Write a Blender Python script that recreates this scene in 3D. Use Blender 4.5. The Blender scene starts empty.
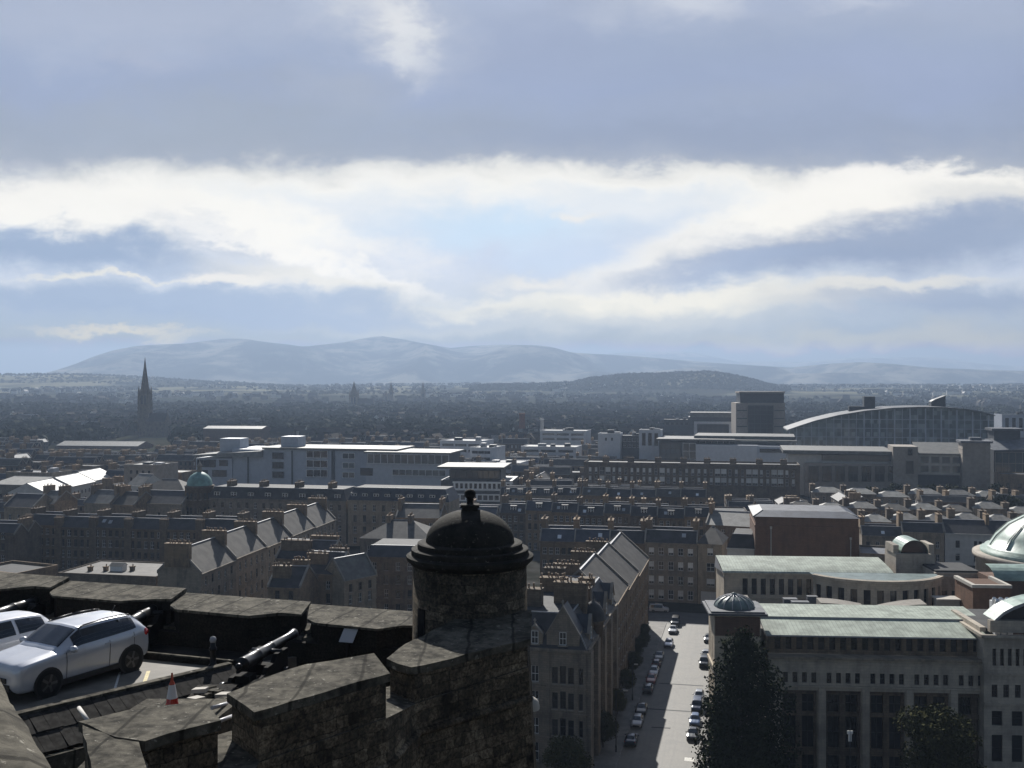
import bpy, bmesh, math, random
import numpy as np
from mathutils import Vector, Matrix, noise

R = math.radians
random.seed(11)
rng = np.random.default_rng(5)
SC = bpy.context.scene
COL = SC.collection

# ------------------------------------------------------------------ camera
EYE = 55.0
cam_d = bpy.data.cameras.new('camera')
cam = bpy.data.objects.new('camera', cam_d)
COL.objects.link(cam)
cam.location = (0, 0, EYE)
cam.rotation_euler = (R(90), 0, 0)
cam_d.sensor_width = 36.0
cam_d.lens = 36.0 * 1000 / 1024
cam_d.clip_start = 0.3
cam_d.clip_end = 60000
SC.camera = cam

# ------------------------------------------------------------------ light
SUN_EL, SUN_AZ = R(34), R(-7)          # azimuth measured from +Y towards +X
EXPO = 1.0
SKY_STRENGTH = 0.1
SC.view_settings.view_transform = 'Standard'
SC.view_settings.look = 'None'
SC.view_settings.gamma = 1
SC.view_settings.exposure = EXPO
sun_d = bpy.data.lights.new('sun', 'SUN')
sun_d.energy = 3.7
sun_d.angle = R(0.5)
sun_d.color = (1.0, 0.965, 0.91)
sun = bpy.data.objects.new('sun', sun_d)
COL.objects.link(sun)
to_sun = Vector((math.sin(SUN_AZ) * math.cos(SUN_EL), math.cos(SUN_AZ) * math.cos(SUN_EL), math.sin(SUN_EL)))
sun.rotation_euler = to_sun.to_track_quat('Z', 'Y').to_euler()
sun.location = to_sun * 3000

try:
    SC.cycles.use_denoising = True
    SC.cycles.max_bounces = 5
    SC.cycles.diffuse_bounces = 2
    SC.cycles.glossy_bounces = 2
    SC.cycles.transparent_max_bounces = 6
    SC.cycles.volume_bounces = 0
    SC.cycles.sample_clamp_indirect = 4
    SC.cycles.sample_clamp_direct = 12
except Exception as e:
    print(e)


def lin(c):
    c = c / 255.0
    return c / 12.92 if c <= 0.04045 else ((c + 0.055) / 1.055) ** 2.4


class NT:
    """small helper around a node tree"""
    def __init__(self, tree):
        self.t = tree
        self.n = tree.nodes
        self.l = tree.links

    def new(self, typ, **kw):
        n = self.n.new(typ)
        for k, v in kw.items():
            setattr(n, k, v)
        return n

    def link(self, a, b):
        self.l.new(a, b)

    def put(self, sock, v):
        if hasattr(v, 'is_output') or hasattr(v, 'links'):
            self.l.new(v, sock)
        else:
            sock.default_value = v

    def math(self, op, a, b=0.0, c=None, clamp=False):
        n = self.new('ShaderNodeMath', operation=op, use_clamp=clamp)
        self.put(n.inputs[0], a)
        self.put(n.inputs[1], b)
        if c is not None:
            self.put(n.inputs[2], c)
        return n.outputs[0]

    def smooth(self, x, a, b):
        n = self.new('ShaderNodeMapRange', interpolation_type='SMOOTHSTEP')
        self.put(n.inputs['Value'], x)
        self.put(n.inputs['From Min'], a)
        self.put(n.inputs['From Max'], b)
        return n.outputs[0]

    def mix(self, f, a, b, blend='MIX'):
        n = self.new('ShaderNodeMix', data_type='RGBA', blend_type=blend)
        self.put(n.inputs[0], f)
        for s, v in ((n.inputs[6], a), (n.inputs[7], b)):
            if isinstance(v, (tuple, list)) and len(v) == 3:
                v = (*v, 1)
            self.put(s, v)
        return n.outputs[2]

    def noise(self, vec, scale, detail=4, rough=0.55, dist=0.0):
        n = self.new('ShaderNodeTexNoise')
        if vec is not None:
            self.link(vec, n.inputs['Vector'])
        n.inputs['Scale'].default_value = scale
        n.inputs['Detail'].default_value = detail
        n.inputs['Roughness'].default_value = rough
        n.inputs['Distortion'].default_value = dist
        return n.outputs['Fac']

    def ramp(self, f, stops, interp='LINEAR'):
        n = self.new('ShaderNodeValToRGB')
        cr = n.color_ramp
        cr.interpolation = interp
        while len(cr.elements) < len(stops):
            cr.elements.new(0.5)
        for e, (p, c) in zip(cr.elements, stops):
            e.position = p
            e.color = (*c, 1) if len(c) == 3 else c
        self.put(n.inputs[0], f)
        return n.outputs[0]

    def comb(self, x, y, z):
        n = self.new('ShaderNodeCombineXYZ')
        for s, v in zip(n.inputs, (x, y, z)):
            self.put(s, v)
        return n.outputs[0]

    def sep(self, v):
        n = self.new('ShaderNodeSeparateXYZ')
        self.link(v, n.inputs[0])
        return n.outputs


# ------------------------------------------------------------------ sky
world = bpy.data.worlds.new('World')
SC.world = world
world.use_nodes = True
W = NT(world.node_tree)
W.n.clear()
out = W.new('ShaderNodeOutputWorld')
bg = W.new('ShaderNodeBackground')
bg.inputs['Strength'].default_value = SKY_STRENGTH
sky = W.new('ShaderNodeTexSky', sky_type='NISHITA')
sky.sun_disc = False
sky.sun_elevation = SUN_EL
sky.sun_rotation = SUN_AZ
sky.altitude = 100
sky.air_density = 1.0
sky.dust_density = 0.6
geo = W.new('ShaderNodeTexCoord')
dx, dy, dz = W.sep(geo.outputs['Generated'])
yy = W.math('MAXIMUM', dy, 0.12)
U = W.math('DIVIDE', dx, yy)             # horizontal and vertical slope of the direction, for the southern half of the sky
V = W.math('DIVIDE', dz, W.math('MAXIMUM', W.math('ABSOLUTE', dy), 0.12))
uv = W.comb(U, V, 0.0)
stretch = W.comb(W.math('MULTIPLY', U, 0.42), V, 0.3)
n1 = W.noise(stretch, 11, 6, 0.6, 0.3)
n2 = W.noise(stretch, 30, 6, 0.62, 0.2)
n3 = W.noise(uv, 5.0, 4, 0.5)
n5c = W.math('SUBTRACT', W.noise(W.comb(U, W.math('MULTIPLY', V, 1.5), 8.1), 42, 5, 0.65, 0.2), 0.5)
n1c = W.math('SUBTRACT', n1, 0.5)
n2c = W.math('SUBTRACT', n2, 0.5)
n3c = W.math('SUBTRACT', n3, 0.5)
warp = W.math('ADD', W.math('MULTIPLY', n1c, 0.055), W.math('MULTIPLY', n2c, 0.02))
n4 = W.noise(W.comb(U, W.math('MULTIPLY', V, 1.6), 3.7), 16, 6, 0.6, 0.3)
n4c = W.math('SUBTRACT', n4, 0.5)
warpu = W.math('ADD', W.math('MULTIPLY', n4c, 0.10), W.math('MULTIPLY', n3c, 0.06))
U2 = W.math('ADD', U, warpu)
V2 = W.math('ADD', V, W.math('ADD', warp, W.math('MULTIPLY', n4c, 0.045)))
k = 1.0 / (SKY_STRENGTH * 2 ** EXPO)     # picture value -> radiance


def skyc(r, g, b):
    return tuple(lin(c) for c in (r, g, b))


def pv(y):
    return (384 - y) / 1000.0


stops = [(374, (176, 188, 203)), (360, (174, 188, 206)), (345, (184, 198, 214)), (325, (183, 199, 219)), (302, (202, 214, 228)), (280, (210, 220, 234)),
         (255, (206, 218, 238)), (232, (214, 226, 242)), (205, (234, 239, 244)), (186, (247, 247, 244)), (172, (232, 233, 232)), (160, (178, 187, 202)),
         (130, (164, 177, 200)), (90, (162, 176, 204)), (50, (165, 179, 205)), (15, (172, 184, 207)), (-60, (176, 188, 214)), (-400, (205, 212, 224)), (-900, (150, 165, 200))]
VMAX = pv(-900)
base = W.ramp(W.math('DIVIDE', V2, VMAX), [(max(0, pv(y) / VMAX), skyc(*c)) for y, c in stops])
cur = base


def cloud(cx, cy, rx, ry, col, amt=1.0, soft=0.7, tilt=0.0, hard=False):
    """one cloud mass: an ellipse of direction space with ragged (noise-warped) edges"""
    global cur
    uu = W.math('SUBTRACT', U2, (cx - 512) / 1000.0)
    vv = W.math('SUBTRACT', V2, pv(cy))
    if tilt:
        ca, sa = math.cos(tilt), math.sin(tilt)
        u_ = W.math('ADD', W.math('MULTIPLY', uu, ca), W.math('MULTIPLY', vv, sa))
        v_ = W.math('SUBTRACT', W.math('MULTIPLY', vv, ca), W.math('MULTIPLY', uu, sa))
    else:
        u_, v_ = uu, vv
    a = W.math('MULTIPLY', u_, 1000.0 / rx)
    b = W.math('MULTIPLY', v_, 1000.0 / ry)
    d = W.math('SQRT', W.math('ADD', W.math('MULTIPLY', a, a), W.math('MULTIPLY', b, b)))
    d = W.math('ADD', d, W.math('ADD', W.math('MULTIPLY', n2c, 0.6), W.math('MULTIPLY', n5c, 0.35)))
    m = W.smooth(d, 1.0 + soft * 0.35, 1.0 - soft)
    m = W.math('MULTIPLY', m, amt)
    cur = W.mix(m, cur, skyc(*col))


# open blue between the cloud decks
cloud(500, 226, 120, 24, (207, 228, 248), 0.9, 0.9)
cloud(560, 258, 90, 18, (207, 224, 245), 0.7, 0.9)
cloud(640, 196, 120, 12, (222, 231, 242), 0.6, 0.9)
cloud(860, 300, 130, 10, (205, 218, 236), 0.5, 0.9)
# thin cream layers low down
cloud(640, 298, 270, 15, (242, 242, 237), 1.0, 0.75, R(2))
cloud(830, 300, 120, 12, (236, 236, 231), 0.8, 0.8, R(3))
cloud(300, 272, 170, 13, (240, 240, 237), 0.85, 0.8, R(-8))
cloud(540, 280, 60, 10, (238, 238, 236), 0.8, 0.8)
cloud(540, 306, 230, 8, (230, 233, 232), 0.7, 0.8)
cloud(600, 318, 230, 20, (224, 228, 229), 0.6, 1.0)
cloud(400, 326, 160, 7, (216, 222, 227), 0.35, 1.0)
cloud(830, 344, 220, 12, (214, 219, 222), 0.4, 1.0)
cloud(110, 339, 95, 5, (224, 223, 217), 0.8, 0.9)
cloud(980, 340, 110, 26, (208, 213, 217), 0.5, 1.0)
# right-hand cloud: its bright rim climbs from the middle of the sky, the body stays grey
cloud(735, 240, 185, 27, (251, 250, 246), 0.95, 0.6, R(15))
cloud(910, 206, 190, 44, (252, 251, 247), 1.0, 0.32, R(3))
cloud(875, 172, 85, 18, (250, 249, 246), 0.9, 0.6, R(4))
cloud(1010, 196, 110, 22, (226, 228, 229), 0.8, 0.7, R(-4))
cloud(585, 215, 34, 5, (241, 240, 238), 0.8, 0.8, R(4))
cloud(880, 246, 235, 32, (163, 179, 205), 0.95, 0.75, R(5))
cloud(720, 266, 120, 14, (174, 190, 216), 0.75, 0.7, R(8))
cloud(985, 226, 100, 28, (166, 182, 208), 0.85, 0.7)
cloud(960, 300, 190, 20, (168, 185, 212), 0.75, 0.8)
cloud(880, 286, 130, 7, (232, 233, 231), 0.85, 0.7, R(5))
# left-hand clouds
cloud(120, 212, 340, 34, (252, 251, 247), 0.95, 0.55, R(-8))
cloud(60, 246, 215, 27, (165, 184, 211), 0.95, 0.75, R(-4))
cloud(225, 240, 70, 10, (178, 194, 219), 0.7, 0.8, R(-13))
cloud(290, 252, 170, 9, (252, 251, 248), 0.85, 0.85, R(-13))
cloud(120, 302, 330, 25, (174, 192, 218), 0.92, 0.75, R(-1))
cloud(300, 308, 200, 16, (182, 199, 223), 0.7, 0.8, R(-3))
cloud(110, 274, 120, 4, (236, 236, 231), 0.8, 0.8)
cloud(235, 276, 60, 9, (243, 242, 239), 0.85, 0.7, R(-4))
cloud(5, 168, 60, 18, (178, 188, 206), 0.75, 0.9)
# the thick upper deck: folds and the gap the sun burns through
cloud(650, 136, 480, 26, (157, 170, 194), 0.6, 1.0, R(1))
cloud(190, 130, 330, 52, (169, 180, 196), 0.8, 1.0, R(1))
cloud(330, 85, 90, 26, (178, 187, 202), 0.5, 1.0, R(-6))
cloud(760, 95, 150, 18, (170, 182, 203), 0.5, 1.0, R(3))
cloud(150, 30, 240, 34, (186, 195, 214), 0.5, 1.0)
cloud(145, 62, 70, 16, (182, 190, 209), 0.5, 1.0)
cloud(520, 50, 120, 44, (165, 177, 203), 0.6, 1.0)
cloud(900, 70, 200, 30, (168, 181, 210), 0.5, 1.0)
cloud(385, 22, 110, 50, (196, 204, 219), 0.75, 1.0, R(-25))
cloud(388, 20, 62, 34, (226, 228, 232), 0.6, 1.0, R(-40))
cloud(396, 26, 30, 18, (236, 237, 239), 0.55, 1.0, R(-40))
cloud(410, 50, 24, 38, (222, 226, 232), 0.6, 1.0, R(10))
cloud(640, 12, 80, 22, (190, 199, 217), 0.6, 1.0)
cloud(690, 2, 60, 18, (208, 214, 226), 0.8, 1.0)
cloud(860, 0, 60, 12, (200, 207, 222), 0.6, 1.0)
# soft mottling of everything
mott = W.math('ADD', 1.0, W.math('ADD', W.math('MULTIPLY', n1c, 0.16), W.math('ADD', W.math('MULTIPLY', n2c, 0.09), W.math('MULTIPLY', n3c, 0.14))))
# the clouds are seen through the air of the plain: what that air adds towards the horizon is taken off here
HZ_TOP, HZ_K, HZ_L, HZ_G = 520.0 - 55.0, 1.4e-4, (0.52, 0.645, 0.83), 0.3
ph = lambda a: (1 + HZ_G ** 2 - 2 * HZ_G * math.cos(a)) ** -1.5
rs, rt_ = [], []
for i_ in range(24):
    v_ = (i_ / 23) ** 1.6
    el_ = math.atan(v_)
    tau = HZ_K * min(HZ_TOP / max(math.sin(el_), 1e-4), 13400)
    f_ = (1 - math.exp(-tau)) * ph(SUN_EL - el_) / ph(SUN_EL)
    rs.append((v_, tuple(c_ * f_ for c_ in HZ_L)))
    rt_.append((v_, (math.exp(-tau),) * 3))
Vc = W.math('MINIMUM', V, 1.0, clamp=True)
air = W.ramp(Vc, rs)
thr = W.ramp(Vc, rt_)
sb_ = W.new('ShaderNodeVectorMath', operation='SUBTRACT'); W.link(cur, sb_.inputs[0]); W.link(air, sb_.inputs[1])
mx_ = W.new('ShaderNodeVectorMath', operation='MAXIMUM'); W.link(sb_.outputs[0], mx_.inputs[0]); mx_.inputs[1].default_value = (0.02, 0.02, 0.02)
dv_ = W.new('ShaderNodeVectorMath', operation='DIVIDE'); W.link(mx_.outputs[0], dv_.inputs[0]); W.link(thr, dv_.inputs[1])
mm = W.new('ShaderNodeVectorMath', operation='SCALE')
W.link(dv_.outputs[0], mm.inputs[0])
W.put(mm.inputs['Scale'], W.math('MULTIPLY', mott, k))
front = mm.outputs[0]
# away from the sun the clouds thin out to blue sky and broken grey cloud
nb = W.noise(geo.outputs['Generated'], 3.0, 5, 0.55)
grey = W.new('ShaderNodeVectorMath', operation='SCALE')
W.link(sky.outputs[0], grey.inputs[0])
grey.inputs['Scale'].default_value = 0.40
back = W.mix(W.math('MULTIPLY', W.smooth(nb, 0.45, 0.62), 0.6), grey.outputs[0], (0.58, 0.54, 0.49))
fm = W.smooth(dy, 0.25, 0.72)
final = W.mix(fm, back, front)
W.link(final, bg.inputs['Color'])
W.link(bg.outputs[0], out.inputs[0])
world.cycles.sampling_method = 'MANUAL'
world.cycles.sample_map_resolution = 512

# ------------------------------------------------------------------ materials
MATS = {}


def principled(name):
    m = bpy.data.materials.new(name)
    m.use_nodes = True
    t = NT(m.node_tree)
    b = t.n['Principled BSDF']
    MATS[name] = m
    return m, t, b


def plain(name, col, rough=0.6, metal=0.0, var=0.15, scale=3.0, spec=0.4, coat=0.0, vary_obj=0.0):
    """a base colour broken up by a little noise (and per-object variation)"""
    m, t, b = principled(name)
    co = t.new('ShaderNodeTexCoord').outputs['Object']
    f = t.noise(co, scale, 5, 0.6)
    lo = tuple(c * (1 - var) for c in col)
    hi = tuple(min(1, c * (1 + var)) for c in col)
    c = t.mix(t.smooth(f, 0.3, 0.7), lo, hi)
    if vary_obj:
        r = t.new('ShaderNodeObjectInfo').outputs['Random']
        c = t.mix(1.0, c, t.ramp(r, [(0, (1 - vary_obj,) * 3), (1, (1.0 + vary_obj * 0.3,) * 3)]), 'MULTIPLY')
    t.link(c, b.inputs['Base Color'])
    b.inputs['Roughness'].default_value = rough
    b.inputs['Metallic'].default_value = metal
    b.inputs['Specular IOR Level'].default_value = spec
    if coat:
        b.inputs['Coat Weight'].default_value = coat
        b.inputs['Coat Roughness'].default_value = 0.06
    return m


def masonry(name, c1, c2, soot, bw=0.7, bh=0.32, vary=0.25, rough=0.9, mortar=0.015, bump=0.4):
    """coursed stone: brick-sized tone changes, soot streaks and stains, a little bump"""
    m, t, b = principled(name)
    co = t.new('ShaderNodeTexCoord').outputs['Object']
    x, y, z = t.sep(co)
    v = t.comb(t.math('ADD', x, y), z, 0.0)
    br = t.new('ShaderNodeTexBrick')
    t.link(v, br.inputs['Vector'])
    br.inputs['Color1'].default_value = (*c1, 1)
    br.inputs['Color2'].default_value = (*c2, 1)
    br.inputs['Mortar'].default_value = (*[c * 0.6 for c in c1], 1)
    br.inputs['Scale'].default_value = 1.0
    br.inputs['Mortar Size'].default_value = mortar
    br.inputs['Brick Width'].default_value = bw
    br.inputs['Row Height'].default_value = bh
    f = t.noise(co, 0.35, 6, 0.65)
    st = t.noise(t.comb(t.math('MULTIPLY', t.math('ADD', x, y), 1.1), t.math('MULTIPLY', z, 0.16), 0.0), 1.2, 4, 0.6)
    s = t.math('MULTIPLY', t.smooth(t.math('ADD', t.math('MULTIPLY', f, 0.6), t.math('MULTIPLY', st, 0.4)), 0.42, 0.66), 0.75)
    c = t.mix(s, br.outputs['Color'], soot)
    if vary:
        r = t.new('ShaderNodeObjectInfo').outputs['Random']
        c = t.mix(1.0, c, t.ramp(r, [(0, (1 - vary, 1 - vary, 1 - vary * 0.9)), (0.5, (1, 0.98, 0.95)), (1, (1.15, 1.08, 0.98))]), 'MULTIPLY')
    t.link(c, b.inputs['Base Color'])
    b.inputs['Roughness'].default_value = rough
    b.inputs['Specular IOR Level'].default_value = 0.25
    if bump:
        bp = t.new('ShaderNodeBump')
        bp.inputs['Strength'].default_value = bump
        bp.inputs['Distance'].default_value = 0.04
        t.link(t.math('ADD', t.math('MULTIPLY', br.outputs['Fac'], -0.6), t.noise(co, 9, 4, 0.6)), bp.inputs['Height'])
        t.link(bp.outputs[0], b.inputs['Normal'])
    return m


def rubble(name, tones, scale=1.0, squash=1.0, lichen=0.0, bump=0.8):
    """castle rubble: roughly coursed squared blocks of uneven size, each its own tone, with dark joints"""
    m, t, b = principled(name)
    co = t.new('ShaderNodeTexCoord').outputs['Object']
    x, y, z = t.sep(co)
    wob = t.math('SUBTRACT', t.noise(co, 1.3, 3, 0.5), 0.5)
    wob2 = t.math('SUBTRACT', t.noise(co, 5.0, 3, 0.5), 0.5)
    hx = t.math('SUBTRACT', x, y)
    ang = t.math('ADD', t.math('MULTIPLY', x, 0.72), t.math('MULTIPLY', y, 0.72))
    v = t.comb(t.math('ADD', ang, t.math('ADD', t.math('MULTIPLY', wob, 0.5), t.math('MULTIPLY', wob2, 0.10))),
               t.math('ADD', z, t.math('ADD', t.math('MULTIPLY', wob, 0.16), t.math('MULTIPLY', wob2, 0.07))), 0.0)
    br = t.new('ShaderNodeTexBrick', offset=0.43, offset_frequency=2, squash=0.62, squash_frequency=3)
    t.link(v, br.inputs['Vector'])
    br.inputs['Color1'].default_value = (0, 0, 0, 1)
    br.inputs['Color2'].default_value = (1, 1, 1, 1)
    br.inputs['Mortar'].default_value = (0.5, 0.5, 0.5, 1)
    br.inputs['Scale'].default_value = scale
    br.inputs['Brick Width'].default_value = 0.46
    br.inputs['Row Height'].default_value = 0.235
    br.inputs['Mortar Size'].default_value = 0.011
    br.inputs['Mortar Smooth'].default_value = 0.8
    tone, _g, _b = t.sep(br.outputs['Color'])
    patch = t.noise(co, 1.9, 4, 0.6)
    tv = t.math('ADD', t.math('MULTIPLY', tone, 0.5), t.math('MULTIPLY', t.smooth(patch, 0.32, 0.68), 0.5))
    c = t.ramp(tv, [(i / (len(tones) - 1), tn) for i, tn in enumerate(tones)])
    fine = t.noise(co, 16, 6, 0.72)
    c = t.mix(t.math('MULTIPLY', t.smooth(fine, 0.36, 0.62), 0.7), c, tuple(q * 0.4 for q in tones[0]))
    stain = t.noise(co, 0.8, 6, 0.68)
    c = t.mix(t.math('MULTIPLY', t.smooth(stain, 0.52, 0.66), 0.75), c, (0.014, 0.0135, 0.013))
    c = t.mix(t.math('MULTIPLY', br.outputs['Fac'], t.math('MULTIPLY', t.smooth(fine, 0.3, 0.6), 0.7)), c, (0.02, 0.018, 0.016))
    if lichen:
        l = t.math('MULTIPLY', t.smooth(t.noise(co, 4, 6, 0.75), 0.58, 0.68), lichen)
        c = t.mix(l, c, (0.26, 0.25, 0.2))
    t.link(c, b.inputs['Base Color'])
    b.inputs['Roughness'].default_value = 0.95
    b.inputs['Specular IOR Level'].default_value = 0.12
    bp = t.new('ShaderNodeBump')
    bp.inputs['Strength'].default_value = bump
    bp.inputs['Distance'].default_value = 0.05
    t.link(t.math('SUBTRACT', t.math('ADD', t.math('MULTIPLY', fine, 0.7), t.math('MULTIPLY', tone, 0.35)), t.math('MULTIPLY', br.outputs['Fac'], 0.9)), bp.inputs['Height'])
    t.link(bp.outputs[0], b.inputs['Normal'])
    return m


def slabs(name, col, dark, pale, rough=0.85, joints=0.7):
    """worn coping stone: mottled grey with moss, pale lichen and long joints"""
    m, t, b = principled(name)
    co = t.new('ShaderNodeTexCoord').outputs['Object']
    a = t.noise(co, 1.6, 7, 0.68)
    f = t.noise(co, 22, 6, 0.75)
    c = t.mix(t.smooth(t.math('ADD', t.math('MULTIPLY', a, 0.6), t.math('MULTIPLY', t.noise(co, 5.5, 5, 0.7), 0.4)), 0.38, 0.60), dark, col)
    c = t.mix(t.math('MULTIPLY', t.smooth(f, 0.4, 0.72), 0.55), c, tuple(x * 0.5 for x in dark))
    c = t.mix(t.math('MULTIPLY', t.smooth(t.noise(co, 7, 5, 0.7), 0.6, 0.68), 0.7), c, pale)
    x, y, z = t.sep(co)
    w = t.new('ShaderNodeTexWave', wave_type='BANDS', bands_direction='X')
    w.inputs['Scale'].default_value = 0.32
    w.inputs['Distortion'].default_value = 1.2
    w.inputs['Detail Scale'].default_value = 2
    t.link(co, w.inputs['Vector'])
    jt = t.smooth(w.outputs['Fac'], 0.02, 0.0)
    c = t.mix(t.math('MULTIPLY', jt, joints), c, tuple(x * 0.3 for x in dark))
    t.link(c, b.inputs['Base Color'])
    b.inputs['Roughness'].default_value = rough
    b.inputs['Specular IOR Level'].default_value = 0.1
    bp = t.new('ShaderNodeBump')
    bp.inputs['Strength'].default_value = 0.7
    bp.inputs['Distance'].default_value = 0.04
    t.link(t.math('ADD', a, t.math('MULTIPLY', f, 0.5)), bp.inputs['Height'])
    t.link(bp.outputs[0], b.inputs['Normal'])
    return m


def slate(name, col, rough=0.5, ribs=0.0, calm=1.0, vary=0.2, rib_axis='X', rib_scale=1.0):
    m, t, b = principled(name)
    co = t.new('ShaderNodeTexCoord').outputs['Object']
    a = t.noise(co, 0.5, 6, 0.65)
    f = t.noise(co, 4.0, 5, 0.7)
    c = t.mix(t.smooth(a, 0.35, 0.65), tuple(x * 0.72 for x in col), tuple(x * 1.2 for x in col))
    c = t.mix(t.math('MULTIPLY', t.smooth(f, 0.4, 0.7), 0.4 * calm), c, tuple(x * 0.55 for x in col))
    h = t.math('MULTIPLY', f, calm)
    if ribs:
        w = t.new('ShaderNodeTexWave', wave_type='BANDS', bands_direction=rib_axis)
        w.inputs['Scale'].default_value = rib_scale
        t.link(co, w.inputs['Vector'])
        g = t.smooth(w.outputs['Fac'], 0.12, 0.0)
        c = t.mix(t.math('MULTIPLY', g, ribs), c, tuple(x * 0.5 for x in col))
        h = t.math('ADD', t.math('MULTIPLY', f, 0.2), g)
    if vary:
        r = t.new('ShaderNodeObjectInfo').outputs['Random']
        c = t.mix(1.0, c, t.ramp(r, [(0, (1 - vary,) * 3), (1, (1 + vary * 0.6,) * 3)]), 'MULTIPLY')
    t.link(c, b.inputs['Base Color'])
    t.link(t.math('ADD', rough - 0.1, t.math('MULTIPLY', f, 0.25)), b.inputs['Roughness'])
    b.inputs['Specular IOR Level'].default_value = 0.22
    bp = t.new('ShaderNodeBump')
    bp.inputs['Strength'].default_value = 0.4
    bp.inputs['Distance'].default_value = 0.04
    t.link(h, bp.inputs['Height'])
    t.link(bp.outputs[0], b.inputs['Normal'])
    return m


def leafy(name, c1, c2):
    m, t, b = principled(name)
    co = t.new('ShaderNodeTexCoord').outputs['Object']
    f = t.noise(co, 1.3, 3, 0.6)
    r = t.new('ShaderNodeObjectInfo').outputs['Random']
    c = t.mix(t.smooth(f, 0.35, 0.65), c1, c2)
    c = t.mix(1.0, c, t.ramp(r, [(0, (0.7, 0.72, 0.7)), (1, (1.15, 1.1, 1.0))]), 'MULTIPLY')
    t.link(c, b.inputs['Base Color'])
    b.inputs['Roughness'].default_value = 0.85
    b.inputs['Specular IOR Level'].default_value = 0.02
    return m


masonry('sandstone_dark', (0.145, 0.112, 0.08), (0.2, 0.155, 0.11), (0.045, 0.039, 0.034))
masonry('sandstone_brown', (0.22, 0.163, 0.108), (0.275, 0.206, 0.14), (0.065, 0.055, 0.045))
masonry('sandstone_grey', (0.265, 0.225, 0.175), (0.325, 0.276, 0.214), (0.1, 0.09, 0.078))
masonry('sandstone_pale', (0.42, 0.375, 0.31), (0.5, 0.445, 0.365), (0.22, 0.2, 0.175), 0.9, 0.4, 0.12, 0.85, 0.01, 0.2)
masonry('ashlar_clean', (0.30, 0.275, 0.24), (0.36, 0.33, 0.285), (0.2, 0.18, 0.16), 1.2, 0.45, 0.06, 0.85, 0.01, 0.2)
masonry('brick_brown', (0.16, 0.095, 0.066), (0.2, 0.12, 0.083), (0.085, 0.058, 0.046), 0.5, 0.16, 0.1, 0.9, 0.02, 0.2)
masonry('brick_red', (0.2, 0.085, 0.06), (0.25, 0.11, 0.075), (0.1, 0.05, 0.04), 0.5, 0.16, 0.1, 0.9, 0.02, 0.2)
plain('render_pale', (0.52, 0.50, 0.46), 0.85, var=0.1, scale=0.7, vary_obj=0.15)
plain('render_white', (0.5, 0.51, 0.53), 0.7, var=0.07, scale=0.5, vary_obj=0.1)
plain('panel_blue_grey', (0.40, 0.43, 0.48), 0.5, var=0.08, scale=0.5, vary_obj=0.1)
plain('concrete_brown', (0.27, 0.235, 0.2), 0.8, var=0.15, scale=0.6)
plain('dark_cladding', (0.05, 0.055, 0.062), 0.5, var=0.2, scale=0.6, vary_obj=0.2)
slate('slate_roof', (0.055, 0.054, 0.056), 0.6)
slate('slate_brown', (0.095, 0.088, 0.078), 0.7)
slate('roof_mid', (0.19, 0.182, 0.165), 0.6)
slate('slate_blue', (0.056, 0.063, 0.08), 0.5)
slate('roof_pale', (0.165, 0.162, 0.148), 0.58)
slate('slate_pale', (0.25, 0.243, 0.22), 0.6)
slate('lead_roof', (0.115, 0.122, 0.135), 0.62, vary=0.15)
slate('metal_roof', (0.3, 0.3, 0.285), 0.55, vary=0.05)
slate('felt_roof', (0.05, 0.05, 0.05), 0.75)
slate('copper_green', (0.31, 0.345, 0.29), 0.7, ribs=0.6, calm=0.25, vary=0.0, rib_axis='X', rib_scale=0.55)
slate('copper_dome', (0.33, 0.42, 0.36), 0.32, vary=0.0)
slate('copper_teal', (0.19, 0.33, 0.30), 0.5, vary=0.0)
slate('copper_dark', (0.16, 0.20, 0.19), 0.38, vary=0.0)
plain('far_roof', (0.035, 0.035, 0.038), 1.0, var=0.3, scale=0.1, spec=0.0)
plain('far_wall', (0.07, 0.062, 0.052), 0.95, var=0.3, scale=0.1, spec=0.05)
plain('pot_clay', (0.26, 0.19, 0.13), 0.8, var=0.25, scale=4, vary_obj=0.3)
plain('lead_trim', (0.33, 0.33, 0.34), 0.4, var=0.1)
plain('stone_trim', (0.26, 0.235, 0.2), 0.85, var=0.15, scale=1.0, vary_obj=0.2)
plain('stone_trim_pale', (0.42, 0.39, 0.34), 0.85, var=0.1, scale=1.0)
plain('frame_white', (0.72, 0.72, 0.7), 0.5, var=0.05)
plain('frame_dark', (0.04, 0.04, 0.042), 0.5, var=0.1)
plain('blind_white', (0.62, 0.61, 0.58), 0.7, var=0.08, vary_obj=0.3)
plain('black_iron', (0.006, 0.006, 0.007), 0.34, var=0.2, spec=0.3)
plain('wood_dark', (0.01, 0.009, 0.008), 0.85, spec=0.1, var=0.3)
plain('rubber', (0.012, 0.012, 0.012), 0.8, var=0.2)
plain('alloy', (0.12, 0.12, 0.125), 0.35, metal=0.8, var=0.1)
plain('plastic_dark', (0.02, 0.02, 0.021), 0.5, var=0.2)
plain('paint_silver', (0.52, 0.53, 0.56), 0.3, metal=0.35, var=0.03, coat=0.7)
plain('paint_white', (0.68, 0.68, 0.7), 0.3, var=0.03, coat=0.7)
plain('tail_red', (0.42, 0.012, 0.012), 0.2, var=0.05, coat=0.8)
plain('cone_orange', (0.42, 0.06, 0.025), 0.55, var=0.12)
plain('cone_white', (0.62, 0.6, 0.58), 0.5, var=0.08)
plain('line_yellow', (0.5, 0.42, 0.2), 0.7, var=0.2, scale=8)
plain('line_white', (0.55, 0.55, 0.52), 0.7, var=0.2, scale=8)
plain('bark', (0.045, 0.035, 0.026), 0.9, var=0.3, scale=6)
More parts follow.
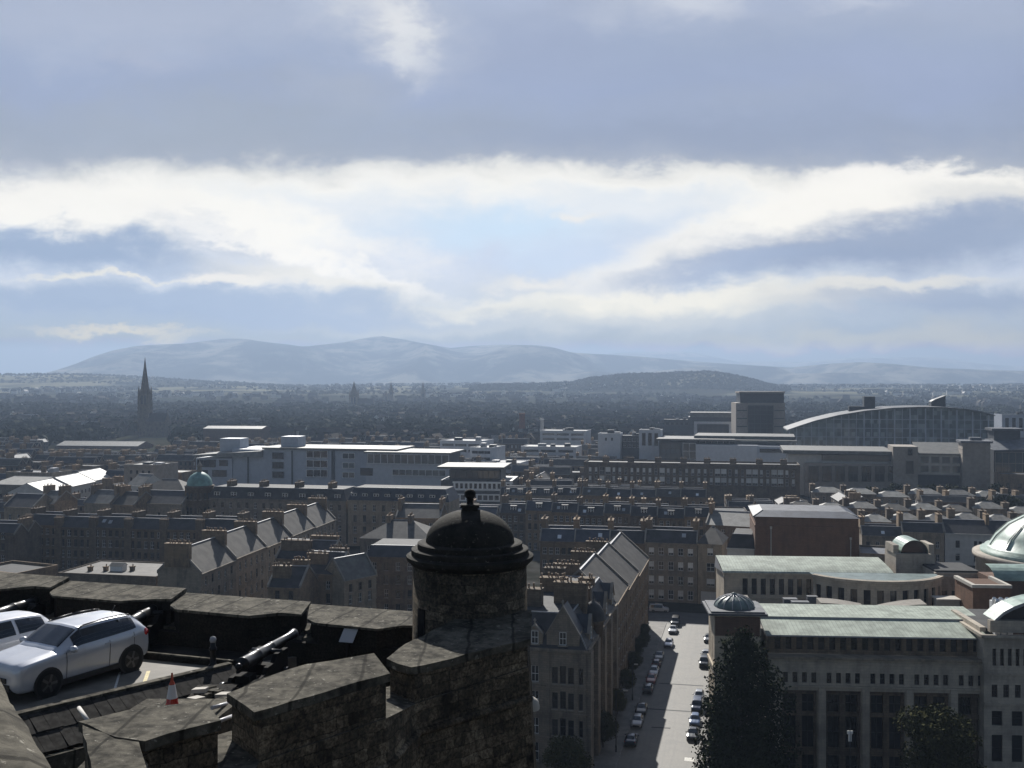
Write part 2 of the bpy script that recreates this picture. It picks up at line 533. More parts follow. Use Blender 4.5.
leafy('leaf_dark', (0.014, 0.021, 0.011), (0.026, 0.034, 0.016))
leafy('leaf_mid', (0.024, 0.034, 0.016), (0.045, 0.05, 0.021))
leafy('leaf_olive', (0.05, 0.055, 0.026), (0.085, 0.08, 0.036))
rubble('castle_rubble', [(0.03, 0.026, 0.021), (0.15, 0.12, 0.086), (0.095, 0.08, 0.06), (0.2, 0.16, 0.112), (0.27, 0.215, 0.15), (0.36, 0.3, 0.215)], 1.0, 1.0, 0.2)
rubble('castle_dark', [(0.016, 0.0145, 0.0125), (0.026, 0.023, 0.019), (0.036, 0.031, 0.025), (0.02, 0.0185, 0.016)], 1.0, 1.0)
slabs('coping_stone', (0.15, 0.137, 0.11), (0.032, 0.03, 0.025), (0.34, 0.32, 0.27), 0.97)
slabs('dome_stone', (0.04, 0.037, 0.031), (0.016, 0.0155, 0.014), (0.15, 0.14, 0.115), joints=0.0)


def glass_mat(name, col, rough=0.12, spec=0.5):
    m, t, b = principled(name)
    r = t.new('ShaderNodeObjectInfo').outputs['Random']
    c = t.mix(1.0, col, t.ramp(r, [(0, (0.5,) * 3), (1, (1.5,) * 3)]), 'MULTIPLY')
    t.link(c, b.inputs['Base Color'])
    b.inputs['Roughness'].default_value = rough
    b.inputs['Specular IOR Level'].default_value = spec
    return m


glass_mat('glass_dark', (0.018, 0.02, 0.023))
glass_mat('glass_blue', (0.035, 0.05, 0.058), 0.1, 0.8)
m, t, b = principled('glass_hall')
co = t.new('ShaderNodeTexCoord').outputs['Object']
x, y, z = t.sep(co)
wn = t.new('ShaderNodeTexWhiteNoise', noise_dimensions='2D')
t.link(t.comb(t.math('FLOOR', t.math('DIVIDE', x, 2.1)), t.math('FLOOR', t.math('DIVIDE', z, 2.6)), 0.0), wn.inputs['Vector'])
t.link(t.ramp(wn.outputs['Value'], [(0, (0.05, 0.066, 0.07)), (0.55, (0.1, 0.13, 0.14)), (0.85, (0.17, 0.21, 0.22)), (1, (0.3, 0.33, 0.33))]), b.inputs['Base Color'])
b.inputs['Roughness'].default_value = 0.12
glass_mat('glass_car', (0.012, 0.014, 0.017), 0.05, 0.7)
glass_mat('lamp_glass', (0.5, 0.52, 0.54), 0.1, 0.6)


def facade_pattern(name, wall_col, win_col, bw, bh):
    """far tenement fronts too small to model window by window"""
    m, t, b = principled(name)
    co = t.new('ShaderNodeTexCoord').outputs['Object']
    x, y, z = t.sep(co)
    nx = t.new('ShaderNodeNewGeometry').outputs['Normal']
    fx = t.math('FRACT', t.math('DIVIDE', t.math('ADD', x, y), bw))
    fz = t.math('FRACT', t.math('DIVIDE', z, bh))
    mx = t.math('MULTIPLY', t.math('GREATER_THAN', fx, 0.32), t.math('LESS_THAN', fx, 0.70))
    mz = t.math('MULTIPLY', t.math('GREATER_THAN', fz, 0.28), t.math('LESS_THAN', fz, 0.84))
    msk = t.math('MULTIPLY', mx, mz)
    ix = t.math('FLOOR', t.math('DIVIDE', t.math('ADD', x, y), bw))
    iz = t.math('FLOOR', t.math('DIVIDE', z, bh))
    wn = t.new('ShaderNodeTexWhiteNoise', noise_dimensions='2D')
    t.link(t.comb(ix, iz, 0.0), wn.inputs['Vector'])
    wc = t.mix(t.math('GREATER_THAN', wn.outputs['Value'], 0.84), win_col, (0.32, 0.32, 0.32))
    f = t.noise(co, 0.5, 5, 0.65)
    c = t.mix(t.smooth(f, 0.35, 0.65), tuple(v * 0.6 for v in wall_col), wall_col)
    r = t.new('ShaderNodeObjectInfo').outputs['Random']
    c = t.mix(1.0, c, t.ramp(r, [(0, (0.65, 0.65, 0.67)), (0.6, (1, 0.98, 0.95)), (1, (1.35, 1.25, 1.1))]), 'MULTIPLY')
    c = t.mix(msk, c, wc)
    t.link(c, b.inputs['Base Color'])
    b.inputs['Roughness'].default_value = 0.85
    b.inputs['Specular IOR Level'].default_value = 0.25
    return m


facade_pattern('far_front', (0.16, 0.13, 0.1), (0.02, 0.02, 0.022), 2.9, 3.3)


# ------------------------------------------------------------------ mesh helpers
class MB:
    def __init__(self):
        self.v, self.f, self.m = [], [], []
        self.cur = 0
        self.smooth = set()

    def quad(self, *pts, m=None):
        i = len(self.v)
        self.v += [tuple(p) for p in pts]
        self.f.append(tuple(range(i, i + len(pts))))
        self.m.append(self.cur if m is None else m)

    def box(self, x0, x1, y0, y1, z0, z1, m=None, skip=''):
        i = len(self.v)
        self.v += [(x0, y0, z0), (x1, y0, z0), (x1, y1, z0), (x0, y1, z0), (x0, y0, z1), (x1, y0, z1), (x1, y1, z1), (x0, y1, z1)]
        fs = {'b': (3, 2, 1, 0), 't': (4, 5, 6, 7), 'f': (0, 1, 5, 4), 'r': (1, 2, 6, 5), 'k': (2, 3, 7, 6), 'l': (3, 0, 4, 7)}
        for kx, q in fs.items():
            if kx not in skip:
                self.f.append(tuple(i + a for a in q))
                self.m.append(self.cur if m is None else m)

    def prism(self, poly, z0, z1, m=None, top=None):
        """vertical prism over a counter-clockwise polygon; top may be a list of z"""
        n = len(poly)
        i = len(self.v)
        zt = top or [z1] * n
        self.v += [(p[0], p[1], z0) for p in poly] + [(p[0], p[1], z) for p, z in zip(poly, zt)]
        mm = self.cur if m is None else m
        self.f.append(tuple(i + a for a in reversed(range(n)))); self.m.append(mm)
        self.f.append(tuple(i + n + a for a in range(n))); self.m.append(mm)
        for a in range(n):
            b = (a + 1) % n
            self.f.append((i + a, i + b, i + n + b, i + n + a)); self.m.append(mm)

    def lathe(self, prof, seg=24, c=(0, 0), m=None, a0=0.0, a1=2 * math.pi, smooth=True):
        """prof: list of (r, z) bottom to top around a vertical axis"""
        full = abs(a1 - a0 - 2 * math.pi) < 1e-6
        ns = seg if full else seg + 1
        i = len(self.v)
        for r, z in prof:
            for s in range(ns):
                a = a0 + (a1 - a0) * s / seg
                self.v.append((c[0] + r * math.cos(a), c[1] + r * math.sin(a), z))
        mm = self.cur if m is None else m
        for q in range(len(prof) - 1):
            for s in range(seg):
                s2 = (s + 1) % ns
                if smooth: self.smooth.add(len(self.f))
                self.f.append((i + q * ns + s, i + q * ns + s2, i + (q + 1) * ns + s2, i + (q + 1) * ns + s)); self.m.append(mm)

    def tube(self, p, q, r0, r1=None, seg=8, m=None, cap=True):
        p, q = Vector(p), Vector(q)
        r1 = r0 if r1 is None else r1
        d = (q - p).normalized()
        a = d.orthogonal().normalized()
        b = d.cross(a)
        i = len(self.v)
        for c, r in ((p, r0), (q, r1)):
            for s in range(seg):
                t = 2 * math.pi * s / seg
                self.v.append(tuple(c + a * (r * math.cos(t)) + b * (r * math.sin(t))))
        mm = self.cur if m is None else m
        for s in range(seg):
            s2 = (s + 1) % seg
            self.smooth.add(len(self.f))
            self.f.append((i + s, i + s2, i + seg + s2, i + seg + s)); self.m.append(mm)
        if cap:
            self.f.append(tuple(i + s for s in reversed(range(seg)))); self.m.append(mm)
            self.f.append(tuple(i + seg + s for s in range(seg))); self.m.append(mm)

    def mesh(self, name, mats):
        me = bpy.data.meshes.new(name)
        me.from_pydata(self.v, [], self.f)
        for x in mats:
            me.materials.append(MATS[x] if isinstance(x, str) else x)
        if len(mats) > 1:
            me.polygons.foreach_set('material_index', self.m)
        if self.smooth:
            sm = np.zeros(len(self.f), dtype=bool)
            sm[list(self.smooth)] = True
            me.polygons.foreach_set('use_smooth', sm)
        me.update()
        return me

    def build(self, name, mats, parent=None, loc=(0, 0, 0), rz=0.0):
        return put(name, self.mesh(name, mats if isinstance(mats, (list, tuple)) else [mats]), parent, loc, rz)


def put(name, me, parent=None, loc=(0, 0, 0), rz=0.0):
    o = bpy.data.objects.new(name, me)
    COL.objects.link(o)
    o.location = loc
    o.rotation_euler = (0, 0, rz)
    if parent is not None:
        o.parent = parent
    return o


def tag(o, label=None, cat=None, group=None, kind=None):
    if label: o['label'] = label
    if cat: o['category'] = cat
    if group: o['group'] = group
    if kind: o['kind'] = kind
    return o


def thing(name, label, cat, loc=(0, 0, 0), rz=0.0, group=None):
    return tag(put(name, None, None, loc, rz), label, cat, group)


def copy_tree(o, parent=None):
    c = o.copy()
    COL.objects.link(c)
    if parent is not None:
        c.parent = parent
    for ch in list(o.children):
        copy_tree(ch, c)
    return c


def at(px, py, D):
    """the world point seen at picture position (px, py) from the look-out, D metres out"""
    return Vector(((px - 512) / 1000.0 * D, D, EYE - (py - 384) / 1000.0 * D))


def zat(py, D):
    return EYE - (py - 384) / 1000.0 * D


def xat(px, D):
    return (px - 512) / 1000.0 * D


ORD = ['first', 'second', 'third', 'fourth', 'fifth', 'sixth', 'seventh', 'eighth', 'ninth', 'tenth', 'eleventh', 'twelfth',
       'thirteenth', 'fourteenth', 'fifteenth', 'sixteenth']

# ------------------------------------------------------------------ the land


def sstep(x, a, b):
    t = np.clip((x - a) / (b - a), 0, 1)
    return t * t * (3 - 2 * t)


def interp(xs, pts):
    return np.interp(xs, [p[0] for p in pts], [p[1] for p in pts])


def vnoise(x, y, s, seed=0):
    """cheap smooth value noise on arrays"""
    x = np.asarray(x) / s + seed * 17.3
    y = np.asarray(y) / s + seed * 9.1
    xi, yi = np.floor(x), np.floor(y)
    fx, fy = x - xi, y - yi
    fx, fy = fx * fx * (3 - 2 * fx), fy * fy * (3 - 2 * fy)
    def h(a, b):
        return (np.sin(a * 127.1 + b * 311.7 + seed * 3.3) * 43758.5453) % 1.0
    return (h(xi, yi) * (1 - fx) + h(xi + 1, yi) * fx) * (1 - fy) + (h(xi, yi + 1) * (1 - fx) + h(xi + 1, yi + 1) * fx) * fy


BRAID = [(-200, 378), (0, 375.5), (60, 374.5), (110, 376), (150, 379), (190, 381), (230, 383.5), (270, 386), (330, 390)]
CRAIG = [(430, 389), (480, 386.5), (540, 386), (572, 384.5), (590, 380), (620, 376.5), (655, 375), (690, 374), (706, 372.6), (722, 374.5), (745, 379), (765, 385), (800, 389)]


def terrain(x, y):
    x = np.asarray(x, float); y = np.asarray(y, float)
    r = np.sqrt(x * x + y * y)
    z = 47.0 * sstep(r, 1100, 4600) * (y > -500)
    z = z + (vnoise(x, y, 900, 1) - 0.5) * 10 * sstep(r, 1400, 2600)
    px = 512 + 1000 * x / np.maximum(y, 1.0)
    hb = (384 - interp(px, BRAID)) / 1000 * 4300 + 55
    wb = np.exp(-((y - 4300) / 520.0) ** 2) * (y > 0) * sstep(-px, -320, -260)
    z = np.maximum(z, np.where(y > 500, z * (1 - wb) + (hb + (vnoise(x, y, 130, 4) - 0.5) * 8) * wb, z))
    hc = (384 - interp(px, CRAIG)) / 1000 * 3500 + 55
    wc = np.exp(-((y - 3500) / 330.0) ** 2) * (y > 0) * sstep(px, 440, 500) * sstep(-px, -810, -760)
    z = np.maximum(z, np.where(y > 500, z * (1 - wc) + (hc + (vnoise(x, y, 90, 5) - 0.5) * 6) * wc, z))
    return z


rad = np.concatenate([np.linspace(20, 1000, 25), np.linspace(1060, 5600, 110), np.linspace(5750, 13100, 26)])
angs = np.unique(np.concatenate([np.linspace(-34, 34, 190), np.linspace(34, 326, 60)]))
aa = np.radians(angs[:-1] if angs[-1] - angs[0] >= 360 else angs)
Rr, Aa = np.meshgrid(rad, aa, indexing='ij')
gx, gy = Rr * np.sin(Aa), Rr * np.cos(Aa)
gz = terrain(gx, gy)
na = len(aa)
verts = [(0, 0, 0.0)] + list(map(tuple, np.stack([gx.ravel(), gy.ravel(), gz.ravel()], 1)))
faces = []
for j in range(na):
    faces.append((0, 1 + (j + 1) % na, 1 + j))
for i in range(len(rad) - 1):
    for j in range(na):
        j2 = (j + 1) % na
        faces.append((1 + i * na + j, 1 + i * na + j2, 1 + (i + 1) * na + j2, 1 + (i + 1) * na + j))
gm, t, b = principled('ground_cover')
co = t.new('ShaderNodeTexCoord').outputs['Object']
gfar = t.noise(co, 0.004, 6, 0.6)
gnear = t.noise(co, 0.06, 5, 0.65)
c = t.mix(t.smooth(gfar, 0.42, 0.58), (0.016, 0.02, 0.013), (0.035, 0.034, 0.021))
c = t.mix(t.math('MULTIPLY', t.smooth(gnear, 0.4, 0.65), 0.6), c, (0.03, 0.03, 0.028))
gx_, gy_, gz_ = t.sep(co)
rr_ = t.math('SQRT', t.math('ADD', t.math('MULTIPLY', gx_, gx_), t.math('MULTIPLY', gy_, gy_)))
c = t.mix(t.math('MULTIPLY', t.smooth(rr_, 2400, 3400), t.smooth(t.noise(co, 0.0035, 4, 0.5), 0.45, 0.58)), c, (0.16, 0.15, 0.10))
c = t.mix(t.math('MULTIPLY', t.smooth(rr_, 900, 500), t.smooth(gnear, 0.62, 0.45)), c, (0.06, 0.058, 0.054))
t.link(c, b.inputs['Base Color'])
b.inputs['Roughness'].default_value = 1.0
b.inputs['Specular IOR Level'].default_value = 0.0
me = bpy.data.meshes.new('ground')
me.from_pydata(verts, [], faces)
me.materials.append(gm)
me.polygons.foreach_set('use_smooth', np.ones(len(faces), bool))
g_ob = put('ground', me)
tag(g_ob, kind='structure')

# the range of hills on the horizon
PENT = [(-500, 366), (-150, 372), (0, 376), (40, 374.5), (58, 369.5), (75, 364), (92, 357), (112, 350.5), (135, 346), (160, 344.5), (186, 343.5), (205, 341), (225, 338.5), (245, 338.5),
        (262, 341.5), (285, 344), (304, 346.5), (322, 344.5), (345, 342), (362, 338.5), (382, 336), (402, 339), (425, 343.5), (450, 348), (470, 346), (500, 344.5), (535, 345), (552, 347),
        (572, 352.5), (598, 354), (640, 356.5), (690, 361), (740, 364.5), (790, 367.5), (830, 363.5), (862, 362), (895, 364), (930, 367.5), (980, 369.5), (1030, 371), (1200, 374), (1600, 378)]
FARH = [(-500, 386), (560, 380), (590, 357), (620, 352.5), (650, 352.5), (690, 352), (715, 357), (740, 362), (775, 361.5), (800, 362), (830, 360), (850, 358), (900, 357.2), (935, 357), (955, 359.5), (985, 364), (1030, 367), (1300, 374)]


def hill_mesh(name, prof, y0, yc, y1, nx, ny, mat, rough_amp):
    pxs = np.linspace(-420, 1440, nx)
    ys = np.concatenate([np.linspace(y0, yc, ny), np.linspace(yc, y1, ny // 3)[1:]])
    PX, Y = np.meshgrid(pxs, ys, indexing='ij')
    X = (PX - 512) / 1000 * Y
    crest = (384 - interp(PX, prof)) / 1000 * yc + EYE
    f = np.where(Y < yc, sstep(Y, y0, yc) ** 0.85, 1 - 0.9 * sstep(Y, yc, y1))
    spur = np.abs(vnoise(X, Y * 0.5, 620, 2) - 0.5) * 2
    spur2 = vnoise(X, Y, 240, 3)
    side = f * (1 - f) * 4
    Z = 25 + (crest - 25) * f + side * ((0.5 - spur) * 1.3 + (spur2 - 0.5) * 0.5) * rough_amp
    Z = np.where(np.abs(Y - yc) < 1, crest, np.minimum(Z, EYE + (crest - EYE) * Y / yc - 2 * (Y < yc)))
    v = list(map(tuple, np.stack([X.ravel(), Y.ravel(), Z.ravel()], 1)))
    nyy = len(ys)
    fs = [(i * nyy + j, (i + 1) * nyy + j, (i + 1) * nyy + j + 1, i * nyy + j + 1) for i in range(nx - 1) for j in range(nyy - 1)]
    me = bpy.data.meshes.new(name)
    me.from_pydata(v, [], fs)
    me.materials.append(mat)
    me.polygons.foreach_set('use_smooth', np.ones(len(fs), bool))
    return tag(put(name, me), kind='structure')


hm, t, b = principled('moor')
co = t.new('ShaderNodeTexCoord').outputs['Object']
c = t.mix(t.smooth(t.noise(co, 0.0022, 6, 0.6), 0.42, 0.6), (0.03, 0.031, 0.03), (0.21, 0.19, 0.15))
c = t.mix(t.math('MULTIPLY', t.smooth(t.noise(co, 0.008, 4, 0.6), 0.5, 0.6), 0.6), c, (0.025, 0.03, 0.025))
t.link(c, b.inputs['Base Color'])
b.inputs['Roughness'].default_value = 1.0
b.inputs['Specular IOR Level'].default_value = 0.0
hill_mesh('hills', PENT, 5900, 8600, 10200, 300, 46, hm, 170)
hill_mesh('far_hills', FARH, 10400, 12200, 12900, 200, 20, hm, 60)
# ------------------------------------------------------------------ building kit
_cache = {}


def window_mesh(w, h, style):
    """sash window set back in its opening; origin at the middle of the sill, front face towards -Y"""
    key = ('win', round(w, 2), round(h, 2), style)
    if key in _cache: return _cache[key]
    mb = MB()
    d = 0.0
    mb.quad((-w / 2, d + .06, 0), (w / 2, d + .06, 0), (w / 2, d + .06, h), (-w / 2, d + .06, h), m=1)
    fr = 0.07 if style != 'bare' else 0.045
    mb.box(-w / 2, -w / 2 + fr, d, d + .05, 0, h, m=0)
    mb.box(w / 2 - fr, w / 2, d, d + .05, 0, h, m=0)
    mb.box(-w / 2 + fr, w / 2 - fr, d, d + .05, 0, fr, m=0)
    mb.box(-w / 2 + fr, w / 2 - fr, d, d + .05, h - fr, h, m=0)
    mb.box(-w / 2 + fr, w / 2 - fr, d - .01, d + .05, h * .5 - fr / 2, h * .5 + fr / 2, m=0)
    if w > 0.9 and style != 'bare':
        mb.box(-fr * .35, fr * .35, d + .005, d + .05, fr, h - fr, m=0)
    if style == 'blind':
        mb.box(-w / 2 + fr, w / 2 - fr, d + .03, d + .055, h * .32, h - fr, m=2)
    if style in ('sill', 'blind', 'white', 'mid'):
        mb.box(-w / 2 - .1, w / 2 + .1, d - .34, d - .02, -.16, -.003, m=3)
    fm = {'white': 'frame_white', 'blind': 'frame_white', 'mid': 'frame_white', 'sill': 'frame_dark', 'bare': 'frame_dark'}[style]
    me = mb.mesh('window', [fm, 'glass_dark', 'blind_white', 'stone_trim'])
    _cache[key] = me
    return me


def chimney_mesh(L, T, H, pots, mat='sandstone_brown'):
    """stack L long (along X) by T thick; origin on the roof"""
    key = ('chim', round(L, 1), round(T, 1), round(H, 1), pots, mat)
    if key in _cache: return _cache[key]
    mb = MB()
    mb.box(-L / 2, L / 2, -T / 2, T / 2, -2.5, H - .25, m=0)
    mb.box(-L / 2 - .1, L / 2 + .1, -T / 2 - .1, T / 2 + .1, H - .25, H, m=0)
    for i in range(pots):
        x = -L / 2 + (i + .5 + .22 * math.sin(i * 2.7 + L)) * L / pots
        if (i * 7 + int(L * 10)) % 9 == 4: continue
        hh = .55 + .25 * ((i * 37) % 5) / 5
        mb.lathe([(.15, H), (.12, H + hh * .75), (.17, H + hh * .8), (.17, H + hh), (.07, H + hh)], 7, (x, 0), m=1)
    me = mb.mesh('chimney', [mat, 'pot_clay'])
    _cache[key] = me
    return me


def dormer_mesh(w, h, d, roof='slate_roof', face='render_pale'):
    """roof dormer: box with pitched cap, two sashes; origin mid-bottom of its face"""
    key = ('dorm', round(w, 1), round(h, 1), round(d, 1), roof, face)
    if key in _cache: return _cache[key]
    mb = MB()
    mb.box(-w / 2, w / 2, 0, d, -.5, h, m=0)
    mb.box(-w / 2 - .18, w / 2 + .18, -.22, d, h + .003, h + .16, m=1)
    n = 2 if w > 1.6 else 1
    for k_ in range(n):
        x0 = (k_ - (n - 1) / 2) * w * .46
        ww = w * (.2 if n == 2 else .36)
        mb.box(x0 - ww, x0 + ww, -.04, 0.0, .12, h - .12, m=2, skip='k')
        for sz in (0, 1):
            z0_, z1_ = (.22, h * .48) if sz == 0 else (h * .52, h - .22)
            mb.box(x0 - ww + .1, x0 + ww - .1, -.06, -.041, z0_, z1_, m=3, skip='k')
    me = mb.mesh('dormer', [face, roof, 'frame_white', 'glass_dark'])
    _cache[key] = me
    return me


def rooflight_mesh(a):
    key = ('rl', round(a, 2))
    if key in _cache: return _cache[key]
    mb = MB(); c, s_ = math.cos(a), math.sin(a)
    P = lambda x, q, n: (x, q * c - n * s_, q * s_ + n * c)
    for x0, x1, q0, q1, n0, n1, m in ((-.5, .5, -.6, .6, 0, .16, 0),):
        mb.quad(P(x0, q0, n1), P(x1, q0, n1), P(x1, q1, n1), P(x0, q1, n1), m=1)
        for A, B_ in (((x0, q0), (x1, q0)), ((x1, q0), (x1, q1)), ((x1, q1), (x0, q1)), ((x0, q1), (x0, q0))):
            mb.quad(P(*A, n0 - .2), P(*B_, n0 - .2), P(*B_, n1), P(*A, n1), m=0)
    _cache[key] = mb.mesh('rooflight', ['lead_trim', 'lamp_glass'])
    return _cache[key]


def facade(mb, mp, L, z0, z1, ops, rec=0.22, m=0, mr=None, back=True):
    """a wall L long with recessed rectangular openings (ua, ub, za, zb); mp(u, z, d) -> point, d = depth inwards"""
    us = sorted({0.0, L, *[round(o[0], 3) for o in ops], *[round(o[1], 3) for o in ops]})
    zs = sorted({z0, z1, *[round(o[2], 3) for o in ops], *[round(o[3], 3) for o in ops]})
    hole = np.zeros((len(us) - 1, len(zs) - 1), bool)
    uc = np.array([(a + b) / 2 for a, b in zip(us, us[1:])])
    zc = np.array([(a + b) / 2 for a, b in zip(zs, zs[1:])])
    for o in ops:
        hole |= ((uc > o[0]) & (uc < o[1]))[:, None] & ((zc > o[2]) & (zc < o[3]))[None, :]
    for i in range(len(uc)):
        j = 0
        while j < len(zc):
            if hole[i, j]:
                j += 1
                continue
            k = j
            while k + 1 < len(zc) and not hole[i, k + 1]:
                k += 1
            a, b, c, d = us[i], us[i + 1], zs[j], zs[k + 1]
            mb.quad(mp(a, c, 0), mp(b, c, 0), mp(b, d, 0), mp(a, d, 0), m=m)
            j = k + 1
    mr = m if mr is None else mr
    for (a, b, c, d) in ops:
        mb.quad(mp(a, c, 0), mp(a, d, 0), mp(a, d, rec), mp(a, c, rec), m=mr)
        mb.quad(mp(b, c, 0), mp(b, c, rec), mp(b, d, rec), mp(b, d, 0), m=mr)
        mb.quad(mp(a, c, 0), mp(a, c, rec), mp(b, c, rec), mp(b, c, 0), m=mr)
        mb.quad(mp(a, d, 0), mp(b, d, 0), mp(b, d, rec), mp(a, d, rec), m=mr)
        if back: mb.quad(mp(a, c, rec + .07), mp(b, c, rec + .07), mp(b, d, rec + .07), mp(a, d, rec + .07), m=m)


def openings(L, n, w, floors, margin=0.0, groups=None):
    """regular bays; floors = list of (sill z, height)"""
    ops = []
    pitch = (L - 2 * margin) / n
    for zf, h in floors:
        for i in range(n):
            u = margin + (i + .5) * pitch
            ops.append((u - w / 2, u + w / 2, zf, zf + h))
    return ops


FOOT = []          # ground already taken: (x, y, r)


def taken(x, y, r):
    return any((x - a) ** 2 + (y - b2) ** 2 < (r + c) ** 2 for a, b2, c in FOOT)


def mark(p0, rz, L, dep):
    n = max(1, int(L / 8)); k = max(1, int(dep / 8))
    for i in range(n):
        for j in range(k):
            u, v = (i + .5) * L / n, (j + .5) * dep / k
            FOOT.append((p0[0] + u * math.cos(rz) - v * math.sin(rz), p0[1] + u * math.sin(rz) + v * math.cos(rz), 6.0))


def house(name, label, cat, p0, rz, L, dep, H, roof='gable', rh=3.5, wall='sandstone_dark', rmat='slate_roof', front=None, right=None, left=None,
          stacks=(), dormers=(), styles=('sill', 'mid', 'white'), group=None, z0=0.0, cornice=True, door=True, over=0.3, skew=True, noback=False, hipx=None, lights=0, piers=()):
    """one building. p0 = left end of its front line seen from the street, L along the front, dep to the back."""
    if roof == 'M': rh = max(2.4, dep * .22)
    root = thing(name, label, cat, (p0[0], p0[1], z0), rz, group)
    mark(p0, rz, L, dep)
    mb = MB()
    F = lambda u, z, d: (u, d, z)
    Rt = lambda u, z, d: (L - d, u, z)
    Lf = lambda u, z, d: (d, dep - u, z)
    Bk = lambda u, z, d: (L - u, dep - d, z)
    B0 = -2.0
    doorop = []
    facade(mb, F, L, B0, H, list(front or []))
    facade(mb, Rt, dep, B0, H, list(right or []))
    facade(mb, Lf, dep, B0, H, list(left or []))
    facade(mb, Bk, L, B0, H, [])
    if roof in ('gable',):
        for x in (0, L):
            mb.quad((x, 0, H), (x, dep, H), (x, dep / 2, H + rh)) if x else mb.quad((x, dep, H), (x, 0, H), (x, dep / 2, H + rh))
    if roof == 'M':
        for x in (0, L):
            for ya in (0, dep / 2):
                tri = [(x, ya, H), (x, ya + dep / 2, H), (x, ya + dep / 4, H + rh)]
                mb.quad(*(tri if x else tri[::-1]))
    if roof == 'gable_v':
        for y in (0, dep):
            mb.quad((L, y, H), (0, y, H), (L / 2, y, H + rh)) if y else mb.quad((0, y, H), (L, y, H), (L / 2, y, H + rh))
    if roof == 'flat':
        mb.box(0, L, -.12, .3, H + .003, H + rh); mb.box(0, L, dep - .3, dep, H + .003, H + rh)
        mb.box(-.003, .3, .3, dep - .3, H + .003, H + rh); mb.box(L - .3, L + .003, .3, dep - .3, H + .003, H + rh)
    if cornice:
        mb.box(-.1, L + .1, -.35, -.003, H - .35, H - .02)
        if right: mb.box(L + .003, L + .35, -.3, dep, H - .36, H - .025)
        zz = H * .30
        mb.box(0, L, -.1, -.004, zz, zz + .2)
    mb.build('wall', [wall], root)
    for u_, w_, h_ in piers:           # chimney breasts carried up the front
        pb = MB(); pb.box(u_ - w_ / 2, u_ + w_ / 2, -.32, 1.1, -2, H + h_); pb.box(u_ - w_ / 2 - .1, u_ + w_ / 2 + .1, -.42, 1.2, H + h_, H + h_ + .22)
        for k_ in range(5):
            pb.lathe([(.15, H + h_ + .22), (.12, H + h_ + .75), (.06, H + h_ + .75)], 7, (u_ - w_ / 2 + (k_ + .5) * w_ / 5, .4), m=1)
        pb.build('chimney_breast', [wall, 'pot_clay'], root)
    rb = MB()
    o = over
    e = .12
    if roof == 'gable':
        s = o * rh / (dep / 2)
        rb.quad((.02, -o, H - s + e), (L - .02, -o, H - s + e), (L - .02, dep / 2, H + rh + e), (.02, dep / 2, H + rh + e))
        rb.quad((.02, dep / 2, H + rh + e), (L - .02, dep / 2, H + rh + e), (L - .02, dep + o, H - s + e), (.02, dep + o, H - s + e))
        rb.quad((.02, -o, H - s), (.02, dep / 2, H + rh), (L - .02, dep / 2, H + rh), (L - .02, -o, H - s))
        rb.quad((.02, dep / 2, H + rh), (.02, dep + o, H - s), (L - .02, dep + o, H - s), (L - .02, dep / 2, H + rh))
        rb.quad((.02, -o, H - s), (L - .02, -o, H - s), (L - .02, -o, H - s + e), (.02, -o, H - s + e), m=1)
        rb.box(.02, L - .02, dep / 2 - .15, dep / 2 + .15, H + rh + e - .05, H + rh + e + .12, m=1)
        if skew:
            for x0, x1 in ((-.18, .2), (L - .2, L + .18)):
                for q in (0, 1):
                    ya, yb = (-.1, dep / 2) if q == 0 else (dep + .1, dep / 2)
                    za, zb = H + .1, H + rh + .1
                    t_ = .38
                    rb.quad((x0, ya, za + t_), (x1, ya, za + t_), (x1, yb, zb + t_), (x0, yb, zb + t_), m=2)
                    rb.quad((x0, ya, za - .1), (x0, ya, za + t_), (x0, yb, zb + t_), (x0, yb, zb - .1), m=2)
                    rb.quad((x1, ya, za - .1), (x1, yb, zb - .1), (x1, yb, zb + t_), (x1, ya, za + t_), m=2)
                    rb.quad((x0, ya, za - .1), (x1, ya, za - .1), (x1, ya, za + t_), (x0, ya, za + t_), m=2)
    elif roof == 'M':
        hd_ = dep / 4
        for ya in (0, dep / 2):
            ym, yb = ya + hd_, ya + dep / 2
            of, ob = (o, 0) if ya == 0 else (0, o)
            s = rh / hd_
            rb.quad((.02, ya - of, H - of * s + e), (L - .02, ya - of, H - of * s + e), (L - .02, ym, H + rh + e), (.02, ym, H + rh + e))
            rb.quad((.02, ym, H + rh + e), (L - .02, ym, H + rh + e), (L - .02, yb + ob, H - ob * s + e), (.02, yb + ob, H - ob * s + e))
            rb.box(.02, L - .02, ym - .13, ym + .13, H + rh + e - .05, H + rh + e + .1, m=1)
            for x0, x1 in ((-.16, .18), (L - .18, L + .16)):
                for y_a, z_a, y_b, z_b in ((ya - .1, H + .1, ym, H + rh + .1), (yb + .1, H + .1, ym, H + rh + .1)):
                    t_ = .34
                    rb.quad((x0, y_a, z_a + t_), (x1, y_a, z_a + t_), (x1, y_b, z_b + t_), (x0, y_b, z_b + t_), m=2)
                    rb.quad((x0, y_a, z_a - .1), (x0, y_a, z_a + t_), (x0, y_b, z_b + t_), (x0, y_b, z_b - .1), m=2)
                    rb.quad((x1, y_a, z_a - .1), (x1, y_b, z_b - .1), (x1, y_b, z_b + t_), (x1, y_a, z_a + t_), m=2)
                    rb.quad((x0, y_a, z_a - .1), (x1, y_a, z_a - .1), (x1, y_a, z_a + t_), (x0, y_a, z_a + t_), m=2)
        rb.quad((.02, -o, H - o * rh / hd_), (L - .02, -o, H - o * rh / hd_), (L - .02, -o, H - o * rh / hd_ + e), (.02, -o, H - o * rh / hd_ + e), m=1)
    elif roof == 'gable_v':
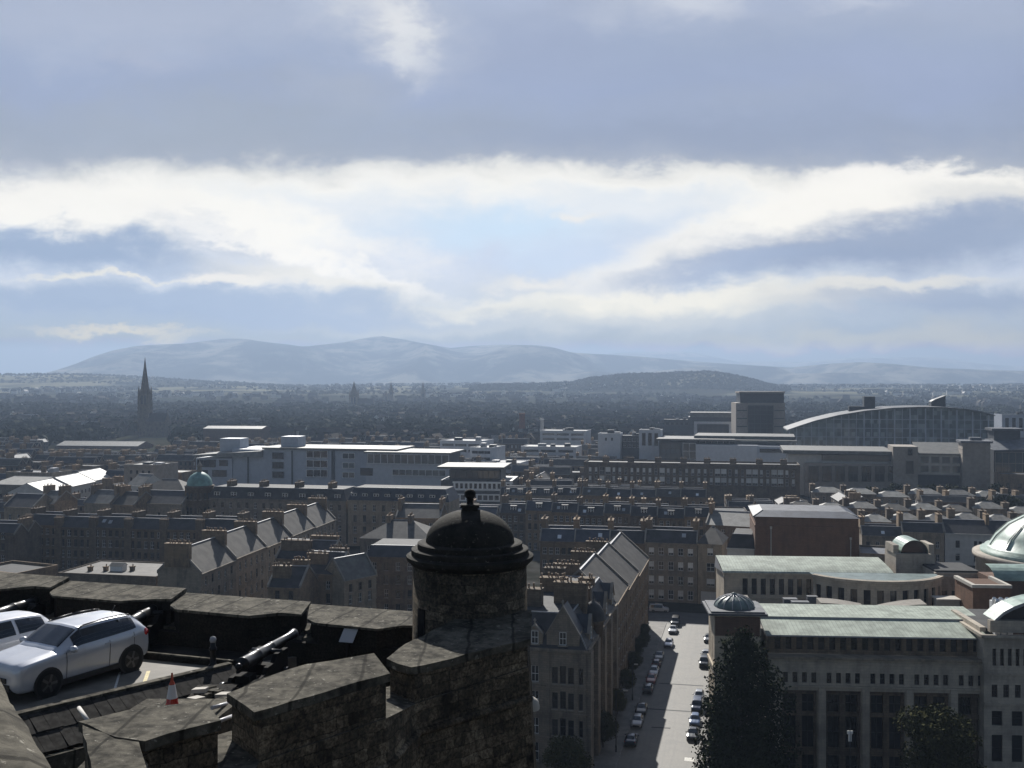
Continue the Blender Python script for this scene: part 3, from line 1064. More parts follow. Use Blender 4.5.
        s = o * rh / (L / 2)
        for q in (0, 1):
            xa, xb = (-o, L / 2) if q == 0 else (L + o, L / 2)
            rb.quad((xa, -o, H - s + e), (xb, -o, H + rh + e), (xb, dep + o, H + rh + e), (xa, dep + o, H - s + e))
            rb.quad((xa, -o, H - s), (xa, dep + o, H - s), (xb, dep + o, H + rh), (xb, -o, H + rh))
            rb.quad((xa, -o, H - s), (xb, -o, H + rh), (xb, -o, H + rh + e), (xa, -o, H - s + e), m=1)
            rb.quad((xa, -o, H - s), (xa, -o, H - s + e), (xa, dep + o, H - s + e), (xa, dep + o, H - s), m=1)
    elif roof == 'hip':
        hx = min(dep / 2, L * .45) if hipx is None else hipx
        A = [(-o, -o, H), (L + o, -o, H), (L + o, dep + o, H), (-o, dep + o, H)]
        r0, r1 = (hx, dep / 2, H + rh), (L - hx, dep / 2, H + rh)
        rb.quad(A[0], A[1], r1, r0); rb.quad(A[1], A[2], r1); rb.quad(A[2], A[3], r0, r1); rb.quad(A[3], A[0], r0)
        rb.quad(*reversed(A))
        rb.tube(r0, r1, .1, seg=5, m=1)
    elif roof == 'mansard':
        ins = rh * .35
        hh = rh * .85
        A = [(-.1, -.1), (L + .1, -.1), (L + .1, dep + .1), (-.1, dep + .1)]
        Bq = [(ins, ins), (L - ins, ins), (L - ins, dep - ins), (ins, dep - ins)]
        for i in range(4):
            j = (i + 1) % 4
            rb.quad((*A[i], H), (*A[j], H), (*Bq[j], H + hh), (*Bq[i], H + hh))
        rb.quad(*[(*p, H + hh) for p in Bq], m=3)
        rb.box(ins - .1, L - ins + .1, ins - .1, ins + .15, H + hh, H + hh + .18, m=1)
    elif roof == 'flat':
        rb.box(.3, L - .3, .3, dep - .3, H - .25, H + .1)
    rf = rb.build('roof', [rmat, 'lead_trim', 'stone_trim', 'felt_roof'], root) if rb.f else None
    if roof == 'flat' and name in ('office_block', 'flats', 'housing_block', 'low_depot'):
        r2 = random.Random(label)
        for k_ in range(2 + int(L > 30)):
            u_, w_, d_, h_ = r2.uniform(.15, .8) * L, r2.uniform(2, 5), r2.uniform(2, 4), r2.uniform(.9, 2.4)
            pb = MB(); pb.box(u_, min(u_ + w_, L - .5), dep * .35, dep * .35 + d_, H, H + h_); pb.tube((u_ + .6, dep * .35 - 1, H), (u_ + .6, dep * .35 - 1, H + h_ * .8), .35, seg=8)
            pb.build('roof_plant', ['lead_trim' if k_ % 2 else 'dark_cladding'], root)
    # windows
    rnd = random.Random(name + label + str(round(p0[0], 1)) + str(round(p0[1], 1)))
    for ops, mp, ang in ((front, F, 0.0), (right, Rt, R(90)), (left, Lf, R(-90))):
        for (a, b2, c, d) in (ops or []):
            st = rnd.choice(styles)
            x, y, z = mp((a + b2) / 2, c, .2)
            put('window', window_mesh(b2 - a, d - c, st), root, (x, y, z), ang)
    if lights and roof in ('M', 'gable'):
        hd_ = dep / 4 if roof == 'M' else dep / 2
        for k_ in range(lights):
            f_ = rnd.uniform(.25, .6); u_ = (k_ + .5 + rnd.uniform(-.25, .25)) * L / lights
            put('rooflight', rooflight_mesh(math.atan2(rh, hd_)), root, (u_, hd_ * f_, H + rh * f_ + .12))
    for s in stacks:       # (u, v, along, L, T, height above eaves, pots)
        u, v, along, cl, ct, hz, np_ = s[:7]
        put('chimney', chimney_mesh(cl, ct, 2.6, np_, s[7] if len(s) > 7 else 'sandstone_brown'), root, (u, v, H + hz), R(90) if along == 'v' else 0)
    for (u, v, zz, w, h, d) in dormers:
        put('dormer', dormer_mesh(w, h, d, rmat), root, (u, v, H + zz), 0)
    return root


def line(pxa, Da, pxb, Db):
    """front line from two picture columns and distances: start point, angle, length"""
    a = Vector((xat(pxa, Da), Da)); b = Vector((xat(pxb, Db), Db))
    d = b - a
    return a, math.atan2(d.y, d.x), d.length


def row(name, fmt, cat, pxa, Da, pxb, Db, n, H, dep, rh, floors, bays, w=1.05, group=None, roof='M', walls=('sandstone_dark',), roofs=('slate_roof',),
        styles=('sill', 'mid', 'white'), vary=0.9, chim=True, dorm=0, party='v', pots=6, start=0, stackh=None, rightwin=False, chl=None, lights=1, thick=1.35, hipx=None, cmat='sandstone_brown', jitter=0.0, pier=None):
    a, rz, L = line(pxa, Da, pxb, Db)
    u = L / n
    rnd = random.Random(fmt)
    cs, sn = math.cos(rz), math.sin(rz)
    res = []
    for i in range(n):
        h = H + rnd.uniform(-vary, vary)
        jj = rnd.uniform(-jitter, jitter)
        p = (a.x + cs * u * i - sn * jj, a.y + sn * u * i + cs * jj)
        lab = fmt.format(ORD[i + start])
        fl = [(z * h, hh) for z, hh in floors]
        st = []
        if chim:
            cl = chl or dep * .38
            st.append((0.0 if i else .5, dep * .5, 'v', cl, thick, (2.6 if stackh is None else stackh), pots, cmat))
            if i == n - 1: st.append((u - .5, dep * .5, 'v', cl, thick, (2.6 if stackh is None else stackh), pots, cmat))
        dm = []
        for k_ in range(dorm):
            dm.append(((k_ + .5) * u / dorm, .9, .5, 1.9, 1.7, 2.6))
        res.append(house(name, lab, cat, p, rz, u, dep, h, roof, rh, walls[rnd.randrange(len(walls))], roofs[rnd.randrange(len(roofs))],
                         front=openings(u, bays, w, fl, .4) if bays else None, stacks=st, dormers=dm, styles=styles, group=group, lights=rnd.choice((0, lights, lights)), hipx=hipx, piers=((0.05 if i else 1.2, *pier),) if pier else (),
                         right=openings(dep, 3, w, fl, .8) if (rightwin and i == n - 1) else None))
    return res
# ------------------------------------------------------------------ the street below
SD = Vector((0.2312, 0.9729)); SN = Vector((0.9729, -0.2312)); SO = Vector((16.8, 152.0))
SRZ = math.atan2(SN.y, SN.x)


def st(n, s):
    p = SO + SN * n + SD * s
    return (p.x, p.y)


def sheet(name, poly, z, mat, kind='structure', thick=None):
    mb = MB()
    if thick:
        mb.prism(poly, z - thick, z)
    else:
        mb.quad(*[(p[0], p[1], z) for p in poly])
    o = mb.build(name, [mat])
    if kind: o['kind'] = kind
    return o


m, t, b = principled('road_setts')
co = t.new('ShaderNodeTexCoord').outputs['Object']
# street axes so courses run across the carriageway
x, y, z = t.sep(co)
ns = t.math('ADD', t.math('MULTIPLY', x, SN.x), t.math('MULTIPLY', y, SN.y))
ss = t.math('ADD', t.math('MULTIPLY', x, SD.x), t.math('MULTIPLY', y, SD.y))
br = t.new('ShaderNodeTexBrick')
t.link(t.comb(ns, ss, 0.0), br.inputs['Vector'])
br.inputs['Scale'].default_value = 1
br.inputs['Brick Width'].default_value = 0.3
br.inputs['Row Height'].default_value = 0.16
br.inputs['Color1'].default_value = (0.15, 0.14, 0.12, 1)
br.inputs['Color2'].default_value = (0.19, 0.178, 0.152, 1)
br.inputs['Mortar'].default_value = (0.08, 0.078, 0.07, 1)
f = t.noise(co, 0.35, 6, 0.65)
tr = t.noise(t.comb(t.math('MULTIPLY', ns, 1.3), t.math('MULTIPLY', ss, 0.05), 0.0), 1.0, 3, 0.5)
c = t.mix(t.math('MULTIPLY', t.smooth(f, 0.45, 0.68), 0.5), br.outputs['Color'], (0.09, 0.088, 0.08))
c = t.mix(t.math('MULTIPLY', t.smooth(tr, 0.5, 0.65), 0.35), c, (0.10, 0.098, 0.088))
t.link(c, b.inputs['Base Color'])
b.inputs['Roughness'].default_value = 0.62
b.inputs['Specular IOR Level'].default_value = 0.35
plain('asphalt', (0.055, 0.055, 0.056), 0.75, var=0.25, scale=0.4)
plain('asphalt_patch', (0.042, 0.042, 0.042), 0.8, var=0.2, scale=2)
plain('pavement', (0.17, 0.162, 0.148), 0.8, var=0.2, scale=0.5)
plain('kerb', (0.2, 0.19, 0.175), 0.8, var=0.2, scale=1)
plain('roadmark', (0.5, 0.49, 0.45), 0.7, var=0.2, scale=3)

RW = 11.4
sheet('road', [st(-.0, -14), st(RW, -14), st(RW, 80), st(0, 80)], 0.012, 'road_setts')
cross = sheet('cross_road', [st(-90, 80), st(RW + 40, 80), st(RW + 40, 92), st(-90, 92)], 0.008, 'asphalt')
sheet('front_road', [st(-120, -32), st(160, -32), st(160, -14), st(-120, -14)], 0.016, 'asphalt')
sheet('pavement', [st(-3.6, -14), st(-.0, -14), st(0, 80), st(-3.6, 80)], 0.13, 'pavement', thick=.4)
sheet('pavement', [st(RW, -14), st(RW + 3.0, -14), st(RW + 3.0, 80), st(RW, 80)], 0.13, 'pavement', thick=.4)
sheet('kerb', [st(.0, -14), st(.22, -14), st(.22, 80), st(.0, 80)], 0.135, 'kerb', thick=.4)
sheet('kerb', [st(RW - .22, -14), st(RW, -14), st(RW, 80), st(RW - .22, 80)], 0.135, 'kerb', thick=.4)
for s0, n0, n1 in ((18.0, 1.0, 9.2), (33.0, 2.6, 10.6), (9.0, 3.5, 6.5)):
    sheet('road_patch', [st(n0, s0), st(n1, s0 + .2), st(n1, s0 + .75), st(n0, s0 + .5)], 0.020, 'asphalt_patch')
sheet('bay_marking', [st(RW - 1.9, -4.0), st(RW - .5, -4.0), st(RW - .5, -2.6), st(RW - 1.9, -2.6)], 0.022, 'roadmark')

# ------------------------------------------------------------------ left side of the street
# the corner block with its carved gables
FL = [(2.6, 2.4), (6.2, 2.2), (9.8, 2.2), (13.4, 2.2)]


def corner_block():
    p0 = Vector(st(-3.6 - 13.0, -12.5)); L, dep, H = 13.0, 31.0, 17.6
    root = thing('tenement_corner_block', 'dark stone corner block with carved pointed gables at the near end of the street', 'building', (p0.x, p0.y, 0), SRZ)
    mark(p0, SRZ, L, dep)
    mb = MB()
    zs = [(1.4, 2.6), (5.2, 2.3), (9.0, 2.3), (12.6, 2.3)]
    ops = []
    for z_, h_ in zs:
        ops.append((5.1, 6.2, z_, z_ + h_)); ops.append((1.6, 2.7, z_, z_ + h_))
        for du in (-1.15, 0, 1.15):
            ops.append((9.7 + du - .42, 9.7 + du + .42, z_, z_ + h_ + (0.2 if du == 0 else 0)))
        ops.append((12.0, 12.55, z_, z_ + h_))
    side = []
    for z_, h_ in zs:
        for i in range(9):
            u = 1.6 + i * 3.4
            side.append((u - .55, u + .55, z_, z_ + h_))
    F = lambda u, z, d: (u, d, z); Rt = lambda u, z, d: (L - d, u, z); Lf = lambda u, z, d: (d, dep - u, z); Bk = lambda u, z, d: (L - u, dep - d, z)
    facade(mb, F, L, -2, H, ops); facade(mb, Rt, dep, -2, H, side); facade(mb, Lf, dep, -2, H, []); facade(mb, Bk, L, -2, H, [])
    for z_ in (4.6, 8.3, 12.0):
        mb.box(-.1, L + .14, -.16, -.004, z_, z_ + .22); mb.box(L + .004, L + .16, -.1, dep, z_, z_ + .22)
    mb.box(-.2, L + .5, -.5, -.004, H - .45, H - .02); mb.box(L + .004, L + .5, -.45, dep, H - .45, H - .02)
    for u in (-.02, 7.3, 11.35):                      # pilaster strips
        mb.box(u, u + .5, -.14, -.005, -2, H - .46)
    for v in (0.2, 7.2, 14.2, 21.2, 28.2):
        mb.box(L + .005, L + .7, v, v + 2.2, -2, H - .46)      # canted bays along the street
    mb.build('wall', ['sandstone_grey'], root)
    ml = window_mesh
    for (a, b2, c, d) in ops:
        put('window', window_mesh(b2 - a, d - c, 'sill' if (b2 - a) < 1 else 'mid'), root, ((a + b2) / 2, .2, c))
    for (a, b2, c, d) in side:
        put('window', window_mesh(b2 - a, d - c, 'white' if (int(a * 7) % 3) else 'mid'), root, (L - .2, (a + b2) / 2, c), R(90))
    rb = MB()
    hh = 4.4; ins = 2.6
    A = [(-.15, -.2), (L + .2, -.2), (L + .2, dep + .1), (-.15, dep + .1)]
    Bq = [(ins, ins), (L - ins, ins), (L - ins, dep - 1), (ins, dep - 1)]
    for i in range(4):
        j = (i + 1) % 4
        rb.quad((*A[i], H), (*A[j], H), (*Bq[j], H + hh), (*Bq[i], H + hh))
    rb.quad(*[(*p, H + hh) for p in Bq], m=2)
    for i in range(4):
        j = (i + 1) % 4
        rb.tube((*Bq[i], H + hh), (*Bq[j], H + hh), .13, seg=5, m=1)
        rb.tube((*A[i], H), (*Bq[i], H + hh), .12, seg=5, m=1)
    rb.build('roof', ['slate_roof', 'lead_trim', 'felt_roof'], root)

    def gable(u, w, h, fl):
        g = MB()
        g.quad((-w / 2, 0, 0), (w / 2, 0, 0), (w / 2, 0, fl), (0, 0, h), (-w / 2, 0, fl))
        for sx in (-1, 1):
            g.quad((sx * w / 2, 0, 0), (sx * w / 2, 0, fl), (sx * w / 2, 2.5, fl), (sx * w / 2, 2.5, 0))
            # coping slopes and the slated cheeks
            g.quad((sx * (w / 2 + .15), -.2, fl - .2), (0, -.2, h + .15), (0, .35, h + .15), (sx * (w / 2 + .15), .35, fl - .2), m=1)
            g.quad((sx * (w / 2 + .15), -.2, fl - .45), (sx * (w / 2 + .15), -.2, fl - .2), (0, -.2, h + .15), (0, -.2, h - .2), m=1)
            g.quad((sx * w / 2, .35, fl - .1), (0, .35, h), (0, 3.6, h), (sx * w / 2, 3.6, fl - .1), m=2)
        g.lathe([(.0, h), (.16, h + .15), (.1, h + .4), (.22, h + .6), (.0, h + .95)], 8, (0, 0), m=1)
        g.box(-.75, .75, -.1, -.004, .25, .45, m=1)
        g.box(-.75, .75, -.1, -.004, 2.3, 2.5, m=1)
        o = g.build('gable', ['sandstone_grey', 'stone_trim', 'slate_blue'], root, (u, .05, H))
        put('window', window_mesh(1.0, 1.8, 'mid'), o, (0, -.09, .48))
    gable(9.7, 4.7, 6.0, 2.2)
    gable(5.65, 2.2, 3.2, 2.2)
    gable(2.1, 2.2, 3.2, 2.2)
    for v in (5.0, 13.0, 21.0, 28.5):
        g = MB()
        g.quad((0, -1.6, 0), (0, 1.6, 0), (0, 1.6, 1.6), (0, 0, 3.8), (0, -1.6, 1.6))
        for sy in (-1, 1):
            g.quad((.2, sy * 1.75, 1.45), (.2, 0, 4.0), (-.3, 0, 4.0), (-.3, sy * 1.75, 1.45), m=1)
            g.quad((-.3, sy * 1.6, 1.5), (-.3, 0, 3.9), (-3.2, 0, 3.9), (-3.2, sy * 1.6, 1.5), m=2)
            g.quad((0, sy * 1.6, 0), (0, sy * 1.6, 1.5), (-2.4, sy * 1.6, 1.5), (-2.4, sy * 1.6, 0))
        o = g.build('gable', ['sandstone_grey', 'stone_trim', 'slate_blue'], root, (L - .1, v, H))
        put('window', window_mesh(.9, 1.7, 'white'), o, (.09, 0, .4), R(90))
    # corner turret cap, chimneys
    tb = MB()
    tb.lathe([(1.5, -3.5), (1.6, 1.6), (1.85, 1.65), (1.85, 1.9)], 16, m=0)
    tb.lathe([(1.85, 1.9), (1.7, 2.9), (1.2, 3.9), (.5, 4.5), (.12, 4.7), (.0, 5.6)], 16, m=1)
    tb.build('corner_turret', ['sandstone_dark', 'slate_roof'], root, (L - .6, 10.5, H))
    for (u, v, al, cl, hz, n_) in ((9.2, 9.5, 'u', 5.0, 6.6, 9), (4.0, 6.5, 'u', 2.8, 6.0, 5), (10.0, 15.5, 'u', 2.6, 4.6, 5), (5.0, 17.5, 'u', 4.2, 5.6, 8), (9.4, 23.5, 'u', 2.4, 4.6, 4), (3.4, 27.0, 'u', 3.4, 5.4, 6)):
        put('chimney', chimney_mesh(cl, 1.6, 2.6, n_, 'sandstone_dark'), root, (u, v, H + hz - 1.6), 0 if al == 'u' else R(90))


corner_block()
# stepped row beyond the corner block: the facades face the street, the roof slopes catch the sun
units = [(19, 37, 17.0), (37, 55, 16.2), (55, 76, 15.4)]
for i, (s0, s1, h) in enumerate(units):
    p = st(-3.6, s0)
    house('tenement_house', ['tall tenement stepping down the street just beyond the corner block, its grey roof slope lit',
                             'middle tenement of the stepped sunlit roofs along the left of the street',
                             'farthest tenement of the stepped sunlit roofs, at the far corner of the street'][i], 'building',
          p, math.atan2(SD.y, SD.x), s1 - s0 - .05, 12.5, h, 'gable', 5.6, 'sandstone_brown', 'slate_brown',
          front=openings(s1 - s0, 6, 1.05, [(1.2, 2.2), (4.9, 2.1), (8.5, 2.0), (12.0, 1.9)], .6), stacks=((.5, 8.6, 'v', 4.5, 1.0, 4.2, 8),), styles=('white', 'mid', 'sill'),
          group='tenements along the street of parked cars')

# the row that closes the street, and what leads off it
row('tenement_house', '{} dark tenement from the left in the row closing the far end of the street', 'building', 540, 258, 645, 253.8, 3, 14.6, 12, 3.4,
    [(.05, 2.3), (.29, 2.0), (.53, 2.0), (.77, 1.7)], 5, roofs=('slate_roof', 'slate_blue'), walls=('sandstone_brown', 'sandstone_dark'), group='row closing the far end of the street', vary=.2)
row('tenement_house', '{} tenement from the left facing straight down the street with pale sash windows', 'building', 645, 253.5, 697, 250.5, 1, 15.0, 12, 3.4,
    [(.05, 2.3), (.29, 2.2), (.54, 2.1), (.79, 1.8)], 5, w=1.3, styles=('blind', 'white', 'blind'), roofs=('slate_roof',), walls=('sandstone_grey',), group='row closing the far end of the street', vary=.1)
pa, rz_, L_ = line(697.6, 250.4, 722, 248.5)
hh_ = house('tenement_house', 'end tenement with a shallow front gable and dark pend arch behind the domed pavilion', 'building', pa, rz_, L_, 12, 15.1, 'hip', 3.6, 'sandstone_grey', 'slate_brown',
            front=[(2.2, 4.2, 4.4, 6.4), (2.2, 4.2, 8.2, 10.3), (2.4, 3.8, 12.2, 14.0), (.8, 5.4, -1.5, 3.2)], styles=('blind', 'white'))
# warm-fronted block beyond, with bright rooflights
pa, rz_, L_ = line(706, 292, 752, 287)
house('tenement_house', 'brown tenement with pale slanting roofs to the left of the brick fly tower', 'building', pa, rz_, L_, 14, 14.0, 'gable', 3.2, 'sandstone_brown', 'roof_pale',
      front=openings(L_, 4, 1.1, [(1.2, 2), (4.6, 2), (8, 2), (11, 1.8)]), stacks=((.4, 7, 'v', 4, 1, 3, 5), (L_ - .4, 7, 'v', 4, 1, 3, 5)))
pa, rz_, L_ = line(727, 236, 757, 234)
house('mansard_house', 'pale lilac-walled block under a dark mansard roof beside the brick fly tower', 'building', pa, rz_, L_, 13, 16.4, 'mansard', 3.6, 'render_pale', 'slate_roof', styles=('mid',))

# ------------------------------------------------------------------ rows behind the turret
row('tenement_house', '{} tenement from the left in the dark brown row two streets behind the street end', 'building', 500, 332, 712, 318, 8, 12.9, 12, 4.2,
    [(.04, 2.1), (.29, 2.0), (.53, 2.0), (.77, 1.8)], 4, roofs=('slate_roof', 'slate_blue', 'slate_roof'), walls=('sandstone_brown', 'sandstone_dark'), group='dark brown row two streets behind the street end', dorm=1)
row('tenement_house', '{} house from the left in the row with white dormers behind the dark brown row', 'building', 500, 392, 580, 388, 3, 11.6, 12, 4.0,
    [(.12, 2.0), (.44, 2.0), (.74, 1.8)], 4, dorm=2, roofs=('slate_roof',), walls=('sandstone_grey',), group='row with white dormers')
row('tenement_house', '{} plain-roofed tenement from the left, to the right of the row with white dormers', 'building', 582, 388, 706, 378, 5, 11.5, 12, 4.4,
    [(.1, 2.0), (.4, 2.0), (.72, 1.8)], 3, roofs=('slate_roof', 'slate_brown'), walls=('sandstone_brown', 'sandstone_dark'), group='plain-roofed tenements')
row('tenement_house', '{} house from the left in the pale-roofed row before the long dark school', 'building', 500, 432, 660, 424, 8, 8.6, 11, 3.8,
    [(.2, 1.9), (.6, 1.9)], 3, roofs=('roof_pale', 'slate_roof', 'slate_brown'), walls=('sandstone_grey', 'sandstone_brown'), group='narrow row of pale roofs')

# ------------------------------------------------------------------ left: rows behind the battery wall
row('tenement_house', '{} tenement from the left in the long dark terrace above the cannons', 'building', 24, 300, 236, 288, 6, 12.6, 12, 3.6,
    [(.02, 2.3), (.28, 2.1), (.54, 2.1), (.79, 1.8)], 5, w=1.15, styles=('sill', 'mid', 'sill', 'white', 'sill'), roofs=('slate_roof',), walls=('sandstone_dark',),
    group='long dark terrace above the cannons', vary=.3, stackh=1.8, chl=5, pots=7, thick=1.6, lights=3, cmat='sandstone_dark', pier=(2.3, 2.6))
pa, rz_, L_ = line(-34, 286, 14, 283)
house('tenement_house', 'dark gabled stone tenement at the left edge behind the battery wall', 'building', pa, rz_, L_, 12, 12.2, 'M', 5.5, 'sandstone_dark', 'slate_roof',
      front=openings(L_, 3, 1.1, [(1, 2), (4.4, 2), (7.8, 2), (11, 1.8)], 1.5), stacks=((L_ - 1, 6, 'v', 5, 1.1, 1.5, 7),))
for k_, (u0, u1) in enumerate(((-38, -20), (-20, 22), )):
    pass
pa, rz_, L_ = line(-30, 238, 16, 232)
house('tenement_house', 'low brown stone building with a flat parapet at the far left behind the wall', 'building', pa, rz_, L_, 12, 10.4, 'flat', .7, 'sandstone_brown', 'felt_roof', front=openings(L_, 3, 1.1, [(1, 2), (4.4, 2), (7.4, 2)], 1.5))
pa, rz_, L_ = line(58, 236, 156, 231)
fh = house('flat_roofed_hall', 'low hall with a pale flat roof and a rooflight just behind the battery wall', 'building', pa, rz_, L_, 17, 10.2, 'flat', .35, 'sandstone_dark', 'slate_brown', cornice=False)
mb = MB(); mb.box(-1.6, 1.6, -1, 1, 0, 1.3, m=1); mb.quad((-1.8, -1.2, 1.3), (1.8, -1.2, 1.3), (1.8, 0, 2.0), (-1.8, 0, 2.0)); mb.quad((1.8, 1.2, 1.3), (-1.8, 1.2, 1.3), (-1.8, 0, 2.0), (1.8, 0, 2.0))
mb.quad((-1.7, -1.1, 1.3), (-1.7, 1.1, 1.3), (-1.7, 0, 1.95), m=1); mb.quad((1.7, -1.1, 1.3), (1.7, 1.1, 1.3), (1.7, 0, 1.95), m=1)
mb.build('rooflight', ['roof_pale', 'frame_white'], fh, (L_ * .47, 6, 10.25))
for u in (.22, .36, .6): put('vent', chimney_mesh(.9, .9, 1.2, 1), fh, (L_ * u, 3 + 6 * u, 10.2))

# the terrace running away from us, each gabled bay stepping, facades to the right
DR = (Vector((-53.0, 300.0)) - Vector((-66.5, 214.0)))
dl = DR.length / 5
drz = math.atan2(DR.y, DR.x)
for i in range(5):
    p = Vector((-66.5, 214.0)) + DR * (i / 5)
    house('tenement_house', f'{ORD[i]} house from the near end of the receding terrace with sunlit pointed roofs', 'building', p, drz, dl - .03, 10, 14.4 + .25 * (i % 2), 'gable', 5.0,
          'sandstone_grey', 'slate_brown', front=openings(dl, 5, 1.05, [(1.2, 2.1), (4.7, 2.1), (8.2, 2.0), (11.6, 1.8)], .7), styles=('white', 'mid', 'sill'),
          stacks=((.2, 5.4, 'v', 5.6, 1.3, 3.8, 9),) + (((dl - .6, 5.4, 'v', 5.6, 1.2, 3.8, 9),) if i == 4 else ()), group='terrace with sunlit pointed roof slopes')
pa, rz_, L_ = line(150, 212, 203, 208)
# cluster of stacks in front of it
for i, (pa_, Da, pb_, Db, H_, rh_, lab) in enumerate((
        (268, 205, 300, 204, 13.4, 3.4, 'low slated house crowned with rows of chimney pots, behind the third cannon'),
        (302, 216, 338, 214, 14.2, 3.8, 'brown slated house with two rows of pots beside the gabled dormer house'),
        (276, 232, 330, 229, 14.6, 3.6, 'dark slated house behind the rows of chimney pots'))):
    pa, rz_, L_ = line(pa_, Da, pb_, Db)
    house('tenement_house', lab, 'building', pa, rz_, L_, 10, H_, 'gable', rh_, 'sandstone_brown', 'slate_roof', front=openings(L_, 2, 1.0, [(1, 2), (4.5, 2), (8, 2), (11, 1.7)], .5),
          stacks=((L_ * .3, 2.5, 'u', L_ * .55, 1.1, 1.4, 8), (L_ * .7, 6.5, 'u', L_ * .5, 1.1, 2.0, 8)))
pa, rz_, L_ = line(344, 212, 368, 211)
house('tenement_house', 'narrow gabled house with a pale lit roof slope left of the turret', 'building', pa, rz_ + R(62), L_ + 4, 7, 13.2, 'gable', 4.2, 'sandstone_grey', 'roof_pale', front=openings(L_ + 4, 3, 1.0, [(1, 2), (4.5, 2), (8, 2), (10.6, 1.7)], .5))
pa, rz_, L_ = line(366, 240, 430, 238)
house('tenement_house', 'dark blue-slated block with white windows close left of the turret', 'building', pa, rz_, L_, 13, 13.6, 'mansard', 3.0, 'sandstone_dark', 'slate_blue',
      front=openings(L_, 5, 1.05, [(.4, 2.0), (3.8, 2.0), (7.2, 2.0), (10.4, 1.9)], .6), styles=('mid', 'sill', 'white'))
pa, rz_, L_ = line(360, 296, 432, 293)
house('hipped_house', 'stone house with a broad lit hipped roof left of the turret dome', 'building', pa, rz_, L_, 16, 9.4, 'hip', 4.6, 'sandstone_grey', 'slate_brown', front=openings(L_, 5, 1.1, [(1, 2.2), (5, 2.2)], .8),
      styles=('white', 'mid'), stacks=((L_ * .32, 8, 'v', 3.2, 1.2, 3.4, 5), (L_ * .62, 8, 'v', 3.2, 1.2, 3.4, 5)))
pa, rz_, L_ = line(396, 318, 440, 316)
house('tenement_house', 'brown-walled tenement with pale gable edges just left of the turret finial', 'building', pa, rz_, L_, 12, 12.6, 'gable', 3.6, 'sandstone_brown', 'slate_brown', front=openings(L_, 3, 1.1, [(1, 2), (5, 2), (9, 2)], .8),
      stacks=((.5, 5, 'v', 5, 1, 3, 6), (L_ - .5, 6, 'v', 5, 1, 3, 6)))

# the green-domed corner block and the long ranges that follow it
pa, rz_, L_ = line(208, 352, 346, 342)
dors = [((k_ + .5) * L_ / 8, .3, .3, 2.2, 1.9, 2.2) for k_ in range(8)]
gd = house('tenement_range', 'long pale-fronted tenement range with a dark mansard joined to the green-domed corner', 'building', pa, rz_, L_, 15, 15.0, 'mansard', 4.4, 'sandstone_grey', 'slate_roof',
           front=openings(L_, 16, 1.1, [(1, 2), (4.4, 2.2), (8, 2.2), (11.6, 2.0)], .8), dormers=dors, styles=('sill', 'mid'),
           stacks=tuple((L_ * f_, 6, 'v', 5, 1.5, 3.0, 7, 'sandstone_dark') for f_ in (.12, .36, .62, .86)))
pa, rz_, L_ = line(348, 340, 449, 333)
dors = [((k_ + .5) * L_ / 9, .5, .4, 2.0, 1.9, 2.0) for k_ in range(9)]
house('tenement_range', 'long range with a blue mansard and nine white dormers left of the turret', 'building', pa, rz_, L_, 14, 15.6, 'mansard', 4.8, 'sandstone_grey', 'slate_blue',
      front=openings(L_, 10, 1.15, [(1, 2), (4.4, 2.3), (8.2, 2.3), (12.0, 2.1)], .8), dormers=dors, styles=('sill', 'mid'))
cx = xat(196, 350)
dc = thing('domed_corner_tower', 'round stone corner tower capped with a turquoise copper dome and lantern', 'tower', (cx, 354, 0))
mb = MB(); mb.lathe([(4.6, -2), (4.6, 18.4), (5.1, 18.6), (5.1, 19.2), (4.5, 19.25)], 24); mb.build('drum', ['sandstone_dark'], dc)
for k_ in range(7):
    a_ = R(-150 + k_ * 20)
    for z_ in (9.5, 14.5): put('window', window_mesh(.95, 2.3, 'sill'), dc, (4.72 * math.cos(a_), 4.72 * math.sin(a_), z_), a_ + R(90))
mb = MB(); mb.lathe([(4.4, 19.2), (4.3, 20.2), (3.9, 21.4), (3.1, 22.6), (1.9, 23.5), (.9, 23.9)], 24); mb.build('dome', ['copper_teal'], dc)
mb = MB(); mb.lathe([(.9, 23.7), (.75, 25.6), (1.1, 25.7), (.6, 26.4), (.2, 27.4), (.0, 29)], 12); mb.build('lantern', ['stone_trim'], dc)
FOOT.append((cx, 354, 9))

# bright stepped housing and the tan block, left
ha, hb = Vector((xat(45, 398), 398)), Vector((xat(116, 462), 462))
hl_ = (hb - ha).length / 3; hrz = math.atan2((hb - ha).y, (hb - ha).x)
for i in range(3):
    p = ha + (hb - ha) * (i / 3) + Vector((.6, -.5)) * (i % 2)
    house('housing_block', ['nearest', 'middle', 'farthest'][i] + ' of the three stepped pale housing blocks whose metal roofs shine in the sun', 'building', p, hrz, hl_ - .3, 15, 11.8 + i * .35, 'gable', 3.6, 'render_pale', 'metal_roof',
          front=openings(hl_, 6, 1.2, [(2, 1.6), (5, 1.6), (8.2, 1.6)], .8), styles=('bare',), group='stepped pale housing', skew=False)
pa, rz_, L_ = line(124, 424, 156, 420)
house('housing_block', 'tan flat-roofed housing tower right of the bright stepped roofs', 'building', pa, rz_, L_, 16, 20.5, 'flat', .5, 'concrete_brown', 'roof_pale', front=openings(L_, 4, 1.2, [(2, 1.5), (5, 1.5), (8, 1.5), (11, 1.5), (14, 1.5), (17, 1.5)], 2), styles=('bare',))
pa, rz_, L_ = line(127, 396, 141, 392)
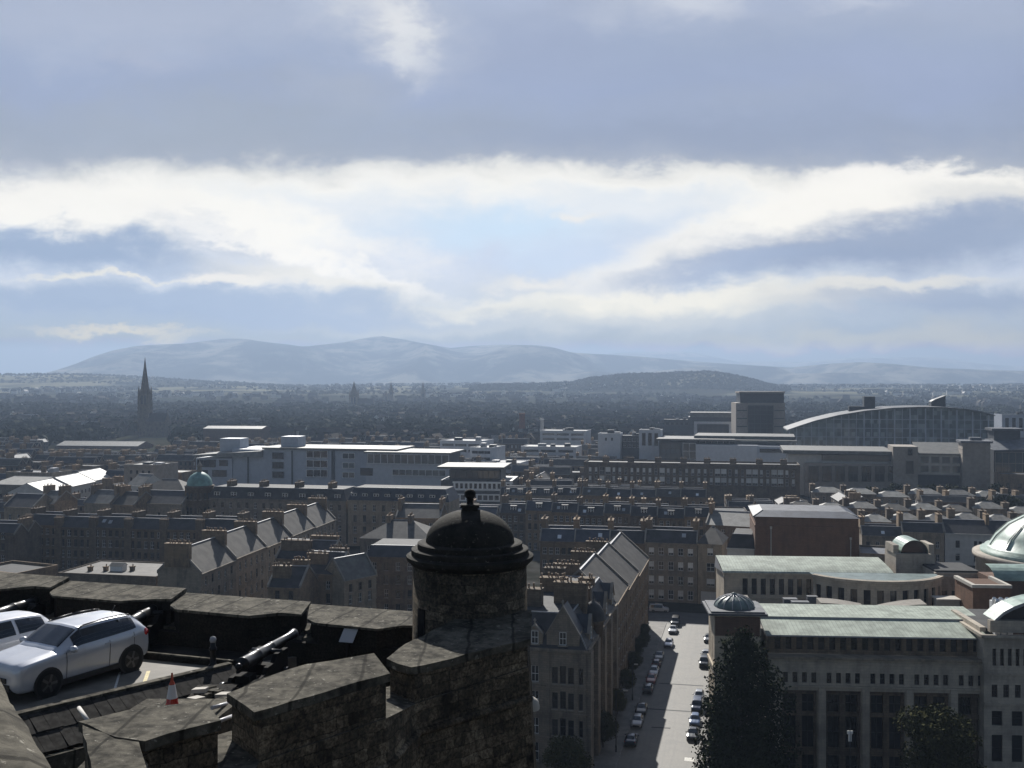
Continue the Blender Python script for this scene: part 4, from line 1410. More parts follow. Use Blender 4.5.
house('housing_block', 'pale narrow block with a single bright sloping roof before the tan tower', 'building', pa, rz_, L_, 12, 15.0, 'gable', 4, 'render_pale', 'roof_pale', front=openings(L_, 2, 1.0, [(9, 1.5), (12, 1.5)], .5), styles=('bare',), skew=False)
pa, rz_, L_ = line(-10, 424, 30, 420)
house('low_depot', 'long low pale-roofed depot at the left edge below the trees', 'building', pa, rz_, L_, 30, 12.5, 'gable', 2.0, 'sandstone_grey', 'roof_pale', front=openings(L_, 6, 1.2, [(7, 1.6)], .8), styles=('bare',), skew=False)
pa, rz_, L_ = line(6, 455, 52, 450)
house('low_depot', 'grey-roofed workshop with two chimneys behind the low depot', 'building', pa, rz_, L_, 14, 14.5, 'flat', .6, 'sandstone_grey', 'lead_roof', stacks=((7, 6, 'u', 2, 1.2, 0, 3), (15, 6, 'u', 2, 1.2, 0, 3)))
for i, (pa_, Da, pb_, Db, H_, rt, lab) in enumerate((
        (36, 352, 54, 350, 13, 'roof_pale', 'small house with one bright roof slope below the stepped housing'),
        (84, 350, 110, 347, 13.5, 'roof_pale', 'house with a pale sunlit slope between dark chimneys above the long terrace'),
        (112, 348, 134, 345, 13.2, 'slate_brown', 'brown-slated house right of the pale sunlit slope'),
        (136, 352, 182, 348, 13.2, 'slate_roof', 'wide dark-slated house left of the green-domed tower'),
        (140, 388, 184, 384, 14, 'slate_brown', 'hipped grey house behind the wide dark-slated one'),
        (4, 346, 33, 343, 12.6, 'slate_roof', 'dark slated house at far left above the gabled tenement'),
        (158, 440, 182, 437, 16.0, 'roof_pale', 'low block with a thin white roof right of the tan tower'))):
    pa, rz_, L_ = line(pa_, Da, pb_, Db)
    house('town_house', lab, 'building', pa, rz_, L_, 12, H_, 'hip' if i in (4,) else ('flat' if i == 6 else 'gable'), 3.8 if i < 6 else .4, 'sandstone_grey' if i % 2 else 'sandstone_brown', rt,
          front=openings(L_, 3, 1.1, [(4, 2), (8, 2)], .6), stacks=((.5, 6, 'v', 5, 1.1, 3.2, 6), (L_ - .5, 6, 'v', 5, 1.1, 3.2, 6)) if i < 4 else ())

# ------------------------------------------------------------------ right: hipped terraces below the glass arch
k_ = dict(cat='building')
row('terrace_house', '{} small house from the left in the upper terrace under the tree belt', 'building', 812, 432, 1010, 416, 6, 7.6, 9, 2.1, [(.1, 1.9), (.55, 1.9)], 4, roof='hip', hipx=4.2, jitter=2.5,
    roofs=('slate_pale', 'slate_pale', 'roof_mid'), walls=('sandstone_brown', 'sandstone_grey'), group='upper hipped terrace', pots=4, stackh=.6, thick=2.2, cmat='sandstone_dark', vary=.9)
row('terrace_house', '{} small house from the left in the second terrace, grey hipped roofs and dark stacks', 'building', 786, 388, 1040, 370, 8, 7.6, 9, 2.1, [(.1, 1.9), (.55, 1.9)], 4, roof='hip', hipx=4.0, jitter=3,
    roofs=('slate_pale', 'roof_mid', 'slate_pale', 'slate_brown'), walls=('sandstone_brown', 'sandstone_grey'), group='second hipped terrace', pots=4, stackh=.8, thick=2.2, cmat='sandstone_dark', vary=.9)
row('terrace_house', '{} small house from the left in the third terrace, close behind the dark-roofed row', 'building', 862, 346, 1050, 334, 6, 7.8, 9, 2.1, [(.1, 1.9), (.55, 1.9)], 4, roof='hip', hipx=3.8, jitter=2.5,
    roofs=('slate_pale', 'slate_pale', 'roof_mid'), walls=('sandstone_brown', 'sandstone_grey'), group='third hipped terrace', pots=4, stackh=.8, thick=2.2, cmat='sandstone_dark', vary=.9)
row('terrace_house', '{} dark-roofed house from the left in the row behind the small barrel vault', 'building', 862, 310, 944, 305, 2, 9.0, 11, 3.4, [(.08, 2.1), (.5, 2.1)], 4, roofs=('slate_roof',), walls=('sandstone_grey',), group='dark-roofed row', pots=5)
pa, rz_, L_ = line(945, 304.8, 1036, 299)
house('terrace_house', 'long white-walled house under a dark slate roof left of the great green dome', 'building', pa, rz_, L_, 11, 9.6, 'gable', 3.4, 'render_pale', 'slate_roof',
      front=[(3, 4.2, 5.2, 7.4), (8.2, 9.1, 5.2, 7.4), (9.5, 10.4, 5.2, 7.4), (16, 17.2, 5.2, 7.4), (21, 22.2, 5.2, 7.4), (8.2, 9.1, 1.2, 3.4), (9.5, 10.4, 1.2, 3.4), (3, 4.2, 1.2, 3.4), (16, 17.2, 1.2, 3.4)], styles=('bare', 'sill'),
      stacks=((L_ * .5, 5.5, 'v', 4, 1, 3, 5),))

# ------------------------------------------------------------------ the long dark stone block with tall white windows
pa, rz_, L_ = line(584, 472, 800, 452)
ops = []
n_ = 34
for i in range(n_):
    u = 1.5 + (i + .5) * (L_ - 3) / n_
    if i in (2, 3, 12, 21, 22, 26, 27, 30, 31):
        for z_ in (8.6, 12.6): ops.append((u - 1.2, u + 1.2, z_, z_ + 3.4))
    else:
        for z_ in (8.8, 12.8): ops.append((u - .6, u + .6, z_, z_ + 3.0))
house('school_building', 'long dark stone school with rows of tall white windows across the middle distance', 'building', pa, rz_, L_, 16, 17.6, 'flat', .8, 'sandstone_dark', 'slate_roof', front=ops, styles=('blind', 'white', 'blind'),
      stacks=tuple((L_ * f_, 5, 'u', 3, 1.4, 0.2, 4, 'sandstone_dark') for f_ in (.1, .22, .35, .47, .58, .7, .82, .93)))
# ------------------------------------------------------------------ the big pale office range on the right of the street
def office():
    rz = R(-4.0)
    a = Vector((xat(769, 136.5), 136.5))
    root = thing('office_range', 'large pale stone office range with two-step green copper roof, giant pilasters and curved rear wing', 'building', (a.x, a.y, 0), rz)
    mark(a, rz, 50, 62)
    inv = Matrix.Rotation(-rz, 2)

    def lo(px, D):
        q = inv @ (Vector((xat(px, D), D)) - a)
        return q.x, q.y
    L = 30.6
    H = 20.6
    mb = MB()
    F = lambda u, z, d: (u, d, z)
    bays = [(1.8 + i * 5.82, 1.8 + i * 5.82 + 4.7) for i in range(5)]
    att = [(1.0 + i * 1.475, 1.0 + i * 1.475 + .82) for i in range(20)]
    small = []
    for (b0, b1) in bays:
        for k_ in range(4): small.append((b0 + .1 + k_ * 1.26, b0 + .1 + k_ * 1.26 + .66))
    small = [s for s in small if s[1] < L - .2]
    bays = [(b0, min(b1, L - .4)) for b0, b1 in bays]
    ops = [(u0, u1, 18.55, 20.3) for u0, u1 in att] + [(u0, u1, 14.3, 15.75) for u0, u1 in small] + [(b0, b1, 1.0, 13.3) for b0, b1 in bays]
    # attic is stepped back behind a broad ledge
    Fa = lambda u, z, d: (u, d + 1.3, z)
    at_ = MB(); facade(at_, Fa, L, 17.96, H, ops[:20], .35); at_.build('attic_wall', ['sandstone_dark'], root)
    facade(mb, F, L, -2, 17.6, [o for o in ops[20:] if o[2] > 5], .3) if False else None
    facade(mb, F, L, 13.8, 17.6, [o for o in ops[20:] if o[2] > 5], .3)
    facade(mb, F, L, -2, 13.8, [o for o in ops[20:] if o[2] < 5], .3, back=False)
    for b0, b1 in bays:                      # deep bays
        mb.quad((b0, .3, 1.0), (b0, .3, 13.3), (b0, 1.1, 13.3), (b0, 1.1, 1.0)); mb.quad((b1, .3, 1.0), (b1, 1.1, 1.0), (b1, 1.1, 13.3), (b1, .3, 13.3))
    mb.box(-.1, L + .1, -.45, 1.28, 17.6, 17.95, m=1)
    mb.box(-.1, L + .1, -.2, -.004, 13.75, 14.0)
    mb.box(-.1, L + .1, -.12, -.004, 16.9, 17.1)
    for b0, b1 in bays: mb.box(b0 - 1.0, b0 - .12, -.22, -.005, -2, 13.7)
    mb.box(L - .35, L, -.22, -.005, -2, 13.7)
    mb.quad((0, 0, -2), (0, 0, 17.6), (0, 14, 17.6), (0, 14, -2)); mb.quad((0, 1.3, 17.6), (0, 1.3, H), (0, 14, H), (0, 14, 17.6))
    mb.quad((L, 0, -2), (L, 14, -2), (L, 14, 17.6), (L, 0, 17.6)); mb.quad((L, 1.3, 17.9), (L, 14, 17.9), (L, 14, H), (L, 1.3, H))
    mb.build('front_wall', ['sandstone_pale', 'sandstone_grey'], root)
    for u0, u1 in att: put('window', window_mesh(u1 - u0, 1.75, 'bare'), root, ((u0 + u1) / 2, 1.6, 18.55))
    for u0, u1 in small: put('window', window_mesh(u1 - u0, 1.45, 'bare'), root, ((u0 + u1) / 2, .25, 14.3))
    gm_ = MB()
    w_ = 4.7
    gm_.quad((0, .9, 0), (w_, .9, 0), (w_, .9, 12.3), (0, .9, 12.3), m=1)
    for z0, z1 in ((-.0, .4), (3.3, 4.3), (8.6, 9.2), (11.6, 12.3)): gm_.box(0, w_, .55, .89, z0, z1, m=0)
    gm_.box(1.95, 2.75, .4, .89, 0, 12.3, m=0)
    for x0 in (0, 4.35): gm_.box(x0, x0 + .35, .45, .89, 0, 12.3, m=0)
    for z0, z1 in ((.4, 3.3), (4.3, 8.6), (9.2, 11.6)):
        for x0, x1 in ((.35, 1.95), (2.75, 4.35)):
            gm_.box((x0 + x1) / 2 - .05, (x0 + x1) / 2 + .05, .8, .89, z0, z1, m=2)
            gm_.box(x0, x1, .8, .88, (z0 + z1) / 2 - .05, (z0 + z1) / 2 + .05, m=2)
    gme = gm_.mesh('bay_window', ['sandstone_dark', 'glass_dark', 'frame_dark'])
    for b0, b1 in bays:
        o = put('bay_window', gme, root, (b0, .15, 1.0))
        o.scale = ((b1 - b0) / w_, 1, 1)
    # roofs: two shallow copper slopes with a dark step between
    rb = MB()
    rb.quad((-.2, .9, H - .05), (L + .1, .9, H - .05), (L + .1, 6.6, H + .95), (-.2, 6.6, H + .95))
    rb.quad((-.2, .9, H - .25), (L + .1, .9, H - .25), (L + .1, .9, H - .05), (-.2, .9, H - .05), m=1)
    rb.quad((-.2, 6.61, H + .95), (L + .1, 6.61, H + .95), (L + .1, 6.61, H + 1.2), (-.2, 6.61, H + 1.2), m=1)
    rb.quad((-.2, 6.6, H + 1.2), (L + .1, 6.6, H + 1.2), (L + .1, 13.4, H + 1.55), (-.2, 13.4, H + 1.55))
    rb.quad((-.2, 13.4, H + 1.55), (L + .1, 13.4, H + 1.55), (L + .1, 14.2, H - .6), (-.2, 14.2, H - .6), m=1)
    for x_ in (-.2, L + .1):
        rb.quad((x_, .9, H - .25), (x_, 6.6, H + 1.2), (x_, 13.4, H + 1.55), (x_, 14.2, H - .6), m=1)
    rb.build('copper_roof', ['copper_green', 'lead_trim'], root)
    # flat deck, rooflights and plant
    dk = MB(); dk.prism([(.2, 14.2), (L + 12, 14.2), (L + 12, 50), (lo(728, 186)[0], 50), (lo(742, 165)[0], 26)], 12.2, 14.2); dk.build('roof_deck', ['felt_roof'], root)
    for px, D, w, d, h in ((790, 170, 2.4, 1.6, .3), (800, 168, 3.0, 1.4, .2), (812, 171, 1.8, 1.2, .5), (938, 163, 3.4, 1.4, .3), (950, 166, 2.2, 1.6, .5), (806, 164, 1.2, 1.2, .2)):
        x_, y_ = lo(px, D + 6); pl = MB(); pl.box(x_ - w / 2, x_ + w / 2, y_ - d / 2, y_ + d / 2, 14.2, 17.0 + h)
        pl.build('roof_plant', ['lead_roof'], root)
    cp = MB()
    for pa_, pb_, D in ((821, 866, 158), (883, 927, 157)):
        for i in range(8):
            t0, t1 = i / 8, (i + 1) / 8
            x0, y0 = lo(pa_ + (pb_ - pa_) * t0, D); x1, y1 = lo(pa_ + (pb_ - pa_) * t1, D)
            b0 = math.sin(math.pi * (t0 * .5 + (.5 if pa_ < 850 else 0))) * .9; b1 = math.sin(math.pi * (t1 * .5 + (.5 if pa_ < 850 else 0))) * .9
            cp.prism([(x0, y0), (x1, y1), (x1, y1 + 3.2), (x0, y0 + 3.2)], 14.0, 0, top=[19.5 + b0, 19.5 + b1, 19.65 + b1, 19.65 + b0])
    cp.build('curved_parapet', ['stone_trim'], root)
    # rear wing
    x0, y0 = lo(724, 186); x1, _ = lo(895, 183)
    w = x1 - x0
    rw = MB()
    Fr = lambda u, z, d: (x0 + u, y0 + d, z)
    n = 17
    wops = [(3.4 + i * 1.66, 3.4 + i * 1.66 + .95, 15.9, 18.9) for i in range(n) if 3.4 + i * 1.66 + 1 < w]
    facade(rw, Fr, w, -2, 20, wops, .4)
    rw.box(x0 - .2, x0 + w, y0 - .3, y0 - .004, 19.6, 20.0); rw.box(x0 - .2, x0 + w, y0 - .15, y0 - .005, 15.2, 15.5)
    rw.quad((x0, y0, -2), (x0, y0, 20), (x0, y0 + 11, 20), (x0, y0 + 11, -2)); rw.quad((x0 + w, y0, -2), (x0 + w, y0 + 11, -2), (x0 + w, y0 + 11, 20), (x0 + w, y0, 20))
    rw.build('rear_wall', ['sandstone_pale'], root)
    for (u0, u1, z0, z1) in wops: put('window', window_mesh(u1 - u0, z1 - z0, 'bare'), root, (x0 + (u0 + u1) / 2, y0 + .34, z0))
    rr = MB()
    for i in range(6):
        a0, a1 = i / 6 * R(70), (i + 1) / 6 * R(70)
        ya, yb = y0 - .35 + 10.0 * (1 - math.cos(a0)) / (1 - math.cos(R(70))), y0 - .35 + 10.0 * (1 - math.cos(a1)) / (1 - math.cos(R(70)))
        za, zb = 20 + 1.5 * (i / 6), 20 + 1.5 * ((i + 1) / 6)
        rr.quad((x0 - .3, ya, za), (x0 + w, ya, za), (x0 + w, yb, zb), (x0 - .3, yb, zb))
    rr.quad((x0 - .3, y0 + 9.7, 21.5), (x0 + w, y0 + 9.7, 21.5), (x0 + w, y0 + 11, 19), (x0 - .3, y0 + 11, 19), m=1)
    rr.quad((x0 - .3, y0 - .35, 20), (x0 - .3, y0 + 9.7, 21.5), (x0 - .3, y0 + 11, 19), m=1)
    rr.build('rear_copper_roof', ['copper_green', 'lead_trim'], root)
    # bowed bay
    bx, by = lo(877, 178.5)
    rad_, cyy = 14.0, 0.0
    half = lo(933, 182)[0] - bx
    rad_ = 13.5
    ah = math.asin(min(.98, half / rad_))
    cy_ = by + rad_ * math.cos(ah)
    bw = MB()
    nseg = 12
    aw = []
    for i in range(nseg):
        a0 = -ah + 2 * ah * i / nseg; a1 = -ah + 2 * ah * (i + 1) / nseg
        p0 = Vector((bx + rad_ * math.sin(a0), cy_ - rad_ * math.cos(a0))); p1 = Vector((bx + rad_ * math.sin(a1), cy_ - rad_ * math.cos(a1)))
        dv = (p1 - p0); l_ = dv.length; dn = dv.normalized(); nv = Vector((-dn.y, dn.x))
        mp = lambda u, z, d, p0=p0, dn=dn, nv=nv: (p0.x + dn.x * u + nv.x * d, p0.y + dn.y * u + nv.y * d, z)
        op = (l_ * .24, l_ * .76, 15.6, 19.3)
        facade(bw, mp, l_, 12, 21.0, [op], .45)
        aw.append((mp(l_ / 2, 15.6, .4), math.atan2(dn.y, dn.x), l_ * .52, p0, p1, nv))
        q0, q1 = p0 - nv * .4, p1 - nv * .4
        bw.quad((*q0, 20.5), (*q1, 20.5), (*q1, 20.95), (*q0, 20.95)); bw.quad((*q0, 20.95), (*q1, 20.95), (*(p1 + nv * .5), 20.98), (*(p0 + nv * .5), 20.98)); bw.quad((*q0, 20.5), (*p0, 20.5), (*p1, 20.5), (*q1, 20.5))
    bw.build('bowed_wall', ['sandstone_pale'], root)
    for loc, ang, w_, *_ in aw: put('window', window_mesh(w_, 3.7, 'bare'), root, loc, ang)
    br_ = MB(); br_.quad(*[(a_[3].x, a_[3].y, 20.7) for a_ in aw], (aw[-1][4].x, aw[-1][4].y, 20.7), (aw[-1][4].x, aw[-1][4].y + 3, 20.7), (aw[0][3].x, aw[0][3].y + 3, 20.7)); br_.build('bay_roof', ['copper_dark'], root)
    # stair block with the little barrel vault
    sx0, sy0 = lo(896, 189); sx1, _ = lo(934, 189)
    sb = MB(); sb.box(sx0, sx1, sy0, sy0 + 7, 12, 22.9); sb.box(sx0 - .2, sx0 + .8, sy0 + 1, sy0 + 6, 22.9, 24.4); sb.box(sx1 - .8, sx1 + .2, sy0 + 1, sy0 + 6, 22.9, 24.6); sb.build('stair_block', ['sandstone_pale'], root)
    vc = (sx0 + sx1) / 2; vr = 2.55
    vb = MB()
    for i in range(14):
        a0, a1 = math.pi * i / 14, math.pi * (i + 1) / 14
        y_0, y_1 = sy0 + .4, sy0 + 6.8
        vb.smooth.add(len(vb.f))
        vb.quad((vc + vr * math.cos(a0), y_0, 22.9 + vr * math.sin(a0)), (vc + vr * math.cos(a0), y_1, 22.9 + vr * math.sin(a0)), (vc + vr * math.cos(a1), y_1, 22.9 + vr * math.sin(a1)), (vc + vr * math.cos(a1), y_0, 22.9 + vr * math.sin(a1)))
    for y_ in (sy0 + .9, sy0 + 6.5): vb.quad(*[(vc + (vr - .1) * math.cos(math.pi * i / 14), y_, 22.9 + (vr - .1) * math.sin(math.pi * i / 14)) for i in range(15)], m=1)
    vb.build('barrel_vault', ['copper_dome', 'glass_dark'], root)
    # lower wing between vault and dome
    x0, y0 = lo(936, 181); x1, _ = lo(984, 179)
    w = x1 - x0
    rw = MB()
    Fr = lambda u, z, d: (x0 + u, y0 + d, z)
    wops = [(1.0 + i * 1.75, 1.0 + i * 1.75 + 1.0, 14.6, 17.6) for i in range(4)]
    facade(rw, Fr, w, -2, 20.8, wops, .4); rw.box(x0, x0 + w, y0 - .25, y0 - .005, 19.9, 20.3)
    rw.box(x0, x0 + w, y0 + .5, y0 + 10, -2, 20.75)
    rw.build('link_wall', ['sandstone_pale'], root)
    for (u0, u1, z0, z1) in wops: put('window', window_mesh(u1 - u0, z1 - z0, 'bare'), root, (x0 + (u0 + u1) / 2, y0 + .34, z0))
    lk = MB(); lk.box(x0 + .2, x0 + w, y0 + 1, y0 + 9.5, 20.76, 21.1); lk.build('link_roof', ['felt_roof'], root)
    x0, y0 = lo(936, 170); x1, _ = lo(974, 169)
    tr = MB(); tr.box(x0, x1, y0, y0 + .8, 14, 18.3); tr.box(x0, x1, y0 - .6, y0 + 2.4, 18.3, 18.55); tr.build('roof_parapet', ['stone_trim_pale'], root)
    # right pavilion, stepping forward
    x0, y0 = lo(984, 133.5)
    w, d = 17.0, 14.0
    rp = MB()
    Fr = lambda u, z, d_: (x0 + u, y0 + d_, z)
    o1 = [(1.1 + i * 1.0, 1.1 + i * 1.0 + .5, 17.4, 19.7) for i in range(14)]
    o2 = [(1.0 + i * 1.5, 1.0 + i * 1.5 + .75, 13.2, 14.9) for i in range(10)]
    o3 = [(1.0 + i * 2.6, 1.0 + i * 2.6 + 1.4, 9.4, 11.4) for i in range(6)]
    o4 = [(1.0 + i * 2.6, 1.0 + i * 2.6 + 1.4, 4.6, 8.2) for i in range(6)]
    o5 = [(1.0 + i * 2.6, 1.0 + i * 2.6 + 1.4, 0.6, 3.2) for i in range(6)]
    facade(rp, Fr, w, -2, 21.6, o1 + o2 + o3 + o4 + o5, .3)
    rp.quad((x0, y0, -2), (x0, y0, 21.6), (x0, y0 + d, 21.6), (x0, y0 + d, -2)); rp.quad((x0 + w, y0, -2), (x0 + w, y0 + d, -2), (x0 + w, y0 + d, 21.6), (x0 + w, y0, 21.6))
    rp.box(x0 - .5, x0 + w, y0 - .5, y0 - .004, 21.2, 21.6); rp.box(x0 - .5, x0 - .004, y0 - .5, y0 + d, 21.2, 21.59)
    rp.box(x0, x0 + w, y0 - .15, y0 - .005, 16.2, 16.5); rp.box(x0, x0 + w, y0 - .15, y0 - .006, 12.2, 12.5)
    rp.box(x0, x0 + .8, y0 + 1.4, y0 + 12, 21.6, 22.2); rp.box(x0 + 1.2, x0 + w, y0 + 1.0, y0 + 1.9, 21.6, 23.2)
    rp.build('pavilion_wall', ['sandstone_pale'], root)
    for o_ in o1 + o2 + o3 + o4 + o5: put('window', window_mesh(o_[1] - o_[0], o_[3] - o_[2], 'bare'), root, (x0 + (o_[0] + o_[1]) / 2, y0 + .24, o_[2]))
    ar = MB()
    cxa, rr_, rise = x0 + 9.4, 7.6, 3.0
    prev = None
    for i in range(13):
        a_ = -1 + 2 * i / 12
        p = (cxa + rr_ * a_, 23.2 + rise * (1 - a_ * a_) ** .8)
        if prev:
            ar.smooth.add(len(ar.f)); ar.quad((prev[0], y0 + 1.2, prev[1]), (p[0], y0 + 1.2, p[1]), (p[0], y0 + 5, p[1]), (prev[0], y0 + 5, prev[1]))
            ar.quad((prev[0], y0 + 1.2, prev[1] - .45), (p[0], y0 + 1.2, p[1] - .45), (p[0], y0 + 1.2, p[1]), (prev[0], y0 + 1.2, prev[1]), m=1)
            ar.quad((prev[0], y0 + 1.9, 23.2), (p[0], y0 + 1.9, 23.2), (p[0], y0 + 1.9, p[1] - .2), (prev[0], y0 + 1.9, prev[1] - .2), m=2)
        prev = p
    ar.quad((x0 + 1.2, y0 + 1.9, 21.9), (x0 + w, y0 + 1.9, 21.9), (x0 + w, y0 + d, 21.9), (x0 + 1.2, y0 + d, 21.9), m=3)
    ar.build('arched_roof', ['copper_dome', 'lead_trim', 'glass_dark', 'felt_roof'], root)
    # brick lift tower with white cowls
    x0, y0 = lo(973, 164); x1, _ = lo(1012, 163)
    bt = MB(); bt.box(x0, x1, y0, y0 + 8, 12, 21.6); bt.box(x0 - .2, x1 + .2, y0 - .2, y0 + .4, 21.6, 22.1, m=1); bt.box(x0 - .2, x0 + .5, y0 + .4, y0 + 8, 21.6, 22.1, m=1); bt.box(x1 - .4, x1 + .2, y0 + .4, y0 + 8, 21.6, 22.1, m=1)
    bt.build('lift_tower', ['brick_brown', 'stone_trim_pale'], root)
    cw = MB()
    cx0, cy0 = lo(995, 152)
    for i in range(3):
        for j in range(2):
            cw.box(cx0 + i * .95, cx0 + i * .95 + .75, cy0 + j * 1.2, cy0 + j * 1.2 + .9, 14, 21.4 + .35 * j)
            cw.tube((cx0 + i * .95 + .37, cy0 + j * 1.2 + .45, 21.4), (cx0 + i * .95 + .37, cy0 + j * 1.2 - .1, 22.2), .3, seg=8)
    cw.build('roof_cowl', ['frame_white'], root)
    x0, y0 = lo(996, 172)
    cg = MB(); cg.box(x0, x0 + 14, y0, y0 + 8, 12, 21.2, m=1)
    for i in range(6):
        a0, a1 = R(180 - i * 15), R(180 - (i + 1) * 15)
        cg.smooth.add(len(cg.f)); cg.quad((x0 - .3, y0 + 4 + 4.3 * math.cos(a0), 21.2 + 2.2 * math.sin(a0)), (x0 + 14, y0 + 4 + 4.3 * math.cos(a0), 21.2 + 2.2 * math.sin(a0)), (x0 + 14, y0 + 4 + 4.3 * math.cos(a1), 21.2 + 2.2 * math.sin(a1)), (x0 - .3, y0 + 4 + 4.3 * math.cos(a1), 21.2 + 2.2 * math.sin(a1)))
    cg.build('side_copper_roof', ['copper_dome', 'brick_brown'], root)
    # flat brick yard parapet left of the main roof
    x0, y0 = lo(762, 152)
    pw = MB(); pw.prism([(-.9, 3), (-.3, 3), (-.3, 16), (-.9, 16)], 12, 0, top=[20.9, 20.9, 22.8, 22.8]); pw.build('end_parapet', ['stone_trim'], root)
    return root


office()

# corner pavilion with ribbed lead dome
cpv = thing('domed_corner_pavilion', 'square pale stone corner pavilion with a ribbed lead dome on a wide eave', 'building', (xat(734, 139.2), 139.2, 0), R(-4))
FOOT.append((xat(731, 136), 139, 7))
mb = MB()
hw = 3.1
ops = [(1.3, 1.75, 17.2, 20.2), (1.3, 1.75, 12.2, 15.2), (4.2, 4.65, 17.2, 20.2), (4.2, 4.65, 12.2, 15.2)]
facade(mb, lambda u, z, d: (-hw + u, -hw + d, z), 2 * hw, -2, 23.6, ops, .4)
facade(mb, lambda u, z, d: (-hw + d, hw - u, z), 2 * hw, -2, 23.6, ops, .4)
facade(mb, lambda u, z, d: (hw - d, -hw + u, z), 2 * hw, -2, 23.6, [], .4)
facade(mb, lambda u, z, d: (hw - u, hw - d, z), 2 * hw, -2, 23.6, [], .4)
mb.box(-hw - .25, hw + .25, -hw - .25, -hw - .004, 16.2, 16.6)
mb.box(-hw - .25, -hw - .004, -hw, hw, 16.2, 16.6)
mb.build('wall', ['sandstone_pale'], cpv)
for u in (1.525, 4.425):
    for z_ in (17.2, 12.2):
        put('window', window_mesh(.45, 3.0, 'bare'), cpv, (-hw + u, -hw + .34, z_))
mb = MB(); mb.box(-3.0, 3.0, -hw - .03, -hw + .05, 20.7, 23.3); mb.build('brick_frieze', ['brick_brown'], cpv)
mb = MB()
mb.box(-hw - .85, hw + .85, -hw - .85, hw + .85, 23.6, 23.9); mb.box(-hw - .5, hw + .5, -hw - .5, hw + .5, 23.9, 24.1)
mb.build('eave', ['lead_roof'], cpv)
mb = MB()
dz_ = lambda z: 24.1 + (z - 24.5) * .78
mb.lathe([(r, dz_(z)) for r, z in [(2.75, 24.5), (2.75, 24.75), (2.55, 25.2), (2.0, 25.85), (1.2, 26.3), (.4, 26.5), (.4, 26.75), (.0, 26.95)]], 28)
for i in range(14):
    a_ = 2 * math.pi * i / 14
    pr = [(2.78, 24.6), (2.6, 25.22), (2.04, 25.9), (1.22, 26.36), (.4, 26.56)]
    for (r0, z0), (r1, z1) in zip(pr, pr[1:]): mb.tube((r0 * math.cos(a_), r0 * math.sin(a_), dz_(z0)), (r1 * math.cos(a_), r1 * math.sin(a_), dz_(z1)), .075, seg=4, m=1, cap=False)
mb.build('dome', ['copper_dark', 'lead_trim'], cpv)

# brick fly tower with blue roof
pa, rz_, L_ = line(755, 232, 859, 228)
ft = thing('fly_tower', 'big windowless brown brick theatre fly tower with a blue hipped metal roof', 'building', (pa.x, pa.y, 0), rz_)
mark(pa, rz_, L_, 20)
mb = MB(); mb.box(0, L_, 0, 20, -2, 21.9); mb.box(-.12, L_ + .12, -.12, 20.1, 21.9, 22.3); mb.box(.1, L_ - .1, .1, 19.9, 22.3, 24.3)
for u in (0, L_ - .9): mb.box(u, u + .9, -.25, -.005, -2, 21.88)
mb.build('wall', ['brick_brown'], ft)
mb = MB(); A = [(-.4, -.4, 24.3), (L_ + .4, -.4, 24.3), (L_ + .4, 20.4, 24.3), (-.4, 20.4, 24.3)]; Bq = [(2.0, 4, 25.3), (L_ - 2.0, 4, 25.3), (L_ - 2.0, 16, 25.3), (2.0, 16, 25.3)]
for i in range(4): mb.quad(A[i], A[(i + 1) % 4], Bq[(i + 1) % 4], Bq[i])
mb.quad(*Bq, m=1)
for i in range(4): mb.tube(A[i], Bq[i], .14, seg=5, m=1)
mb.build('roof', ['slate_blue', 'lead_roof'], ft)
mb = MB(); mb.tube((L_ * .155, -.35, 12), (L_ * .155, -.35, 21.5), .12, seg=6); mb.box(L_ * .155 - .25, L_ * .155 + .25, -.5, -.1, 21.5, 22.1); mb.build('drainpipe', ['stone_trim_pale'], ft)
mb = MB(); mb.tube((L_ * .92, -.35, 12), (L_ * .92, -.35, 19.5), .1, seg=6); mb.box(L_ * .92 - .2, L_ * .92 + .2, -.5, -.1, 19.5, 20); mb.build('drainpipe', ['stone_trim_pale'], ft)
pa, rz_, L_ = line(860, 222, 892, 220)
house('theatre_annex', 'low pale-roofed annexe between the brick fly tower and the small barrel vault', 'building', pa, rz_, L_, 12, 17.0, 'flat', .5, 'sandstone_grey', 'lead_roof', front=openings(L_, 3, 1.0, [(13.5, 2)], .6), styles=('white',))

# concert hall dome
D_ = 203
hx = xat(1078, D_)
ch = thing('concert_hall', 'round stone concert hall under a great pale green copper dome, cut by the right edge', 'building', (hx, D_ + 4, 0))
FOOT.append((hx, D_, 22))
mb = MB(); mb.lathe([(17.2, -2), (17.2, 18.6), (17.9, 18.8), (17.9, 19.6), (16.4, 19.7)], 56); mb.build('drum', ['sandstone_pale'], ch)
mb = MB(); mb.lathe([(16.4, 19.7), (16.4, 20.3), (15.5, 20.4), (15.5, 21.0), (14.7, 21.1), (13.4, 23.2), (11.0, 25.6), (8.0, 27.4), (4.6, 28.6), (2.4, 29.0)], 56)
for i in range(14):
    a_ = 2 * math.pi * (i + .5) / 14
    pr = [(14.8, 21.2), (13.5, 23.3), (11.05, 25.7), (8.0, 27.5), (4.6, 28.7)]
    for (r0, z0), (r1, z1) in zip(pr, pr[1:]):
        for off in (-.02, .02):
            mb.tube((r0 * math.cos(a_ + off), r0 * math.sin(a_ + off), z0), (r1 * math.cos(a_ + off), r1 * math.sin(a_ + off), z1), .085, seg=4, m=1, cap=False)
mb.build('dome', ['copper_dome', 'copper_dark'], ch)
